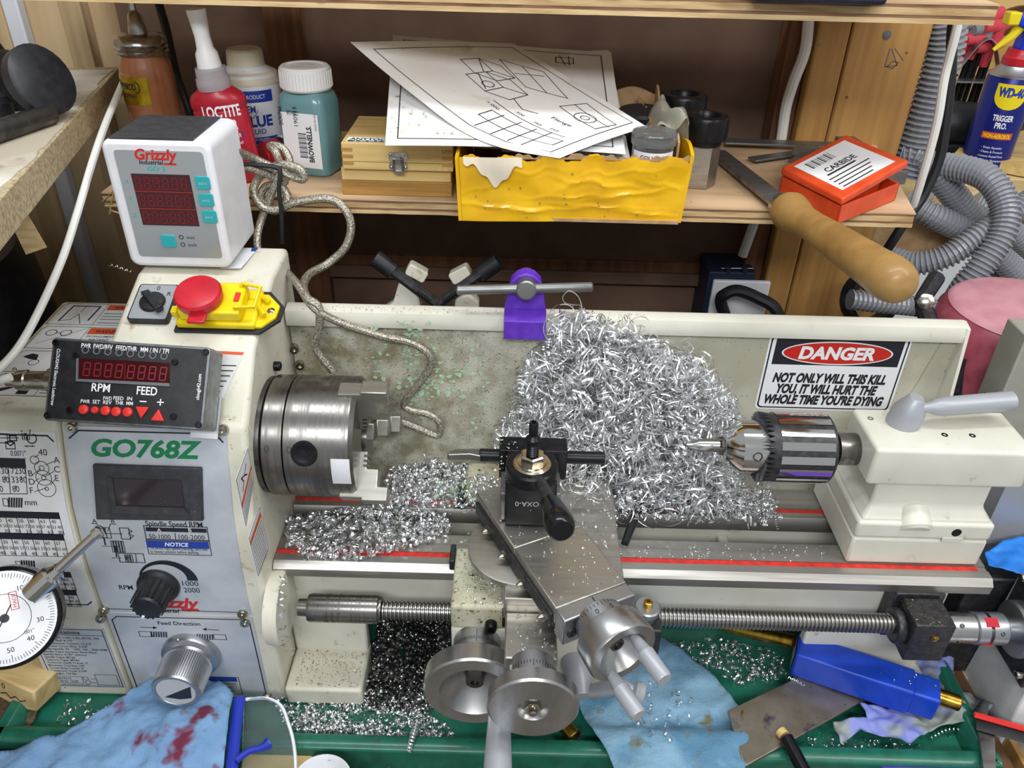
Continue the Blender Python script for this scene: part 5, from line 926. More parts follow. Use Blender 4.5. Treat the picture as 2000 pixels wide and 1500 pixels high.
# --- yellow taped carton
FY0, FY1 = 12.2, 13.0
yb = thing('yellow_carton', 'cardboard carton wrapped in yellow tape, jutting over the shelf edge', 'box', (5, 20, 25))
A = (-4.74, 12.20, 25.16); B_ = (14.28, 13.00, 25.75); z0 = 25.02; zt = 31.0
qx0, qx1 = A[0], B_[0]
def cart(u, v, w=0):   # u 0..1 along the front, v height, w depth behind
    bul = .1*math.sin(u*9)*math.sin(v*1.3)+.03*math.sin(u*23+v*2)
    return Vector((qx0+(qx1-qx0)*u+(.35*(v-25)/6 if u > .5 else -.25*(v-25)/6), FY0+(FY1-FY0)*u-(bul if 0 < u < 1 else 0), v))
r5 = random.Random(4)
top = [30.6+.25*math.sin(j*.9)+r5.uniform(-.12, .12) for j in range(41)]
wrk = [[r5.uniform(-1, 1) for _ in range(50)] for _ in range(20)]
def fw(a, b):
    v = 25.02+(top[min(40, int(a*40))]-25.02)*b; q = cart(a, v)
    cr = 0
    for (ca_, cb, sx, sy, am, an) in ((.2, .22, .22, .03, .13, -.35), (.42, .2, .2, .025, .1, .2), (.75, .45, .2, .03, .1, .5), (.85, .15, .15, .025, .1, -.3), (.3, .8, .15, .03, .06, .2), (.62, .62, .2, .03, .09, -.4), (.55, .42, .3, .02, .07, .15), (.7, .8, .2, .02, .06, .3), (.12, .55, .12, .02, .06, .9), (.9, .6, .1, .02, .07, -.8), (.48, .6, .05, .05, .07, 2.5), (.65, .25, .25, .02, .08, -.15)):
        d = b-cb-an*(a-ca_); cr += am*math.exp(-(d/sy)**2)*math.exp(-((a-ca_)/sx)**2)
    return q+Vector((0, -cr, 0))
P('front_wall', G().grid(fw, 80, 36, th=.3), 'yellow_tape', yb)
bx = [cart(0, 25.02), cart(1, 25.02)]; yb1 = 31.0
P('side_wall', G().grid(lambda a, b: Vector((bx[1].x+.35*b+.1*math.sin(a*9)+.3, 13.0+a*(yb1-13.0), 25.02+b*(6.0+.4*math.sin(a*11)))), 24, 8, th=.3), 'yellow_tape', yb)
P('side_wall', G().grid(lambda a, b: Vector((bx[0].x-.25*b-.02, 12.2+a*(yb1-12.2), 25.02+b*5.6)), 16, 6, th=.3), 'yellow_tape', yb)
P('back_wall', G().grid(lambda a, b: Vector((bx[0].x+a*(bx[1].x-bx[0].x+.6), yb1, 25.02+b*(7.0+.5*math.sin(a*17)))), 30, 6, th=.35), 'cardboard', yb)
P('base', G().span((bx[0].x, 12.6, 25.02), (bx[1].x, yb1, 25.3)), 'cardboard', yb)
P('inner_flap', G().grid(lambda a, b: Vector((bx[1].x-.2-2.0*b, 20+a*10, 30.2+b*1.6+.3*math.sin(a*13))), 14, 5, th=.15), 'cardboard', yb)
P('inner_flap', G().grid(lambda a, b: Vector((bx[1].x-.3, 15+a*15, 30.0+b*(1.5+1.2*a+.4*math.sin(a*21)))), 24, 4, th=.2), 'cardboard', yb)
P('torn_corner', G().grid(lambda a, b: cart(.02+.26*a, 30.75-b*(.5+1.9*math.exp(-((a-.55)/.25)**2)+.2*math.sin(a*27)))+Vector((0, -.28-.25*b, 0)), 24, 6, th=.05), 'torn_paper', yb)
P('rim_tear', G().grid(lambda a, b: cart(.25+.75*a, 30.5+b*(.3+.12*math.sin(a*40)+.1*math.sin(a*97)))+Vector((0, .05, 0)), 90, 2, th=.12), 'cardboard', yb)
# --- things in the carton
tb = thing('clear_tub', 'round clear plastic tub with lid, standing in the yellow carton', 'tub', (13.15, 23.41, 28.00))
q = Vector((11.72, 15.20, 30.81)); q.z = 27.5
P('lid', G().rev((q.x, q.y, 31.4), (0, 0, 1), [(0, 1.95), (.9, 1.95), (1.0, 1.85), (1.0, 0)], 36), 'clear_plastic', tb)
P('cup', G().rev((q.x, q.y, 25.5), (0, 0, 1), [(0, 1.7), (5.7, 1.8), (5.9, 1.9), (5.95, 1.8)], 36), 'clear_plastic', tb)
P('metal_bits', G().rev((q.x, q.y, 25.6), (0, 0, 1), [(0, 1.5), (5.2, 1.6), (5.3, 1.4), (5.4, 0)], 24), 'chrome', tb)
P('paper_label', cyl_patch((q.x, q.y), 1.82, -70, 60, 30.2, 31.0), 'ink_white', tb)
stamp('lettering', Ink().text('COLLET SET', (0, 30.4), .35, width=2.6, al='c', bold=.01), 'ink', tb, cylmap((q.x, q.y), 1.82), .06)
bag = thing('plastic_bag', 'crumpled cloudy plastic bag in the right end of the carton', 'bag', (15.13, 32.96, 29.00))
rb = random.Random(9)
o_ = Vector((11.63, 20.00, 31.82))
P('film', G().grid(lambda a, b: o_+Vector((a*3.8+.5*math.sin(b*9+a*3), -2.5+b*7+.6*math.sin(a*8), -1.5+2.4*math.sin(a*3.0)+.7*math.sin(a*11+b*7)+.5*math.sin(b*13))), 22, 22, th=.03), 'poly_bag', bag)
for i, (px_, py_, m, lab_) in enumerate(((0, 0, 'black_plastic', 'dark round tub behind the plastic bag in the carton'), )):
    c = Vector((9.8, 24, 27)); P('dark_tub', G().rev((c.x+2.2, c.y, 25.4), (0, 0, 1), [(0, 2.3), (6.0, 2.5), (6.3, 2.6), (6.6, 2.4), (6.6, 0)], 32), m, loc=(c.x+2, c.y, 25.3), label=lab_, cat='tub')
# --- drawings on paper
def paper(label, c00, c10, c11, c01, bend, lines, texts, edge=None, n=24):
    """corners (u,v): 00, 10, 11, 01; bend(u, v) lifts the sheet"""
    c = [Vector(q) for q in (c00, c10, c11, c01)]
    def f(u, v, w=0):
        e_ = edge(u) if edge else (c[0]*(1-u)+c[1]*u)
        p = e_*(1-v)+(c[3]*(1-u)+c[2]*u)*v; d = bend(u, v)
        nn = (c[1]-c[0]).cross(c[3]-c[0]).normalized();
        if nn.z < 0: nn = -nn
        return p+Vector(d)+nn*w
    t = thing('drawing_sheet', label, 'paper', (c[0]+c[2])/2, group='drawing sheets on the yellow carton')
    sh = P('sheet', G().grid(lambda a, b: f(a, b, 0), n, n, th=.02), 'paper', t)
    k = Ink()
    for L in lines:
        pts = []
        for a, b in zip(L, L[1:]):
            for s_ in range(5): pts.append((a[0]+(b[0]-a[0])*s_/5, a[1]+(b[1]-a[1])*s_/5))
        pts.append(L[-1]); k.line(pts, .0045)
    for tx in texts: k.text(*tx[:3], **tx[3])
    stamp('drawing_lines', k, 'ink', t, f, .035); return t
fl = lambda u, v: (0, 0, .25*math.sin(u*3+v*2))
B0 = (-11.28, 13.20, 31.16); B1 = (9.27, 14.20, 30.61); B2 = (9.49, 35.00, 35.32); B3 = (-13.34, 35.00, 35.96)
bd = [[(.05, .05), (.95, .05), (.95, .95), (.05, .95), (.05, .05)]]
paper('rearmost paper sheet peeking out behind the other drawings', (-5.27, 19.00, 30.03), (10.38, 19.00, 29.27), (9.44, 37.00, 35.42), (-8.09, 37.00, 34.37), lambda u, v: (0, 0, -.5), [[(.9, .1), (.9, .95)]], [])
paper('drawing sheet with a corner behind the stack at the right', (-1.47, 17.00, 30.02), (9.52, 15.00, 30.33), (8.85, 37.00, 34.58), (-0.93, 36.00, 34.98), lambda u, v: (0, 0, -.25), [], [])
paper('flat engineering drawing sheet hanging over the pine box', B0, B1, B2, B3, fl, bd+[[(.28, .35), (.28, .8)], [(.44, .3), (.44, .75), (.62, .72), (.6, .3), (.44, .3)], [(.46, .28), (.6, .26), (.58, .22), (.48, .24), (.46, .28)], [(.42, .2), (.66, .16)], [(.3, .55), (.4, .55)], [(.74, .9), (.82, .9), (.82, .84), (.74, .84), (.74, .9)], [(.76, .92), (.78, .82)], [(.8, .92), (.8, .82)], [(.13, .92), (.25, .9)]], [('2.500', (.285, .52), .02, dict(rot=90)), ('DWG 4', (.14, .86), .03, dict())])
KE = smooth_path([(-15.67, 24.00, 37.36), (-12.71, 22.50, 35.37), (-8.94, 19.50, 33.45), (-5.03, 15.80, 31.85), (-1.17, 13.00, 31.22), (3.50, 12.20, 30.76)], 6)
def kedge(u):
    t = u*(len(KE)-1); i = min(int(t), len(KE)-2); return KE[i].lerp(KE[i+1], t-i)
K0 = Vector((-15.67, 24.00, 37.36)); K1 = Vector((3.50, 12.20, 30.76)); K2 = Vector((11.29, 17.00, 32.25)); K3 = Vector((-0.71, 34.20, 35.81))
curl = lambda u, v: (0, 0, .15*math.sin(v*3.1))
def iso(u, v, s=1): return [[(u, v), (u+.12*s, v-.02), (u+.12*s, v+.1*s), (u, v+.12*s), (u, v)], [(u+.12*s, v-.02), (u+.2*s, v+.05), (u+.2*s, v+.17*s), (u+.12*s, v+.1*s)], [(u, v+.12*s), (u+.08*s, v+.19*s), (u+.2*s, v+.17*s)]]
ci = lambda u, v, r, n=16: [(u+r*math.cos(6.283*j/n), v+r*1.3*math.sin(6.283*j/n)) for j in range(n+1)]
paper('curled top drawing sheet, its left corner lifted in the air', K0, K1, K2, K3, curl,
      [[(.06, .08), (.94, .08), (.94, .94), (.06, .94), (.06, .08)]]+iso(.3, .42, 1.1)+iso(.18, .5, 1.0)+[[(.3, .54), (.18, .62)], [(.42, .42), (.3, .5)]]+[[(.2, .74), (.36, .9), (.62, .8), (.46, .66), (.2, .74)], [(.28, .82), (.54, .73)], [(.4, .86), (.34, .71)],
       [(.55, .3), (.9, .3), (.9, .2), (.55, .2), (.55, .3)], [(.6, .32), (.6, .1)], [(.68, .34), (.68, .1)], [(.76, .34), (.76, .1)], [(.82, .36), (.82, .1)], [(.5, .38), (.88, .36)], [(.66, .68), (.9, .62), (.92, .8), (.7, .86), (.66, .68)], [(.68, .78), (.92, .72)], [(.52, .5), (.6, .46), (.66, .5)]]+[ci(.8, .7, .05), ci(.8, .7, .02), ci(.39, .47, .025)],
      [('.500', (.6, .4), .02, {}), ('.750', (.7, .39), .02, {}), ('1.000', (.5, .33), .02, {}), ('.250', (.78, .4), .02, {}), ('Flange', (.72, .52), .03, {})], edge=kedge)
# --- collet chucks
hx = Vector((17.64, 21.74, 25.00)); hx.y = 23.5; hx.x = 17.9
c1_ = thing('collet_block', 'hexagonal steel collet block with black nut beside the carton', 'collet block', (hx.x, hx.y, 25))
P('hex_block', G().rev((hx.x, hx.y, 25.02), (0, 0, 1), [(0, 1.65), (.08, 1.72), (4.1, 1.72), (4.2, 1.6)], 6, R(20)), 'ground_steel', c1_)
def nut(parent, c, z, r):
    P('nut', G().rev((c.x, c.y, z), (0, 0, 1), [(0, r*.8), (.5, r*.86), (.6, r), (2.4, r), (2.7, r*.93), (2.75, r*.62), (2.3, r*.5), (1.0, r*.48), (1.0, 0)], 40), 'black_oxide', parent)
    for j in range(6):
        a = R(30+60*j); d = Vector((math.cos(a), math.sin(a), 0)); P('nut_slot', G().box(c+d*r*.97+Vector((0, 0, z+1.7-c.z)), (.22, .5, 1.6), math.degrees(a)), 'dark_hole', parent)
nut(c1_, hx, 29.1, 2.15)
hy = Vector((16.9, 30.5, 25))
c2_ = thing('collet_nut', 'black collet chuck standing behind the hexagonal collet block', 'collet block', (hy.x, hy.y, 25))
P('hex_block', G().rev((hy.x, hy.y, 25.02), (0, 0, 1), [(0, 1.65), (4.9, 1.72), (5.0, 1.6)], 6), 'ground_steel', c2_); nut(c2_, hy, 29.4, 2.4)
# --- squares
def square(label, a, b, c, d, wb, hb, z, hb2=1.3):
    """blade from a to b, beam from c to d (plan points)"""
    t = thing('engineer_square', label, 'square', (Vector(b)+Vector(c))/2, group='engineer squares on the lower shelf')
    def bar(p, q, w, z0, z1, nm, m):
        p = Vector((p[0], p[1], 0)); q = Vector((q[0], q[1], 0)); dd = (q-p).normalized(); nn = Vector((-dd.y, dd.x, 0))*w/2
        P(nm, G().add([Vector((v.x, v.y, zz)) for zz in (z0, z1) for v in (p-nn, q-nn, q+nn, p+nn)], [(3, 2, 1, 0), (4, 5, 6, 7), (0, 1, 5, 4), (1, 2, 6, 5), (2, 3, 7, 6), (3, 0, 4, 7)]), m, t, bev=.05)
    bar(a, b, wb, z+hb2*.4, z+hb2*.4+.22, 'blade', 'tool_steel'); bar(c, d, hb, z, z+hb2, 'beam', 'tool_steel'); return t
square('largest steel square, its blade pointing left along the shelf', (23.2, 36.6, 25), (36.8, 36.0, 25), (36.9, 37.2, 25), (38.2, 25.0, 25), 2.0, 2.2, 25.02, 1.4)
square('small steel square lying in front of the largest one', (25.0, 30.6, 25), (32.6, 34.4, 25), (32.0, 35.2, 25), (36.0, 28.6, 25), 1.4, 1.6, 25.02, .9)
square('smallest steel square half under the orange case', (28.2, 27.0, 25), (31.5, 31.4, 25), (29.8, 31.8, 25), (34.2, 28.0, 25), 1.2, 1.3, 25.95, .8)
# --- orange case, open a little
oc = thing('orange_case', 'small orange plastic case with white label, lid ajar', 'case', (30.5, 19, 25))
oO = Vector((28.53, 13.48, 25.00)); oU = (Vector((36.43, 20.29, 25.00))-oO); oV = (Vector((25.49, 21.46, 25.00))-oO)
OF = lambda u, v, w=0: oO+oU*u+oV*v+Vector((0, 0, w))
def open_box(u0, u1, v0, v1, z0, z1, t, nm, par, fn):
    g = G()
    for a0, a1, b0, b1, w0, w1 in ((u0, u1, v0, v1, z0, z0+.15), (u0, u0+t, v0, v1, z0, z1), (u1-t, u1, v0, v1, z0, z1), (u0, u1, v0, v0+t, z0, z1), (u0, u1, v1-t, v1, z0, z1)):
        g.add([fn(a, b, w) for w in (w0, w1) for a, b in ((a0, b0), (a1, b0), (a1, b1), (a0, b1))], [(3, 2, 1, 0), (4, 5, 6, 7), (0, 1, 5, 4), (1, 2, 6, 5), (2, 3, 7, 6), (3, 0, 4, 7)])
    return P(nm, g, 'orange_plastic', par, bev=.08)
open_box(0, 1, 0, 1, .03, 1.75, .025, 'tray', oc, OF)
LFn = lambda u, v, w=0: OF(-.02+u*1.04, -.02+v*1.04, 1.85+1.35*u+w)     # lid hinged along the left edge
g = G().add([LFn(a, b, w) for w in (0, .75) for a, b in ((0, 0), (1, 0), (1, 1), (0, 1))], [(3, 2, 1, 0), (4, 5, 6, 7), (0, 1, 5, 4), (1, 2, 6, 5), (2, 3, 7, 6), (3, 0, 4, 7)])
P('lid', g, 'orange_plastic', oc, bev=.22, seg=3)
P('label', G().prism([(.1, .12), (.88, .1), (.88, .9), (.1, .9)], lambda u, v, w: LFn(u, v, .76+w), 0, .02), 'ink_white', oc)
k = Ink()
for j in range(12): k.rect((.2+j*.03, .68), (.2+j*.03+(.008 if j % 3 else .018), .84))
k.text('CARBIDE', (.25, .5), .09, width=.45, bold=.02).rect((.2, .44), (.62, .47))
for j in range(4): k.rect((.15, .36-j*.07), (.75-.05*j, .38-j*.07))
stamp('lettering', k, 'ink', oc, lambda u, v, w=0: LFn(u, v, .79+w), 0)
P('clasp', G().prism([(.42, 0), (.62, 0), (.62, 1.5), (.42, 1.5)], lambda u, v, w: OF(1.02+w, u-.1, v+.9), 0, .02), 'orange_plastic', oc)
for j in range(3): P('divider', G().add([OF(a, b, w) for w in (.1, 1.2) for a, b in ((.05, .25+.22*j), (.95, .25+.22*j), (.95, .28+.22*j), (.05, .28+.22*j))], [(3, 2, 1, 0), (4, 5, 6, 7), (0, 1, 5, 4), (1, 2, 6, 5), (2, 3, 7, 6), (3, 0, 4, 7)]), 'orange_plastic', oc)
# --- wooden handled scraper jutting over the shelf edge
sp0 = Vector((21.8, 33.6, 25.15)); sp1 = Vector((24.3, 15.6, 25.75)); sp2 = Vector((28.3, -1.6, 26.2)); hd = (sp2-sp1).normalized()
scr = thing('wood_handled_scraper', 'long wooden handled steel scraper jutting out over the shelf edge', 'scraper', sp1)
bd_ = (sp1-sp0).normalized(); nn = Vector((-bd_.y, bd_.x, 0)).normalized()*1.0; uz = Vector((0, 0, .38))
P('blade', G().add([v+w_ for w_ in (Vector((0, 0, -.1)), uz) for v in (sp0-nn, sp1-nn, sp1+nn, sp0+nn)], [(3, 2, 1, 0), (4, 5, 6, 7), (0, 1, 5, 4), (1, 2, 6, 5), (2, 3, 7, 6), (3, 0, 4, 7)]), 'tool_steel', scr, bev=.05)
P('ferrule', G().rev(sp1-hd*.9, hd, [(0, .95), (.1, 1.15), (1.2, 1.2), (1.3, 1.1)], 28), 'alu_satin', scr)
HL = (sp2-sp1).length
P('handle', G().rev(sp1+hd*.2, hd, [(0, 1.2), (.15, 1.55), (.9, 1.75), (1.8, 1.62), (3.2, 1.28), (5.0, 1.28), (8.5, 1.45), (HL-4.0, 1.62), (HL-2.2, 1.74), (HL-1.3, 1.68), (HL-.7, 1.5), (HL-.3, 1.2), (HL-.08, .75), (HL, 0)], 40), 'handle_wood', scr)

# ================================================================ CABLES AND HOSES
def cable(name, label, cat, pts, r, m, n=10, sm=10, loc=None, group=None):
    p = smooth_path(pts, sm); return P(name, G().tube(p, r, n), m, loc=loc or pts[0], label=label, cat=cat, group=group)
# braided cables from the readout, knotted behind it
cable('braided_cable', 'braided steel cable knotted in loops beside the readout', 'cable',
      [(-24.21, 13.00, 30.53), (-23.05, 15.00, 29.06), (-20.65, 15.50, 27.67), (-19.15, 15.20, 27.35), (-19.36, 15.20, 28.27), (-21.25, 15.60, 28.46), (-23.31, 16.20, 27.13), (-23.93, 15.60, 25.89), (-23.08, 15.20, 24.61), (-21.55, 15.20, 24.51), (-20.87, 15.60, 25.50), (-21.60, 15.90, 26.47), (-22.99, 16.20, 26.14), (-23.44, 15.90, 25.07), (-22.25, 15.40, 24.22), (-19.91, 15.00, 25.26), (-16.58, 14.80, 25.66), (-15.09, 14.40, 23.92), (-15.60, 14.00, 21.58), (-17.39, 13.60, 19.92), (-18.59, 11.50, 19.83), (-18.62, 9.20, 19.77), (-17.89, 7.30, 19.54), (-16.90, 6.90, 18.88), (-17.04, 6.90, 16.86), (-17.63, 6.90, 14.76), (-16.32, 6.90, 12.37)], .38, 'braid')
cable('braided_cable', 'braided steel cable drooping down the splash guard to the chuck', 'cable',
      [(-24.55, 13.40, 29.25), (-22.46, 15.40, 27.66), (-21.05, 15.90, 26.77), (-21.34, 15.60, 29.47), (-22.10, 16.60, 29.83), (-20.97, 16.40, 29.69), (-20.39, 16.00, 28.54), (-21.34, 15.40, 27.45), (-23.37, 15.20, 23.62), (-23.77, 14.00, 21.85), (-23.25, 13.20, 20.70), (-20.90, 11.60, 20.07), (-18.98, 8.80, 20.05), (-17.35, 6.90, 18.87), (-15.43, 7.20, 17.36), (-12.03, 7.80, 15.73), (-9.38, 8.30, 14.83), (-7.75, 8.30, 13.69), (-7.61, 8.30, 12.32), (-8.52, 8.20, 10.67), (-10.16, 8.10, 8.37), (-9.70, 8.00, 7.56), (-8.00, 8.00, 7.14), (-6.89, 7.90, 6.22), (-7.07, 7.80, 4.76), (-8.77, 7.70, 5.52), (-11.15, 7.60, 6.72)], .36, 'braid')
cable('black_wire', 'thin black wire hanging off the knotted braided cables', 'wire', [(-24.46, 13.20, 29.14), (-22.98, 14.60, 28.73), (-21.30, 14.90, 28.45), (-21.03, 14.80, 27.89), (-21.26, 14.60, 26.56), (-21.35, 14.60, 24.16), (-21.68, 14.60, 21.41)], .2, 'cable_black')
cable('black_cable', 'black cable hanging down the wall behind the jar', 'cable', [(-38.10, 37.00, 38.66), (-37.41, 36.00, 35.86), (-36.87, 35.00, 31.45), (-35.83, 34.00, 27.97), (-36.15, 34.00, 23.48), (-36.36, 33.00, 19.10)], .45, 'cable_black')
cable('white_cable', 'white cable curving from the left shelf down to the controller plug', 'cable', [(-40.56, 31.00, 32.20), (-39.71, 28.00, 31.98), (-36.04, 16.00, 31.65), (-34.78, 10.00, 30.31), (-35.13, 6.00, 27.09), (-35.65, 3.00, 24.43), (-36.83, 0.00, 21.45), (-37.28, -3.00, 19.98), (-38.22, -5.00, 19.02), (-38.71, -6.20, 18.88), (-37.86, -6.40, 18.86), (-36.85, -6.30, 19.27), (-36.28, -6.10, 19.42)], .3, 'cable_white')
k = Ink().text('E312831  SPT-2  105C', (0, 0), .32, width=4.5)
cable('white_cable', 'white cable stapled beside the timber post under the upper shelf', 'cable', [(30.85, 39.40, 38.24), (31.09, 39.20, 34.93), (30.55, 39.20, 31.70), (30.34, 39.40, 28.86), (30.59, 39.60, 25.04), (30.43, 39.80, 21.63), (29.57, 40.00, 15.11), (28.84, 40.00, 10.30)], .6, 'cable_white')
cable('white_cable', 'straight white cord in front of the hoses at the right', 'cable', [(40.08, 26.00, 41.08), (40.27, 26.00, 39.35), (40.22, 25.50, 35.39), (40.57, 25.00, 31.23), (40.76, 25.00, 25.65), (41.19, 26.00, 22.04), (42.92, 30.00, 18.80)], .42, 'cable_white')
cable('black_cable', 'black cord hanging in front of the hoses at the right', 'cable', [(40.70, 28.00, 40.82), (40.88, 28.00, 39.05), (41.81, 27.50, 35.00), (42.34, 27.00, 31.25), (42.70, 26.50, 27.32), (42.02, 26.00, 23.72), (40.73, 25.50, 21.10), (39.69, 26.00, 16.81), (40.66, 30.00, 11.21)], .5, 'cable_black')
def hose(label, pts, r, pitch=.5, n=14):
    p = smooth_path(pts, 16); L = [0]
    for a, b in zip(p, p[1:]): L.append(L[-1]+(b-a).length)
    m = int(L[-1]/pitch); q = []; rr_ = []; i = 0
    for j in range(m*4+1):
        s_ = L[-1]*j/(m*4)
        while i < len(L)-2 and L[i+1] < s_: i += 1
        q.append(p[i].lerp(p[i+1], (s_-L[i])/max(1e-6, L[i+1]-L[i]))); rr_.append(r*(1.0, 1.0, .8, .8)[j % 4])
    return P('corrugated_hose', G().tube(q, rr_, n), 'hose_grey', loc=pts[0], label=label, cat='hose', group='grey corrugated hoses', ang=25)
hose('grey corrugated hose hanging straight down beside the timber post', [(45.01, 40.00, 41.24), (46.50, 40.00, 36.21), (46.72, 40.00, 31.93), (46.59, 40.00, 27.98), (46.46, 40.00, 24.44), (45.96, 40.00, 21.36)], 2.1, .62)
hose('grey corrugated hose arching over in a tall loop at the right', [(45.14, 40.00, 23.80), (47.21, 39.00, 23.56), (52.41, 38.00, 19.09), (57.73, 37.00, 13.79), (60.72, 37.00, 9.78), (63.89, 38.00, 5.07)], 1.6)
hose('grey corrugated hose forming the big foreground loop at the right', [(47.41, 42.00, 21.88), (49.93, 38.00, 23.04), (52.40, 34.00, 23.22), (53.78, 31.00, 21.09), (53.38, 29.00, 18.30), (51.76, 28.00, 15.03), (50.89, 28.00, 12.49), (50.90, 29.00, 9.37)], 1.55)
hose('grey corrugated hose running low from the scraper handle to the right', [(44.13, 33.00, 13.51), (46.23, 31.00, 13.82), (48.86, 30.00, 15.29), (51.78, 30.50, 17.64), (55.29, 32.00, 19.56), (59.15, 34.00, 21.33)], 1.4)
hose('grey corrugated hose slanting down behind the shelf end', [(46.45, 38.00, 18.61), (48.89, 36.00, 17.85), (52.81, 35.50, 16.24), (56.29, 35.20, 14.52), (62.98, 35.00, 9.42)], 1.5)
hose('short grey corrugated hose tucked behind the guard rim', [(35.58, 22.00, 13.48), (38.92, 22.00, 13.15), (43.38, 22.00, 12.79), (46.97, 22.00, 12.16)], 1.1)
hose('grey corrugated hose at the far right edge behind the loops', [(57.85, 44.00, 16.72), (61.28, 43.00, 14.81), (68.29, 43.00, 10.09)], 1.5)
# ================================================================ RIGHT SIDE: SPRAY CAN, HEX KEYS, TANK, CLUTTER
wb_ = Vector((67.63, 61.44, 16.00)); wr = 3.15; wh = 12.6
wd4 = thing('spray_can', 'blue and yellow trigger spray can on the side bench', 'spray can', wb_)
cz = lambda t: wb_.z+t
P('can', G().rev((wb_.x, wb_.y, 16.02), (0, 0, 1), [(0, wr*.93), (.3, wr), (wh, wr), (wh+.15, wr*.97)], 40), 'wd_blue', wd4)
P('dome', G().rev((wb_.x, wb_.y, 16+wh+.1), (0, 0, 1), [(0, wr*1.03), (.25, wr*1.03), (.4, wr*.9), (1.4, wr*.62), (1.6, wr*.6)], 40), 'alu_satin', wd4)
P('red_collar', G().rev((wb_.x, wb_.y, 16+wh+1.5), (0, 0, 1), [(0, wr*.66), (.9, wr*.66), (1.1, wr*.6), (2.0, wr*.55)], 30), 'red_plastic', wd4)
P('spray_head', G().add([(wb_.x+x, wb_.y+y*w_, 16+wh+z) for x, z, w_ in ((-1.0, 3.3, 1), (1.9, 3.3, 1), (3.6, 4.6, 1), (4.2, 6.6, 1), (3.8, 7.8, .8), (-2.1, 7.9, .8), (-2.1, 6.4, 1), (-.8, 5.9, 1)) for y in (-1.15, 1.15)], [(0, 2, 4, 6, 8, 10, 12, 14), (15, 13, 11, 9, 7, 5, 3, 1)]+[(2*i, 2*i+1, (2*i+3) % 16, (2*i+2) % 16) for i in range(8)]), 'wd_head', wd4, bev=.3, seg=3)
P('nozzle', G().span((wb_.x-3.6, wb_.y-.9, 16+wh+6.4), (wb_.x-2.0, wb_.y+.9, 16+wh+8.0)), 'wd_yellow', wd4, bev=.2)
P('trigger', G().tube([(wb_.x-1.3, wb_.y, 16+wh+6.3), (wb_.x-2.0, wb_.y, 16+wh+5.0), (wb_.x-3.9, wb_.y, 16+wh+3.2)], [.75, .6, .25], 10), 'wd_yellow', wd4)
wm = cylmap((wb_.x, wb_.y), wr, -.35)
T = 16+wh
P('yellow_shield', G().grid(lambda a, b: wm((a-.5)*4.0*(1 if b > .55 else math.sqrt(max(.02, 1-((.55-b)/.56)**2))), T-3.9+3.3*b, .03), 14, 14), 'wd_yellow', wd4, fix=False)
stamp('brand_lettering', Ink().text('WD-40', (0, T-2.2), 1.1, width=3.3, al='c', bold=.06), 'ink_blue', wd4, wm, .045)
stamp('white_lettering', Ink().text('TRIGGER', (0, T-5.4), .75, width=2.6, al='c', bold=.03).text('PRO.', (0, T-6.4), .75, width=1.5, al='c', bold=.03).text('- Stops Squeaks', (-1.5, T-9.2), .3, width=2.6).text('- Cleans & Protects', (-1.6, T-9.8), .3, width=3.0).text('- Loosens Rusted Parts', (-1.7, T-10.4), .3, width=3.3).text('- Frees Sticky Mechanisms', (-1.8, T-11.0), .3, width=3.5).text('- Drives Out Moisture', (-1.8, T-11.6), .3, width=3.2), 'ink_white', wd4, wm, .035)
P('orange_band', G().grid(lambda a, b: wm(-2.0+4*a, T-7.9+.9*b, .03), 12, 1), 'ink_orange', wd4, fix=False); stamp('band_lettering', Ink().text('NON-AEROSOL', (0, T-7.72), .52, width=3.5, al='c', bold=.03), 'wd_yellow', wd4, wm, .04)
# hex key rack with red T-handles
hk = thing('hex_key_rack', 'metal rack for hex keys behind the white cord', 'rack', (79.82, 94.24, 16.10))
hb = Vector((71.65, 78.00, 20.76)); yy = 78
hx0, hx1 = (66.72, 78.00, 23.39)[0], (74.59, 78.00, 23.58)[0]; hz = (70.41, 78.00, 24.48)[2]; hz2 = (71.65, 78.00, 20.76)[2]
P('bar', G().span((hx0, yy-2, hz), (hx1, yy+2.5, hz+.3)), 'alu_satin', hk); P('base_bar', G().span((hx0-3, yy-3, 16.03), (hx1-3, yy+4, 16.6)), 'gunmetal', hk)
P('bar_post', G().span((hx1-1, yy-1, 16.5), (hx1-.5, yy+1, hz)), 'alu_satin', hk); P('bar_post', G().span((hx0+.5, yy-1, 16.5), (hx0+1, yy+1, hz)), 'alu_satin', hk)
P('arched_strap', G().grid(lambda a, b: Vector((hx0+.5+(hx1-hx0-1)*a, yy-2.2+b*1.4, hz+1.5+5.0*math.sin(math.pi*a))), 20, 2, th=.15), 'alu_satin', hk)
rk = random.Random(21)
for j in range(7):
    x = hx0+.9+j*(hx1-hx0-2.4)/6; tp_ = hz+4.5+rk.uniform(0, 5); lx = rk.uniform(-1.0, 1.0); m = 'grey_grip' if j in (1, 4) else 'red_grip'
    t = thing('t_handle_hex_key', ('grey' if m == 'grey_grip' else 'red')+' handled hex key, number %s from the left in the rack' % ('one two three four five six seven'.split()[j]), 'hex key', (x, yy, 17), group='T-handle hex keys in the rack')
    P('shaft', G().cyl((x-.5, yy, 16.7), (x+lx*.3, yy+.3, tp_), .38, n=10), 'black_oxide', t)
    P('grip', G().tube([(x+lx-2.6, yy-1.0, tp_+.4), (x+lx-1.2, yy-.3, tp_+.6), (x+lx+.2, yy, tp_+.5), (x+lx+2.4, yy+1.0, tp_+1.2)], [.85, 1.05, 1.1, .9], 12).tube([(x+lx*.3, yy+.2, tp_-2.4), (x+lx*.6, yy, tp_+.4)], [.7, 1.0], 10), m, t)
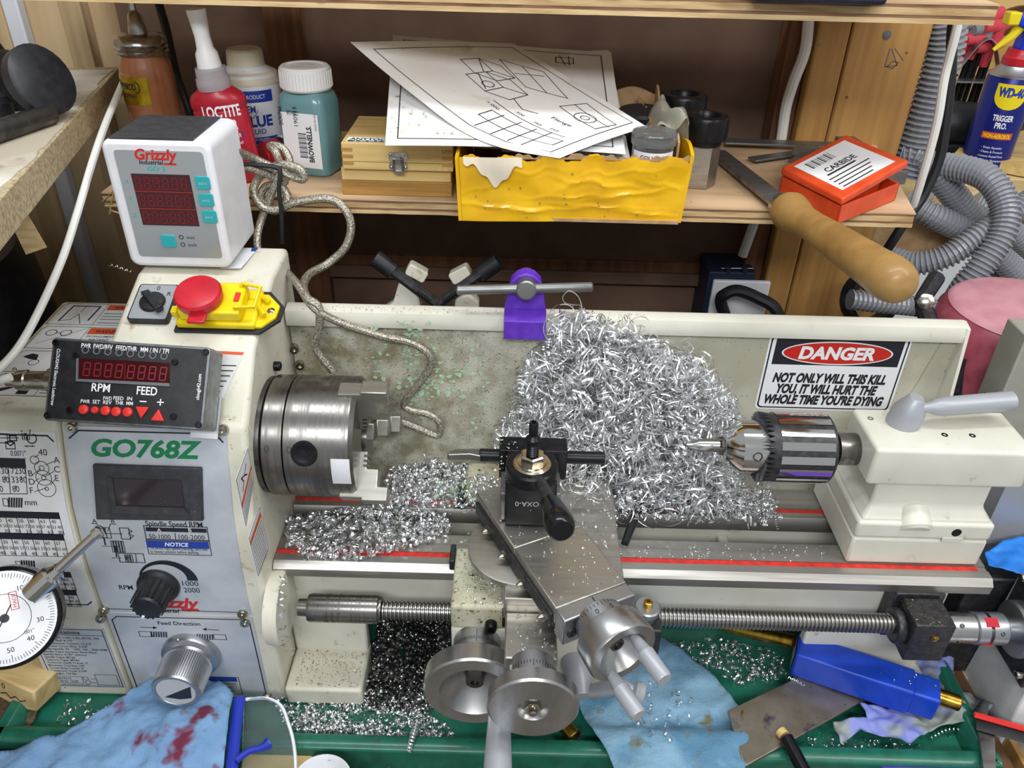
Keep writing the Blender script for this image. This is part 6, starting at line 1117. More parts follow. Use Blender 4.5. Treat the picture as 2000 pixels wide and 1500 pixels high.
# dark tools and wood behind the can
P('brown_strap', G().grid(lambda a, b: Vector((78.63, 90.00, 32.95))+Vector((a*12, b*3, -6*a*a+2*math.sin(a*3)-b*5)), 10, 4, th=.3), 'dark_wood', loc=(78.63, 90.00, 32.95), label='brown leather strap on the far wall above the spray can', cat='strap')
dt = thing('black_drill', 'black power tool lying behind the spray can', 'power tool', (72.94, 79.19, 16.00))
q = Vector((66.48, 67.27, 19.00)); q.y = 72
P('body', G().tube([q+Vector((-8, 0, -1)), q+Vector((-3, -1, .5)), q+Vector((4, -2, .5)), q+Vector((10, -2, 3)), q+Vector((13, -1, 9))], [2.5, 3.6, 3.4, 2.6, 1.8], 14), 'black_plastic', dt)
P('base', G().span((q.x-7, q.y-5, 16.03), (q.x+7, q.y+4, 17.4)), 'black_plastic', dt, bev=.4)
P('wood_offcut', G().rev((67.32, 78.90, 18.00), (-.8, .5, .05), [(0, 2.0), (8, 2.0)], 24), 'light_wood', loc=(70.63, 85.20, 16.00), label='round pale wood offcut left of the black power tool', cat='wood')
P('pine_strip', G().box(Vector((70.79, 58.58, 17.00)), (16, 3.2, 1.6), -35), 'pine_box', loc=(72.22, 60.65, 16.00), label='pine strip lying on the bench right of the spray can', cat='wood')
for i, (px_, rot_, lab_) in enumerate((((49.57, 40.00, 13.30), 20, 'torn cardboard sheet standing behind the scraper handle'), ((59.28, 46.00, 14.28), -25, 'pale cardboard scrap seen between the hose loops'))):
    q = Vector(px_); fn = frame(q, (math.cos(R(rot_)), 0, math.sin(R(rot_))), (-math.sin(R(rot_))*.9, .45, math.cos(R(rot_))))
    P('cardboard_scrap', G().prism([(-6.5, -4), (5.6, -4.2), (5.2, -1.5), (4.6, .5), (4.9, 2), (3.8, 3.2), (-5.5, 3.6)], fn, -.15, .15), 'ply_light' if i else 'cardboard', loc=q, label=lab_, cat='cardboard')
P('white_scrap', G().prism([(-4, -2.5), (3, -3), (4, 1), (0, 3), (-3, 2)], frame((56.96, 48.00, 14.87), (1, 0, .3), (-.2, .5, 1)), -.1, .1), 'ink_white', loc=(56.96, 48.00, 14.87), label='white plastic scrap behind the hose loops', cat='scrap')
rt = thing('maroon_tank', 'maroon round tank behind the right end of the guard', 'tank', (52, 22, -17))
tc2 = Vector((52.10, 17.81, 15.00)); tr = 7.6
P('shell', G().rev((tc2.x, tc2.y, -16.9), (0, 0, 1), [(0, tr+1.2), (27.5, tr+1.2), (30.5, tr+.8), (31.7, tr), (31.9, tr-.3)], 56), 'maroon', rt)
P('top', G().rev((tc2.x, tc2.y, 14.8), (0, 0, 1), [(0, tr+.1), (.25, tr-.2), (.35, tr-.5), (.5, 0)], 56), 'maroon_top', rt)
P('bracket', G().tube([(tc2.x-tr-1.0, tc2.y-2, 11), (tc2.x-tr-1.5, tc2.y+4, 13.5), (tc2.x-tr+1, tc2.y+7, 15)], .9, 10), 'gunmetal', rt)
P('bolt', G().rev((tc2.x-tr-1.6, tc2.y+3, 14), (-.3, -1, .6), [(0, .9), (.5, .9), (.7, .5), (.7, 0)], 6), 'nickel', rt)
gb = thing('grey_cabinet', 'grey sheet metal cabinet cut off by the right edge', 'cabinet', (52, 8, -17))
gx = (44.86, 7.00, 8.24)[0]
P('body', G().span((gx, 7, -16.9), (gx+14, 10.4, 17.8)), 'grey_cabinet', gb, bev=.15)
P('label', G().prism([(-14.8, -4.6), (-12.8, -4.6), (-12.8, 0), (-14.8, 0)], lambda u, v, w: Vector((gx+15.3+u, 6.98, v+1.2)), 0, .05), 'ink_white', gb)
P('metal_strip', G().span((gx-1.3, 7.2, 8.4), (gx+.3, 7.6, 11.6)), 'alu_satin', gb)
P('black_bar', G().prism(rrect(9, 5.6, 1.2, 4), frame((45.04, 14.00, 8.60), (1, 0, .06), (0, .2, 1)), 0, 1.2), 'gunmetal', loc=(45.04, 14.00, 8.60), label='black cast bar with a keyhole behind the guard end', cat='bracket')
P('sawdust_ledge', G().span((36, 10.5, -16.9), (gx-.1, 24, 6.0)), 'chip_floor', loc=(44, 14, -17), label='ledge covered in brown sawdust behind the tailstock', cat='ledge')
P('blue_folder', G().span((gx+1.0, 3.0, -16.9), (gx+12, 6.4, 5.3)), 'grey_paint', loc=(gx+5, 4.5, -17), label='pale blue grey box below the cabinet at the right edge', cat='box')
# --- things under the lower shelf
sr = thing('steady_rest', 'cream steady rest with black fingers hidden behind the guard', 'steady rest', (-7.54, 16.00, 14.99))
q = Vector((-7.45, 16.00, 16.11)); SF = frame(q, (1, 0, .0), (0, .12, 1))
P('casting', G().prism([(-7.2, -3.0), (-4.4, -1.0), (-3.7, 1.2), (-1.9, .1), (-1.7, -1.6), (-1.0, -3.2), (-1.0, -14), (-7.2, -14)], SF, -.8, .8).prism([(1.7, -.3), (3.0, .2), (4.0, -.6), (4.2, -14), (1.0, -14), (1.0, -3.0), (1.6, -1.6)], SF, -.8, .8), 'cream', sr, bev=.25)
P('clamp_pad', G().prism(rrect(2.0, 1.2, .25, 3), frame(SF(-2.0, 2.1, .2), (.87, 0, -.5), (.5, .1, .87)), -.7, .7), 'cream', sr, bev=.1); P('clamp_pad', G().prism(rrect(2.0, 1.2, .25, 3), frame(SF(2.2, 2.0, .2), (.87, 0, .5), (-.5, .1, .87)), -.7, .7), 'cream', sr, bev=.1)
for s_ in (-1, 1):
    P('finger', G().tube([SF(s_*.2, -.8, .9), SF(s_*4.6, 2.6, .9)], .55, 8), 'gunmetal', sr); P('finger_knob', G().tube([SF(s_*4.2, 2.3, .9), SF(s_*5.9, 3.6, .9)], .85, 12), 'black_plastic', sr)
    P('finger_slot', G().tube([SF(s_*.6, -.45, 1.4), SF(s_*1.9, .5, 1.4)], .18, 6), 'dark_hole', sr)
ob = thing('outlet_plate', 'white outlet cover plate lettered 14B under the shelf', 'outlet', (28.20, 38.00, 5.86))
q0, q1 = (25.03, 38.00, 8.07), (32.27, 38.00, 4.14)
P('plate', G().span((q0[0], 37.2, q0[2]-8.5), (q1[0], 37.9, q0[2])), 'white_plastic', ob, bev=.2)
P('blue_box', G().span((q0[0]-.6, 37.9, q0[2]-8), (q1[0]-1.9, 43.9, q0[2]+.9)), 'blue_box', ob, bev=.2)
for dx in (1.5, 3.6): P('box_clip', G().span((q0[0]+dx, 37.9, q0[2]+.6), (q0[0]+dx+.6, 39.5, q0[2]+1.5)), 'blue_box', ob, bev=.1)
P('box_screw', G().cyl((q0[0]+1, 38.6, q0[2]+1.1), (q0[0]+5.0, 38.6, q0[2]+1.2), .14, n=8), 'nickel', ob)
stamp('marker_lettering', Ink().line([(q0[0]+2.5, q0[2]-1.0), (q0[0]+2.35, q0[2]-2.0)], .16).line([(q0[0]+3.1, q0[2]-1.1), (q0[0]+2.95, q0[2]-1.6), (q0[0]+3.6, q0[2]-1.6), (q0[0]+3.6, q0[2]-1.0), (q0[0]+3.5, q0[2]-2.1)], .14).text('B', (q0[0]+4.1, q0[2]-2.0), .9, bold=.03), 'ink', ob, yplane(37.2), .02)
cable('power_cord', 'black power cord plugged in below the 14B plate', 'cord', [(27.60, 35.50, 2.36), (25.75, 35.00, 6.22), (26.05, 34.50, 7.62), (27.49, 34.50, 8.08), (29.88, 34.00, 7.42), (32.03, 33.00, 6.38), (33.39, 32.00, 3.03)], .75, 'cable_black')
pl = P('cable_spool', G()._ring((41.00, 30.00, 9.90), (.2, -1, .3), 3.3, 2.6, 2.0, 28), 'black_plastic', loc=(41.00, 30.00, 9.90), label='black ring shaped spool behind the scraper handle', cat='spool')
pt_ = P('blue_tag', G().prism([(0, 0), (1.4, 0), (2.2, 3.0), (.9, 3.2)], frame((38.93, 27.00, 9.73), (1, 0, 0), (.1, .2, 1)), 0, .08), 'ink_blue', loc=(39.10, 27.00, 9.74), label='blue and white paper tag below the scraper handle', cat='tag')
# ================================================================ FOREGROUND AND TRAY
TF = -15.45
mm = thing('motor_mount', 'white plastic motor mount with metal flange at the lead screw end', 'mount', (50, -6, -15))
P('plate', G().prism([(-9.5, -16.9), (-2.0, -16.9), (-2.6, -1.5), (-4.0, 1.2), (-7.2, 1.2), (-9.2, -2)], lambda y, z, x: Vector((x, y, z)), 46.2, 47.8), 'white_uhmw', mm, bev=.15)
P('flange', G().rev((43.9, -6.5, -4.15), (1, 0, 0), [(0, 1.0), (.6, 1.0), (.6, 2.3), (.8, 2.5), (1.7, 2.5), (1.7, 0)], 40), 'alu_satin', mm)
P('front_plate', G().prism([(-9.2, -8.6), (-3.6, -8.6), (-3.4, -.8), (-5.0, .6), (-9.2, .2)], lambda y, z, x: Vector((x, y, z)), 45.6, 46.2), 'gunmetal', mm)
for y, z in ((-8.6, -7.6), (-4.2, -.2)): screw(mm, (45.6, y, z), (-1, 0, 0), .4, .5, 'nickel')
for i, (x0_, x1_, m, lab_) in enumerate(((44.4, 46.0, 'dark_wood', 'dark wooden batten right of the chip tray'), (46.3, 47.2, 'lumber', 'narrow pale wooden strip beside the dark batten'))):
    P('wood_strip', G().span((x0_+.3*i, -15, -16.9), (x1_, 9, -15.6+.5*i)), m, loc=(x0_, -3, -16.9), label=lab_, cat='wood', bev=.08)
P('particle_board', G().span((44.1, -3, -16.9), (56, 14, -15.7)), 'particle', loc=(50, 5, -16.9), label='sawdust strewn particle board under the motor mount', cat='board')
# blue case with brass end fittings
c0 = Vector((28.06, -2.64, -12.90)); c1 = Vector((40.79, -5.76, -12.90)); ca_x = (c1-c0).normalized()
ca_x.z = 0; ca_x.normalize(); ca_n = Vector((-ca_x.y, ca_x.x, 0)); Lc = 11.6
cbl = Vector((28.62, -1.91, -10.60)); cbr = Vector((40.31, -6.76, -10.60)); ca_x = (cbr-cbl).normalized(); ca_n = Vector((-ca_x.y, ca_x.x, 0)); Lc = (cbr-cbl).length; c0 = cbl-ca_n*1.5; KF = lambda u, v, w=0: c0+ca_x*u+ca_n*v+Vector((0, 0, w))
bc_ = thing('blue_plastic_case', 'long blue square plastic tube case lying in the tray', 'case', (c0.x+5, c0.y, TF))
def kbox(u0, u1, v0, v1, w0, w1, nm, m, bev=.25): return P(nm, G().add([KF(u, v, w) for w in (w0, w1) for u, v in ((u0, v0), (u1, v0), (u1, v1), (u0, v1))], [(3, 2, 1, 0), (4, 5, 6, 7), (0, 1, 5, 4), (1, 2, 6, 5), (2, 3, 7, 6), (3, 0, 4, 7)]), m, bc_, bev=bev, seg=3)
kbox(0, Lc-2.2, -1.5, 1.5, -3.1, 0, 'tube', 'blue_case'); kbox(Lc-2.4, Lc, -1.35, 1.35, -2.95, -.15, 'cap', 'blue_case')
P('end_ring', G().add([KF(-.08, v, w) for v, w in ((-1.2, -2.8), (1.2, -2.8), (1.2, -.3), (-1.2, -.3))], [(0, 1, 2, 3)]), 'ink_pale', bc_)
P('brass_rod', G().cyl(KF(Lc-1, .3, -1.3), KF(Lc+1.9, .3, -1.3), .75, ch=.1), 'brass', loc=KF(Lc+1, .3, -2), label='short brass rod end sticking out beside the blue case', cat='rod')
P('brass_rod', G().cyl(KF(-.2, .9, -1.0), KF(-7.0, 1.6, -2.6), .7, ch=.15), 'brass', loc=KF(-3, 2, -3), label='brass rod lying behind the blue case under the lead screw', cat='rod')
P('brass_rod', G().cyl((6.5, -11.4, TF+1.1), (4.8, -9.0, TF+1.1), .7, ch=.12), 'brass', loc=(5.5, -10, TF), label='brass rod end peeking out beside the cross slide handwheel', cat='rod')
# steel plate bridging the tray lip
q = [Vector(p) for p in ((20.43, -9.26, -13.20), (32.79, -2.35, -14.40), (36.20, -5.76, -14.40), (20.69, -14.68, -13.20))]
P('steel_plate', G().add([p+Vector((0, 0, h)) for h in (0, .35) for p in q], [(3, 2, 1, 0), (4, 5, 6, 7), (0, 1, 5, 4), (1, 2, 6, 5), (2, 3, 7, 6), (3, 0, 4, 7)]), 'plate_steel', loc=q[0], label='stained flat steel plate leaning across the tray rim', cat='plate', bev=.06)
# cloths
def cloth(name, label, cat, outline, zf, m, amp=.3, seed=1, th=.06, cell=.45):
    """free-form cloth: fan grid inside a plan outline, folded by summed waves; zf(x, y) is its height"""
    r = random.Random(seed); W = [(r.uniform(-1, 1), r.uniform(-1, 1), r.uniform(.35, 1.3), r.uniform(0, 6.28), r.uniform(.4, 1)) for _ in range(9)]
    def hz_(x, y): return zf(x, y)+amp*sum(a*(1-abs(math.sin(f*(x*dx+y*dy)+p_)))*.5 for dx, dy, f, p_, a in W)/2.5+amp*.12*math.sin(x*2.3+math.sin(y*1.7)*2)*math.sin(y*2.9+math.sin(x*1.3)*2)
    o = [Vector((p[0], p[1], 0)) for p in outline]; c = sum(o, Vector())/len(o); n = len(o); bm = bmesh.new()
    vs = [bm.verts.new(p) for p in o]; bm.faces.new(vs); bmesh.ops.triangulate(bm, faces=bm.faces[:])
    for _ in range(7):
        E_ = [e for e in bm.edges if e.calc_length() > cell]
        if not E_: break
        bmesh.ops.subdivide_edges(bm, edges=E_, cuts=1); bmesh.ops.triangulate(bm, faces=bm.faces[:])
    for v in bm.verts: v.co.z = hz_(v.co.x, v.co.y)
    for _ in range(2): bmesh.ops.smooth_vert(bm, verts=[v for v in bm.verts if not v.is_boundary], factor=.4, use_axis_x=True, use_axis_y=True, use_axis_z=True)
    g = G(); bm.verts.index_update(); g.add([v.co[:] for v in bm.verts], [tuple(v.index for v in f.verts) for f in bm.faces]); bm.free()
    ob = P(name, g, m, loc=c+Vector((0, 0, zf(c.x, c.y))), label=label, cat=cat, ang=180)
    s_ = ob.modifiers.new('thickness', 'SOLIDIFY'); s_.thickness = th*S; s_.offset = 0; return ob
Z = -13.0
cloth('shop_towel', 'light blue shop towel smeared with dark red stains at lower left', 'towel',
      [(-42.50, -15.54, -13.00), (-37.84, -13.51, -13.00), (-34.03, -9.86, -13.00), (-31.58, -6.49, -13.00), (-29.99, -7.94, -12.50), (-28.54, -9.62, -12.50), (-27.65, -7.87, -12.50), (-26.15, -8.10, -12.50), (-24.40, -9.50, -12.50), (-23.82, -12.13, -13.00), (-23.02, -16.82, -13.00), (-22.25, -21.80, -13.00), (-41.16, -22.29, -13.00), (-45.80, -16.55, -13.00)],
      lambda x, y: -12.9+max(0, -y-8.2)*.02+1.6*math.exp(-((x+27)/5)**2-((y+13)/3.5)**2), 'towel', 1.2, 3)
cloth('shop_towel', 'blue shop towel with a damp dark patch right of the handwheels', 'towel',
      [(15.91, 0.55, -14.60), (17.76, -0.99, -14.60), (20.66, -4.40, -14.40), (22.43, -8.02, -13.60), (23.23, -11.02, -13.00), (21.22, -13.76, -13.00), (19.55, -17.36, -13.10), (10.40, -17.61, -13.10), (9.22, -14.10, -13.00), (8.12, -11.44, -13.40), (7.03, -7.64, -14.40), (8.23, -4.48, -14.80), (12.47, -2.39, -15.00)],
      lambda x, y: -15.0+1.9/(1+math.exp((y+10.6)*2.2)), 'towel_wet', .55, 5)
cloth('nitrile_glove', 'crumpled greyish purple glove under the blue case', 'glove',
      [(38.35, -0.82, -14.00), (45.02, -0.92, -14.00), (43.50, -4.87, -14.00), (44.68, -6.25, -13.60), (46.48, -7.03, -13.60), (43.75, -8.73, -13.60), (40.06, -9.62, -13.60), (36.60, -11.36, -13.80), (34.11, -10.80, -14.00), (32.52, -10.08, -14.00), (30.23, -11.66, -14.40), (30.28, -9.36, -14.40), (33.42, -9.08, -14.30), (33.27, -7.48, -14.30), (36.33, -7.66, -14.30), (38.82, -7.38, -14.20), (36.57, -4.21, -14.00)],
      lambda x, y: -14.9, 'glove', 2.2, 8, cell=.3)
cloth('nitrile_glove', 'bright blue glove draped at the right end of the bed', 'glove',
      [(44.30, -0.07, -1.00), (46.68, 1.36, -1.00), (49.51, 2.15, -1.00), (50.92, 1.17, -1.00), (48.85, -2.93, -1.50), (46.13, -2.40, -1.50), (44.00, -1.53, -1.50)], lambda x, y: -2.0+.3*(x-40)*.2, 'glove_blue', 1.2, 12, cell=.35)
P('glove_ledge', G().span((42.6, -2.2, -15.6), (55.5, 2.6, -2.6)), 'gunmetal', loc=(48, 0, -15.6), label='dark bracket block behind the motor mount holding the blue glove', cat='bracket', bev=.2)
# black rod, safety glasses, cup, wood blocks
P('black_rod', G().cyl((24.94, -11.98, -12.60), (26.35, -17.24, -13.00), .62, ch=.08), 'black_gloss', loc=(25.63, -13.98, -13.20), label='black round rod leaning on the front tray rim', cat='rod')
P('wooden_plug', G().cyl((24.66, -11.29, -12.75), (24.89, -11.77, -12.70), .5), 'pine_box', loc=(24.78, -11.22, -13.00), label='pale wooden plug at the tip of the black rod', cat='plug')
sg_ = thing('safety_glasses', 'clear safety glasses with blue temple at the bottom edge', 'glasses', (-21.52, -13.27, -13.40))
P('temple', G().tube([(-23.68, -9.98, -11.80), (-23.19, -12.84, -11.90), (-22.30, -16.95, -12.00), (-21.68, -20.62, -12.20)], .5, 8, sq=.35), 'safety_blue', sg_)
P('temple_tip', G().tube(smooth_path([(-22.07, -16.07, -11.60), (-21.26, -15.39, -11.40), (-20.18, -15.06, -11.30), (-19.59, -14.64, -11.20)], 5), [.3]*10+[.32, .36, .4, .46, .5, .45], 8), 'safety_blue', sg_)
rim = smooth_path([(-23.22, -9.89, -12.20), (-21.35, -9.87, -12.00), (-19.88, -10.56, -12.00), (-18.91, -12.02, -12.20), (-18.13, -13.52, -12.50), (-17.46, -15.49, -12.70), (-16.81, -18.45, -12.90)], 8)
P('lens_rim', G().tube(rim, .16, 6), 'clear_blue_white', sg_)
bl0 = [Vector((-23.37, -9.93, -12.60)), Vector((-21.17, -18.62, -12.80))]
P('lens', G().grid(lambda a, b: bl0[0].lerp(bl0[1], b).lerp(rim[min(len(rim)-1, int(8+b*(len(rim)-9)))], a)+Vector((0, 0, .5*math.sin(math.pi*a))), 8, 12, th=.06), 'lens', sg_)
cu_ = thing('white_cup', 'white cup rim at the bottom edge left of the handwheels', 'cup', (-15.69, -16.15, -16.90))
cc_ = Vector((-14.87, -17.30, -12.40)); P('wall', G().rev((cc_.x, cc_.y, -16.9), (0, 0, 1), [(0, 1.9), (4.3, 2.45), (4.5, 2.5), (4.55, 2.4), (4.2, 2.25), (.4, 1.8), (.4, 0)], 40), 'white_plastic', cu_)
P('wood_block', G().box(Vector((-19.60, -15.06, -15.80)), (6, 4, 2.0), 4), 'pine_box', loc=(-19.92, -14.41, -16.90), label='pale wood block beside the white cup', cat='wood block', bev=.1)
wl_ = thing('lettered_wood_block', 'pale wood block with handwriting left of the tray', 'wood block', (-48, -6, -17))
wq = Vector((-45.25, -8.13, -12.50)); WB = frame(wq+Vector((0, -1.2, 0)), (1, -.3, -.12), (0, .12, 1))
P('block', G().prism([(-3.5, 1.4), (3.2, 1.2), (3.2, -1.4), (1.5, -1.9), (-2.8, -1.3)], WB, -6, 0).prism([(-2, -1.2), (2, -1.2), (2, -4.0), (-2, -4.0)], WB, -5, -1), 'light_wood', wl_, bev=.2)
stamp('handwriting', Ink().text('7x10', (-1.6, .1), .7, width=1.6).line([(-.6, -.7), (0, -.4), (.4, -.9), (1.0, -.4), (1.5, -.8), (2.1, -.4)], .12), 'ink', wl_, WB, .02)
cloth('brown_rag', 'fuzzy brown rag left of the tray corner', 'rag', [(-50.10, -7.10, -16.00), (-46.54, -6.42, -16.00), (-42.90, -8.46, -15.50), (-42.79, -11.00, -15.50), (-43.60, -11.97, -16.00), (-48.01, -12.35, -16.00)], lambda x, y: -16.0, 'fuzzy', 1.5, 15)
P('dark_pouch', G().box(Vector((-42.88, -13.26, -15.90)), (13, 3.5, 2.0), 5), 'black_rubber', loc=(-43.52, -12.65, -16.90), label='black pouch under the stained towel at lower left', cat='pouch', bev=.5)
P('brown_board', G().span((-56, -4.5, -16.9), (-46, 2.5, -10)), 'dark_wood', loc=(-52, 7, -16.9), label='dark brown board standing left of the gear cover', cat='board')
# dial indicator on its post
di = thing('dial_indicator', 'white faced dial indicator with chrome stem at the left edge', 'gauge', (-46, -14, -17))
ic = Vector((-37.13, -14.60, 3.60)); inn = Vector((.32, -.72, .62)).normalized(); up_ = (Vector((0, 0, 1))-inn*inn.z).normalized(); IF = frame(ic, up_.cross(inn), up_)
P('case', G().rev(ic-inn*1.6, inn, [(0, 3.4), (.3, 3.75), (1.7, 3.75), (1.9, 3.6), (2.0, 3.35)], 56), 'black_gloss', di)
fc = P('face', G().rev(ic+inn*.42, inn, [(0, 3.45), (.02, 3.4), (.02, 0)], 56), 'dial_white', di)
k = Ink()
for j in range(100): a = R(90-j*3.6); r0 = 2.75 if j % 10 == 0 else (2.9 if j % 5 == 0 else 3.0); k.line([(r0*math.cos(a), r0*math.sin(a)), (3.25*math.cos(a), 3.25*math.sin(a))], .035)
for j in range(10): a = R(90-j*36); k.text('%d' % (j*10), (2.35*math.cos(a), 2.35*math.sin(a)-.18), .36, al='c')
k.circ((0, 0), 1.75, .04).text('.001"', (1.0, -1.5), .25)
k.line([(-1.7, -2.4), (.55, .85)], .09).disc((0, 0), .32)
stamp('graduations', k, 'ink', fc, IF, .46); stamp('red_box', Ink().frame((.55, .45), (1.05, 1.75), .05).text('MADE', (.95, .6), .25, width=1.0, rot=90), 'ink_red', fc, IF, .46)
stp = Vector((-29.09, -12.50, 10.81)); st0 = ic+(stp-ic).normalized()*3.2
P('stem', G().rev(st0, stp-st0, [(0, .85), (2.3, .85), (2.4, .6), (2.6, .55), (3.0, .42)], 24), 'chrome', di)
P('plunger', G().rev(st0, stp-st0, [(2.8, .36), ((stp-st0).length-.7, .34), ((stp-st0).length-.6, .48), ((stp-st0).length-.15, .44), ((stp-st0).length, .15)], 18), 'chrome', di)
P('back_lug', G().tube([ic-inn*1.4, ic-inn*2.6+Vector((-2, 0, 0)), Vector((ic.x-11, ic.y+1.5, ic.z-2)), Vector((ic.x-13, ic.y+1.5, -13))], [1.2, .9, .9, .9], 12), 'grey_dark', di)
P('magnet_base', G().span((ic.x-15.5, ic.y-.5, -16.95), (ic.x-10.5, ic.y+3.5, -12.5)), 'black_oxide', di, bev=.2)
# calipers and purple box at lower right
cl = thing('digital_caliper', 'steel caliper with red and black trim at the lower right', 'caliper', (43.79, -10.17, -13.00))
P('beam', G().tube([(42.78, -9.72, -12.80), (48.69, -11.89, -12.60)], .95, 4, sq=.3), 'black_plastic', cl); P('red_edge', G().tube([(42.65, -9.44, -12.30), (48.64, -11.63, -12.10)], .28, 6), 'red_button', cl)
q = [Vector(p) for p in ((43.26, -8.94, -13.30), (44.72, -9.43, -13.30), (41.38, -16.67, -13.30), (40.51, -16.69, -13.30))]
P('jaw', G().add([p+Vector((0, 0, h)) for h in (0, .35) for p in q], [(3, 2, 1, 0), (4, 5, 6, 7), (0, 1, 5, 4), (1, 2, 6, 5), (2, 3, 7, 6), (3, 0, 4, 7)]), 'steel', cl, bev=.05)
P('jaw_tip', G().prism([(0, 0), (1.6, -.4), (1.2, 1.9), (.5, 2.2)], zplane(-13.2), 0, .35) if False else G().tube([(43.44, -9.14, -13.00), (44.84, -7.50, -13.00)], [.7, .3], 6, sq=.4), 'steel', cl)
P('purple_box', G().span(((33.27, -12.52, -14.60)[0], -24, -16.9), ((41.48, -12.29, -14.60)[0], (36.98, -12.96, -14.20)[1], -14.2)), 'purple', loc=(36, -15, -17), label='purple plastic box at the bottom edge of the photo', cat='box', bev=.12)
P('white_tub', G().span((44.6, -24, -16.9), (54, -15.2, -13.8)), 'clear_blue_white', loc=(48, -18, -17), label='whitish plastic tub at the lower right corner', cat='tub', bev=.5)
cloth('purple_glove_scrap', 'dark purple glove scrap right of the tray corner', 'glove', [(42.97, -9.38, -15.00), (44.78, -9.07, -15.00), (44.68, -11.55, -15.50), (42.56, -16.28, -15.50), (41.01, -16.32, -15.50), (41.78, -12.43, -15.00)], lambda x, y: -15.6, 'glove', .9, 19)

# ================================================================ SWARF AND CHIPS (nobody could count them)
class Sw:
    def __init__(s, seed): s.g = G(); s.r = random.Random(seed)
    def curl(s, c, rad, turns, wid, pitch=None, ax=None, step=9, grow=0.0):
        r = s.r; c = Vector(c)
        if ax is None: ax = Vector((r.gauss(0, 1), r.gauss(0, 1), r.gauss(0, 1)))
        ax = Vector(ax).normalized(); u, w = ortho(ax); n = max(4, int(turns*step)); ph = r.uniform(0, 6.28)
        pitch = wid*1.3 if pitch is None else pitch; vs = []; L = pitch*turns
        for i in range(n+1):
            t = i/n; a = ph+6.2832*turns*t; rr_ = rad*(1+grow*(t-.5)); d = u*math.cos(a)+w*math.sin(a)
            p = c+d*rr_+ax*(L*(t-.5)); vs += [p-ax*wid/2+d*wid*.12, p+ax*wid/2-d*wid*.12]
        s.g.add(vs, [(2*i, 2*i+2, 2*i+3, 2*i+1) for i in range(n)])
    def fleck(s, c, sz, nrm=None, lift=0.0):
        r = s.r; n = Vector(nrm) if nrm else Vector((r.gauss(0, 1), r.gauss(0, 1), r.gauss(0, 1))); u, w = ortho(n); a0 = r.uniform(0, 6.28); k = r.choice((3, 4, 5)); c = Vector(c); n = n.normalized()
        el = r.uniform(.35, 1.0)
        s.g.add([c+(u*math.cos(a0+6.283*i/k)+w*math.sin(a0+6.283*i/k)*el)*sz*r.uniform(.5, 1.2)+n*(.01+lift*r.random()) for i in range(k)], [tuple(range(k))])
    def done(s, name, label, m, loc, cat='metal chips'): return P(name, s.g, m, loc=loc, label=label, cat=cat, kind='stuff', fix=False, ang=60)
def inside(p, poly):
    x, y = p; c = False; j = len(poly)-1
    for i in range(len(poly)):
        if (poly[i][1] > y) != (poly[j][1] > y) and x < (poly[j][0]-poly[i][0])*(y-poly[i][1])/(poly[j][1]-poly[i][1])+poly[i][0]: c = not c
        j = i
    return c
def sample(poly, n, r):
    x0, x1 = min(p[0] for p in poly), max(p[0] for p in poly); y0, y1 = min(p[1] for p in poly), max(p[1] for p in poly); out = []
    while len(out) < n:
        p = (r.uniform(x0, x1), r.uniform(y0, y1))
        if inside(p, poly): out.append(p)
    return out
# --- the big bright heap against the guard
pile = [q[::2] for q in ((3.67, 7.30, 17.87), (5.16, 7.30, 19.03), (7.00, 7.30, 18.27), (8.87, 7.30, 17.41), (10.97, 7.30, 16.70), (13.62, 7.30, 15.47), (17.29, 7.30, 13.87), (20.37, 7.30, 10.74), (21.69, 7.30, 7.28), (21.00, 7.30, 4.19), (23.05, 7.30, 1.06), (22.89, 7.30, -0.93), (12.13, 7.30, -1.30), (5.72, 7.30, 2.42), (0.63, 7.30, 5.08), (-1.84, 7.30, 5.30), (0.29, 7.30, 8.95), (0.53, 7.30, 12.64), (2.89, 7.30, 15.15))]
s = Sw(31); r = s.r; zmax = 17.0
for x, z in sample(pile, 3000, r):
    dep = 1.2+max(0, zmax-z)*.30; y = 8.7-r.random()**.8*dep; zz = max(.4, z+(7.3-y)*.25*r.random())
    big = r.random()
    if big < .6: s.curl((x, y, zz), r.uniform(.18, .45), r.uniform(.8, 3.2), r.uniform(.06, .13), pitch=r.uniform(.1, .35), step=11, grow=r.uniform(-.5, .8))
    else: s.curl((x, y, zz), r.uniform(.45, .95), r.uniform(.5, 1.8), r.uniform(.06, .15), pitch=r.uniform(.1, .5), step=14, grow=r.uniform(-.3, .9))
for x, z in sample(pile, 750, r):
    dep = 1.5+max(0, zmax-z)*.32; y = 8.2-dep*r.uniform(.6, 1.0); s.curl((x, y, max(1.0, z)), r.uniform(.6, 1.5), r.uniform(.35, 1.2), r.uniform(.05, .14), pitch=r.uniform(.2, .9), step=20, grow=r.uniform(-.3, .6))
# loose skirts on the rear way and hanging over the front of it
for _ in range(900):
    x = r.uniform(5.5, 25.5); y = r.gauss(3.6, 1.3); zz = .2+abs(r.gauss(0, 1.0))*(1 if 9 < x < 22 else .4)
    if y > 1.2: s.curl((x, y, zz), r.uniform(.12, .4), r.uniform(.8, 3), r.uniform(.06, .13), pitch=r.uniform(.1, .3))
for q in ((18.25, 6.50, 11.21), (20.40, 6.50, 9.57), (10.08, 6.80, 18.23), (10.58, 6.80, 17.74), (8.35, 6.80, 17.67), (15.26, 6.60, 15.93), (16.77, 6.60, 14.92), (1.17, 6.20, 11.43), (1.06, 6.20, 7.41)):
    for _ in range(3): s.curl(Vector(q)+Vector((r.uniform(-.4, .4), r.uniform(-.3, .3), r.uniform(-.4, .4))), r.uniform(.5, 1.1), r.uniform(.6, 1.3), .09, pitch=.4, step=18)
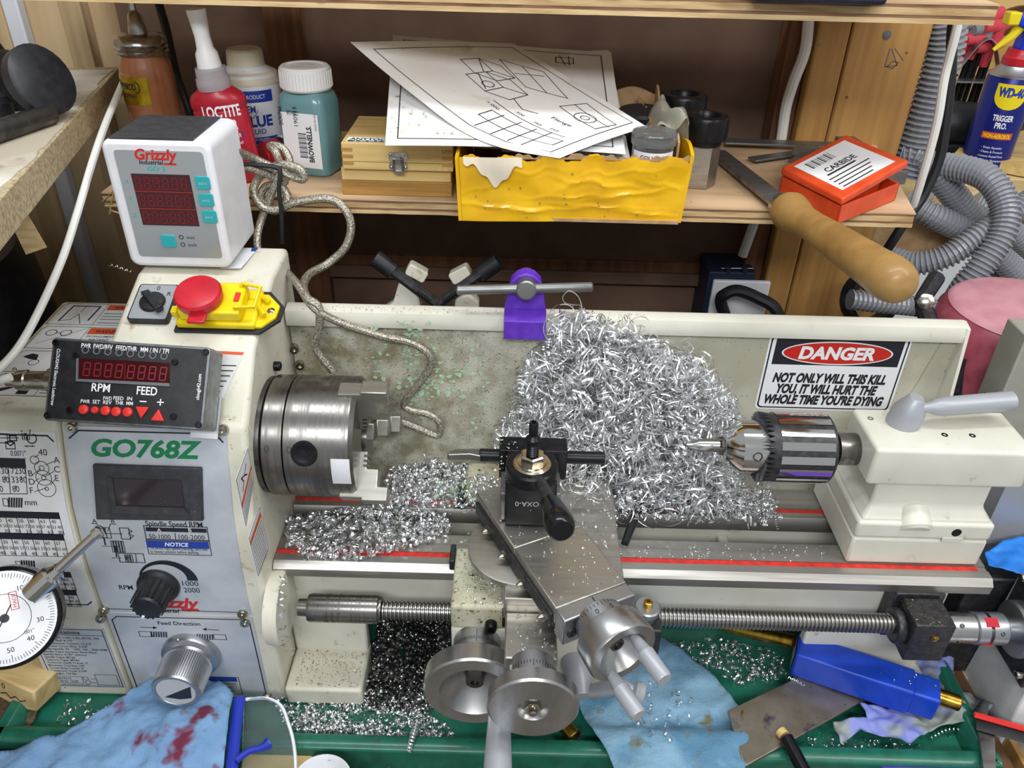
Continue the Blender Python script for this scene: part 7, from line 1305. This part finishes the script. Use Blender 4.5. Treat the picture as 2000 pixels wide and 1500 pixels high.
s.done('swarf_heap', 'tall bright heap of curly aluminium swarf against the splash guard', 'swarf', (13, 6, 0), 'swarf')
# --- swarf on the bed to the left of the carriage
s = Sw(32); r = s.r
zone = [(-20.46, 0.43, 0.40)[:2], (-18.74, 1.19, 0.40)[:2], (-13.24, 2.47, 0.40)[:2], (-5.44, 1.71, 0.40)[:2], (-5.17, -1.68, 0.40)[:2], (-8.73, -2.78, 0.40)[:2], (-12.98, -4.50, 0.40)[:2], (-17.47, -4.35, 0.40)[:2], (-19.86, -2.87, 0.40)[:2]]
for x, y in sample(zone, 780, r):
    h = 1.1*math.exp(-((x+12)/6)**2-((y+1.5)/2.6)**2)
    s.curl((x, y, .12+h*r.random()**.7), r.uniform(.12, .42), r.uniform(.6, 2.6), r.uniform(.05, .13), pitch=r.uniform(.06, .25), step=11)
zone2 = [(-11.57, 8.05, 0.60)[:2], (-7.12, 9.89, 0.60)[:2], (-0.57, 8.91, 0.60)[:2], (-0.96, 4.57, 0.60)[:2], (-3.07, 2.29, 0.60)[:2], (-11.27, 2.33, 0.60)[:2], (-12.26, 4.12, 0.60)[:2]]
for x, y in sample(zone2, 1000, r): s.curl((x, y, .15+1.6*r.random()**1.5*math.exp(-((y-5)/3)**2)), r.uniform(.1, .34), r.uniform(.6, 2.4), r.uniform(.05, .12), pitch=r.uniform(.05, .2), step=11)
for q in ((-8.62, 9.32, 1.00), (-7.72, 8.12, 1.00), (-3.39, 13.69, 1.50), (-1.59, 1.19, 1.00), (-2.10, 2.23, 1.00)):
    for _ in range(3): s.curl(Vector(q)+Vector((r.uniform(-.3, .3), r.uniform(-.3, .3), .2)), r.uniform(.4, .7), r.uniform(1, 2.2), .1, pitch=.2, step=16)
s.done('bed_swarf', 'silver swarf strewn on the bed ways below the chuck', 'swarf', (-12, 0, 0), 'swarf')
# --- chips in the tray
s = Sw(33); r = s.r
zone = [(-21.72, -2.85, -15.40)[:2], (-13.60, -2.59, -15.40)[:2], (-5.92, -2.66, -15.40)[:2], (-6.71, -5.07, -15.40)[:2], (-6.82, -8.98, -15.40)[:2], (-4.81, -10.23, -15.40)[:2], (-13.24, -10.47, -15.40)[:2], (-19.82, -10.41, -15.40)[:2], (-21.93, -7.80, -15.40)[:2]]
for x, y in sample(zone, 3000, r):
    if r.random() < .35+.65*(math.sin(x*1.3+y)*math.sin(x*.7-y*1.9)*.5+.5): s.curl((x, y, TF+.12+.25*r.random()), r.uniform(.08, .27), r.uniform(.35, 1.6), r.uniform(.06, .14), pitch=r.uniform(.05, .18))
for (x, y) in ((-10.2, -11.4), (-12, -11.2), (-6.5, -11.3), (-15, -10.6), (-17.5, -10.4)):
    for _ in range(90): s.curl((x+r.gauss(0, 1.0), y+r.gauss(0, .45), TF+.15+.4*r.random()), r.uniform(.1, .3), r.uniform(.5, 1.8), .1, pitch=.12)
z3 = [(16.97, -0.06, -15.40)[:2], (21.93, 1.08, -15.40)[:2], (27.84, -0.66, -15.40)[:2], (28.12, -3.41, -15.40)[:2], (22.75, -4.75, -15.40)[:2]]
for x, y in sample(z3, 260, r): s.curl((x, y, TF+.12+.2*r.random()), r.uniform(.1, .4), r.uniform(.5, 2.2), r.uniform(.05, .1), pitch=r.uniform(.06, .2))
for _ in range(60): x = r.uniform(-41, -34); s.curl((x, r.uniform(-10.8, -8.3), TF+.15), r.uniform(.1, .3), r.uniform(.5, 1.5), .1, pitch=.1)
for x, y in sample([(9.36, -7.00, -12.90)[:2], (15.56, -3.93, -12.90)[:2], (18.58, -8.89, -12.90)[:2], (13.19, -14.05, -12.90)[:2]], 46, r): s.curl((x, y, -14.1 if y > -10.6 else -12.5), r.uniform(.12, .3), r.uniform(.5, 2), .08, pitch=.12)
for x, y in sample([(26, -12), (38, -12), (38, -10.5), (28, -9.8)], 160, r): s.curl((x, y, TF+.1+.2*r.random()), r.uniform(.07, .2), r.uniform(.4, 1.4), .07, pitch=.1)
s.done('tray_chips', 'loose silver chips scattered over the green chip tray', 'swarf', (-12, -10, TF))
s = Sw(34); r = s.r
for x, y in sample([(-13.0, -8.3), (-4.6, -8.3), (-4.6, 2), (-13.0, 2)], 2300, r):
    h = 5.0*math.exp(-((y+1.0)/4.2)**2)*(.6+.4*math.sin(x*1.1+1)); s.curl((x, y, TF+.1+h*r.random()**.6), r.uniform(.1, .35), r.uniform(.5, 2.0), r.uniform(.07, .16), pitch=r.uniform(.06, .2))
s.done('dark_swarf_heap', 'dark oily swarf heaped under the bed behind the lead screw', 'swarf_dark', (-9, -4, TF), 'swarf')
s = Sw(35); r = s.r
for _ in range(2600):
    x = r.uniform(-19, 17); y = r.uniform(-17.6, -13.75); s.curl((x, y, -16.85+.3*r.random()), r.uniform(.05, .2), r.uniform(.3, 1.3), r.uniform(.05, .13), pitch=.1)
for _ in range(700):
    x = r.uniform(-20, -5) if r.random() < .6 else r.uniform(14, 24); s.fleck((x, r.uniform(-11.6, -8.0), TF+.05), r.uniform(.04, .12))
for _ in range(420): s.fleck((r.uniform(-19.5, -13.6), r.uniform(-7.6, -3.6), -13.17), r.uniform(.04, .11))
for _ in range(240): a = r.uniform(0, 1); s.fleck((r.uniform(34.4, 37.8), r.uniform(-8.4, -5.4), -1.85), r.uniform(.03, .09))
for _ in range(400): s.fleck((r.uniform(24, 42), r.uniform(-11.6, -7.5), TF+.05), r.uniform(.04, .1))
s.done('brass_chips', 'brownish brass chips along the front of the tray and bench', 'swarf_brown', (0, -14, -16.9))
s = Sw(36); r = s.r
for _ in range(260): x = r.gauss(-1.6, 1.2); y = r.gauss(-6.8, 1.6); (s.curl((max(-4.3, min(-.4, x)), max(-10, min(-4, y)), 1.4), r.uniform(.06, .16), r.uniform(.4, 1.5), .06, pitch=.08))
for _ in range(90): a, b = r.uniform(.3, 14), r.uniform(.2, 5.9); p = CF(a, b, 6.06); s.curl(p, r.uniform(.04, .12), r.uniform(.4, 1.2), .05, pitch=.06)
for _ in range(120): s.curl((r.uniform(5.5, 9.2), r.uniform(-6, 5), 3.3), r.uniform(.06, .2), r.uniform(.4, 1.6), .06, pitch=.08)
for _ in range(60): s.curl((r.uniform(.2, 3.8), r.uniform(-15.3, -11.4), 1.8), r.uniform(.05, .12), r.uniform(.4, 1.2), .05, pitch=.06)
for _ in range(160): s.curl((r.uniform(10, 29), r.uniform(-3.2, -1.2), .08), r.uniform(.04, .12), r.uniform(.3, 1), .05, pitch=.05)
for _ in range(240): s.curl((r.uniform(-3.8, 2), r.uniform(2.5, 5.5), 1.4+.5*r.random()), r.uniform(.1, .25), r.uniform(.5, 2), .09, pitch=.1)
for _ in range(60): p = c0+ca_x*r.uniform(.5, Lc-.5)+ca_n*r.uniform(-1, 1)+Vector((0, 0, .05)); (s.curl(p, r.uniform(.06, .14), .8, .06, pitch=.06) if r.random() < .2 else None)
for q in ((6.93, -0.95, 5.90), (6.28, 1.37, 4.20), (7.66, 0.96, 4.00)):
    for _ in range(4): s.curl(Vector(q)+Vector((r.uniform(-.3, .3), r.uniform(-.3, .3), .2)), r.uniform(.7, 1.3), r.uniform(.6, 1.2), .09, pitch=.3, step=18)
s.done('carriage_chips', 'small silver chips sprinkled on the carriage and front way', 'swarf', (3, -6, 1.4))
# --- grime on the guard, green flakes
s = Sw(37); r = s.r
def guard_pt():
    x = -19+abs(r.gauss(0, 1))*11.5 if r.random() < .8 else r.uniform(-19, 39); return x
n = 0
while n < 9000:
    x = r.uniform(-19.4, 9) if r.random() < .9 else r.uniform(9, 39); z = r.uniform(0, 16)
    if x > 9 and r.random() < .75: continue
    s.fleck((x, 8.985, z), r.choice((.02, .03, .03, .04, .05, .06, .075)), (0, -1, 0)); n += 1
for _ in range(420): s.fleck((r.uniform(-19, 12), r.uniform(8.05, 9.4), 18.02 if r.random() < .0 else 17.95), r.uniform(.03, .07), (0, -.3, 1))
for _ in range(700): x = r.uniform(-20.4, -4.5); s.fleck((x, r.uniform(2.8, 8.8), .05 if r.random() < .5 else r.uniform(.05, .5)), r.uniform(.04, .12))
s.done('guard_grime', 'dark oily specks spattered over the left half of the guard', 'grime', (-8, 8.9, 5), 'grime')
s = Sw(38); r = s.r
for cx_, wdt, n_ in ((-9.0, .7, 170), (-12.6, .5, 60)):
    for _ in range(n_): x = r.gauss(cx_, wdt); z = r.uniform(6, 17.2); s.fleck((x, 8.96 if z < 16.2 else 7.95, z), r.uniform(.08, .34), (0, -1, 0), .05)
for _ in range(150): s.fleck((r.gauss(-6.5, 3.0), 8.96, r.gauss(10.5, 2.4)), r.uniform(.08, .4), (0, -1, .1), .06)
for _ in range(190): s.fleck((r.gauss(-4.8, 1.6), r.gauss(3.6, .9), .9+r.random()), r.uniform(.06, .26))
for _ in range(120): s.fleck((r.uniform(-4.3, .0), r.uniform(-9.8, -2), 1.35), r.uniform(.05, .2), (0, 0, 1))
for _ in range(50): a, b = r.uniform(.3, 14), r.uniform(.1, 5.9); s.fleck(CF(a, b, 6.05), r.uniform(.05, .16), (0, 0, 1))
for _ in range(70): s.fleck((r.uniform(-14, -6), r.uniform(-3.0, 1), 1.0+r.random()*.4), r.uniform(.05, .2))
for _ in range(40): s.fleck((hx0+r.random()*2, 0, 0) if False else (r.uniform(-.8, .6), r.uniform(-5.9, -.5), 10.65 if r.random() < .5 else 9.4), r.uniform(.05, .14), (0, 0, 1))
s.done('green_flakes', 'pale green flakes clinging to the guard and carriage', 'green_fleck', (-6, 8, 8), 'flakes')
s = Sw(39); r = s.r
def onpaper(u, v):
    c = [Vector(q) for q in (B0, B1, B2, B3)]; return (c[0]*(1-u)+c[1]*u)*(1-v)+(c[3]*(1-u)+c[2]*u)*v+Vector((0, 0, .25*math.sin(u*3+v*2)+.08))
for _ in range(46): s.fleck(onpaper(r.uniform(.02, .3), r.uniform(.05, .45)), r.uniform(.08, .26), (0, -.3, 1), .1)
for _ in range(30): s.fleck((r.uniform(-8.5, -6.2), 17.5, r.uniform(27.7, 29.9)), r.uniform(.04, .14), (0, -1, 0))
s.done('paper_flakes', 'pale green flakes sprinkled on the flat drawing sheet', 'green_fleck', (-5, 18, 31), 'flakes')
s = Sw(40); r = s.r
for _ in range(230): s.fleck((r.uniform(-34, 36), r.uniform(17.4, 37), 25.03), r.uniform(.04, .12), (0, 0, 1))
for _ in range(22): s.curl((r.uniform(-5, 14), 12.0, r.uniform(25.5, 30)), r.uniform(.06, .12), .9, .06, pitch=.05)
s.done('shelf_specks', 'tiny dark specks and chips dusting the lower shelf', 'grime', (0, 25, 25), 'grime')
# --- single long coiled chips
def coil(label, pts, rad, pitch, wid=.09, m='swarf'):
    p = smooth_path(pts, 10); L = [0]
    for a, b in zip(p, p[1:]): L.append(L[-1]+(b-a).length)
    n = max(8, int(L[-1]/pitch*10)); vs = []; i = 0
    for j in range(n+1):
        q = L[-1]*j/n
        while i < len(L)-2 and L[i+1] < q: i += 1
        t = (p[i+1]-p[i]).normalized(); u, w = ortho(t); a = 6.2832*j/10; c = p[i].lerp(p[i+1], (q-L[i])/max(1e-6, L[i+1]-L[i])); d = u*math.cos(a)+w*math.sin(a)
        vs += [c+d*rad-t*wid/2, c+d*rad+t*wid/2]
    P('coiled_chip', G().add(vs, [(2*j, 2*j+2, 2*j+3, 2*j+1) for j in range(n)]), m, loc=pts[0], label=label, cat='metal chip', group='long coiled metal chips', fix=False, ang=60)
coil('zigzag coiled chip hanging on the cream gear disc', [(-19.0, -6.6, .2), (-18.9, -8.6, -1.5), (-18.85, -9.3, -4.0), (-18.9, -8.6, -6.5), (-18.9, -7.4, -9.0)], .35, 1.1, .12)
coil('tight coiled chip hanging over the front tray rim left of the handwheels', [(-7.69, -10.90, -13.00), (-7.92, -12.53, -13.20), (-8.15, -13.70, -13.50)], .28, .3, .14)
coil('thin coiled chip trailing off the rear way near the tailstock', [(24.57, 6.71, 0.30), (25.32, 3.73, 0.30), (25.00, 1.58, 0.30), (25.01, 0.66, 0.20)], .1, .28, .07)
coil('thin wavy chip sticking out left of the readout base', [(-33.95, 6.50, 22.58), (-33.30, 6.50, 22.46), (-32.64, 6.50, 22.15), (-32.11, 6.50, 22.02)], .12, .4, .04)
coil('coiled chip lying along the green tray corner at the right', [(39.39, -10.00, -15.00), (41.04, -9.31, -14.80), (42.72, -9.26, -14.80)], .2, .4, .12)
coil('coiled chip lying at the edge of the steel plate', [(26.86, -5.60, -12.70), (27.61, -6.03, -12.70), (28.22, -6.57, -12.70)], .15, .35, .09)
P('wire_loop', G().tube(smooth_path([(5.93, 7.60, 17.78), (5.92, 7.40, 19.05), (5.52, 7.30, 20.32), (4.69, 7.30, 20.88), (4.16, 7.30, 20.28), (4.46, 7.30, 19.70), (5.49, 7.40, 19.48)], 6), .04, 5), 'swarf', loc=(5.93, 7.60, 17.78), label='thin wire loop rising above the guard rim over the heap', cat='metal chip')
P('black_hook', G().tube(smooth_path([(12.76, 2.81, 1.00), (12.15, 2.39, 0.40), (11.33, 0.48, 0.20), (10.53, -1.67, 0.20)], 5), [.3, .32, .34, .36, .38, .4, .42, .42, .42, .42, .42, .42, .4, .38, .36, .34], 8), 'black_rubber', loc=(11.33, 0.48, 0.20), label='black rubber hook lying beside the cross slide', cat='hook')
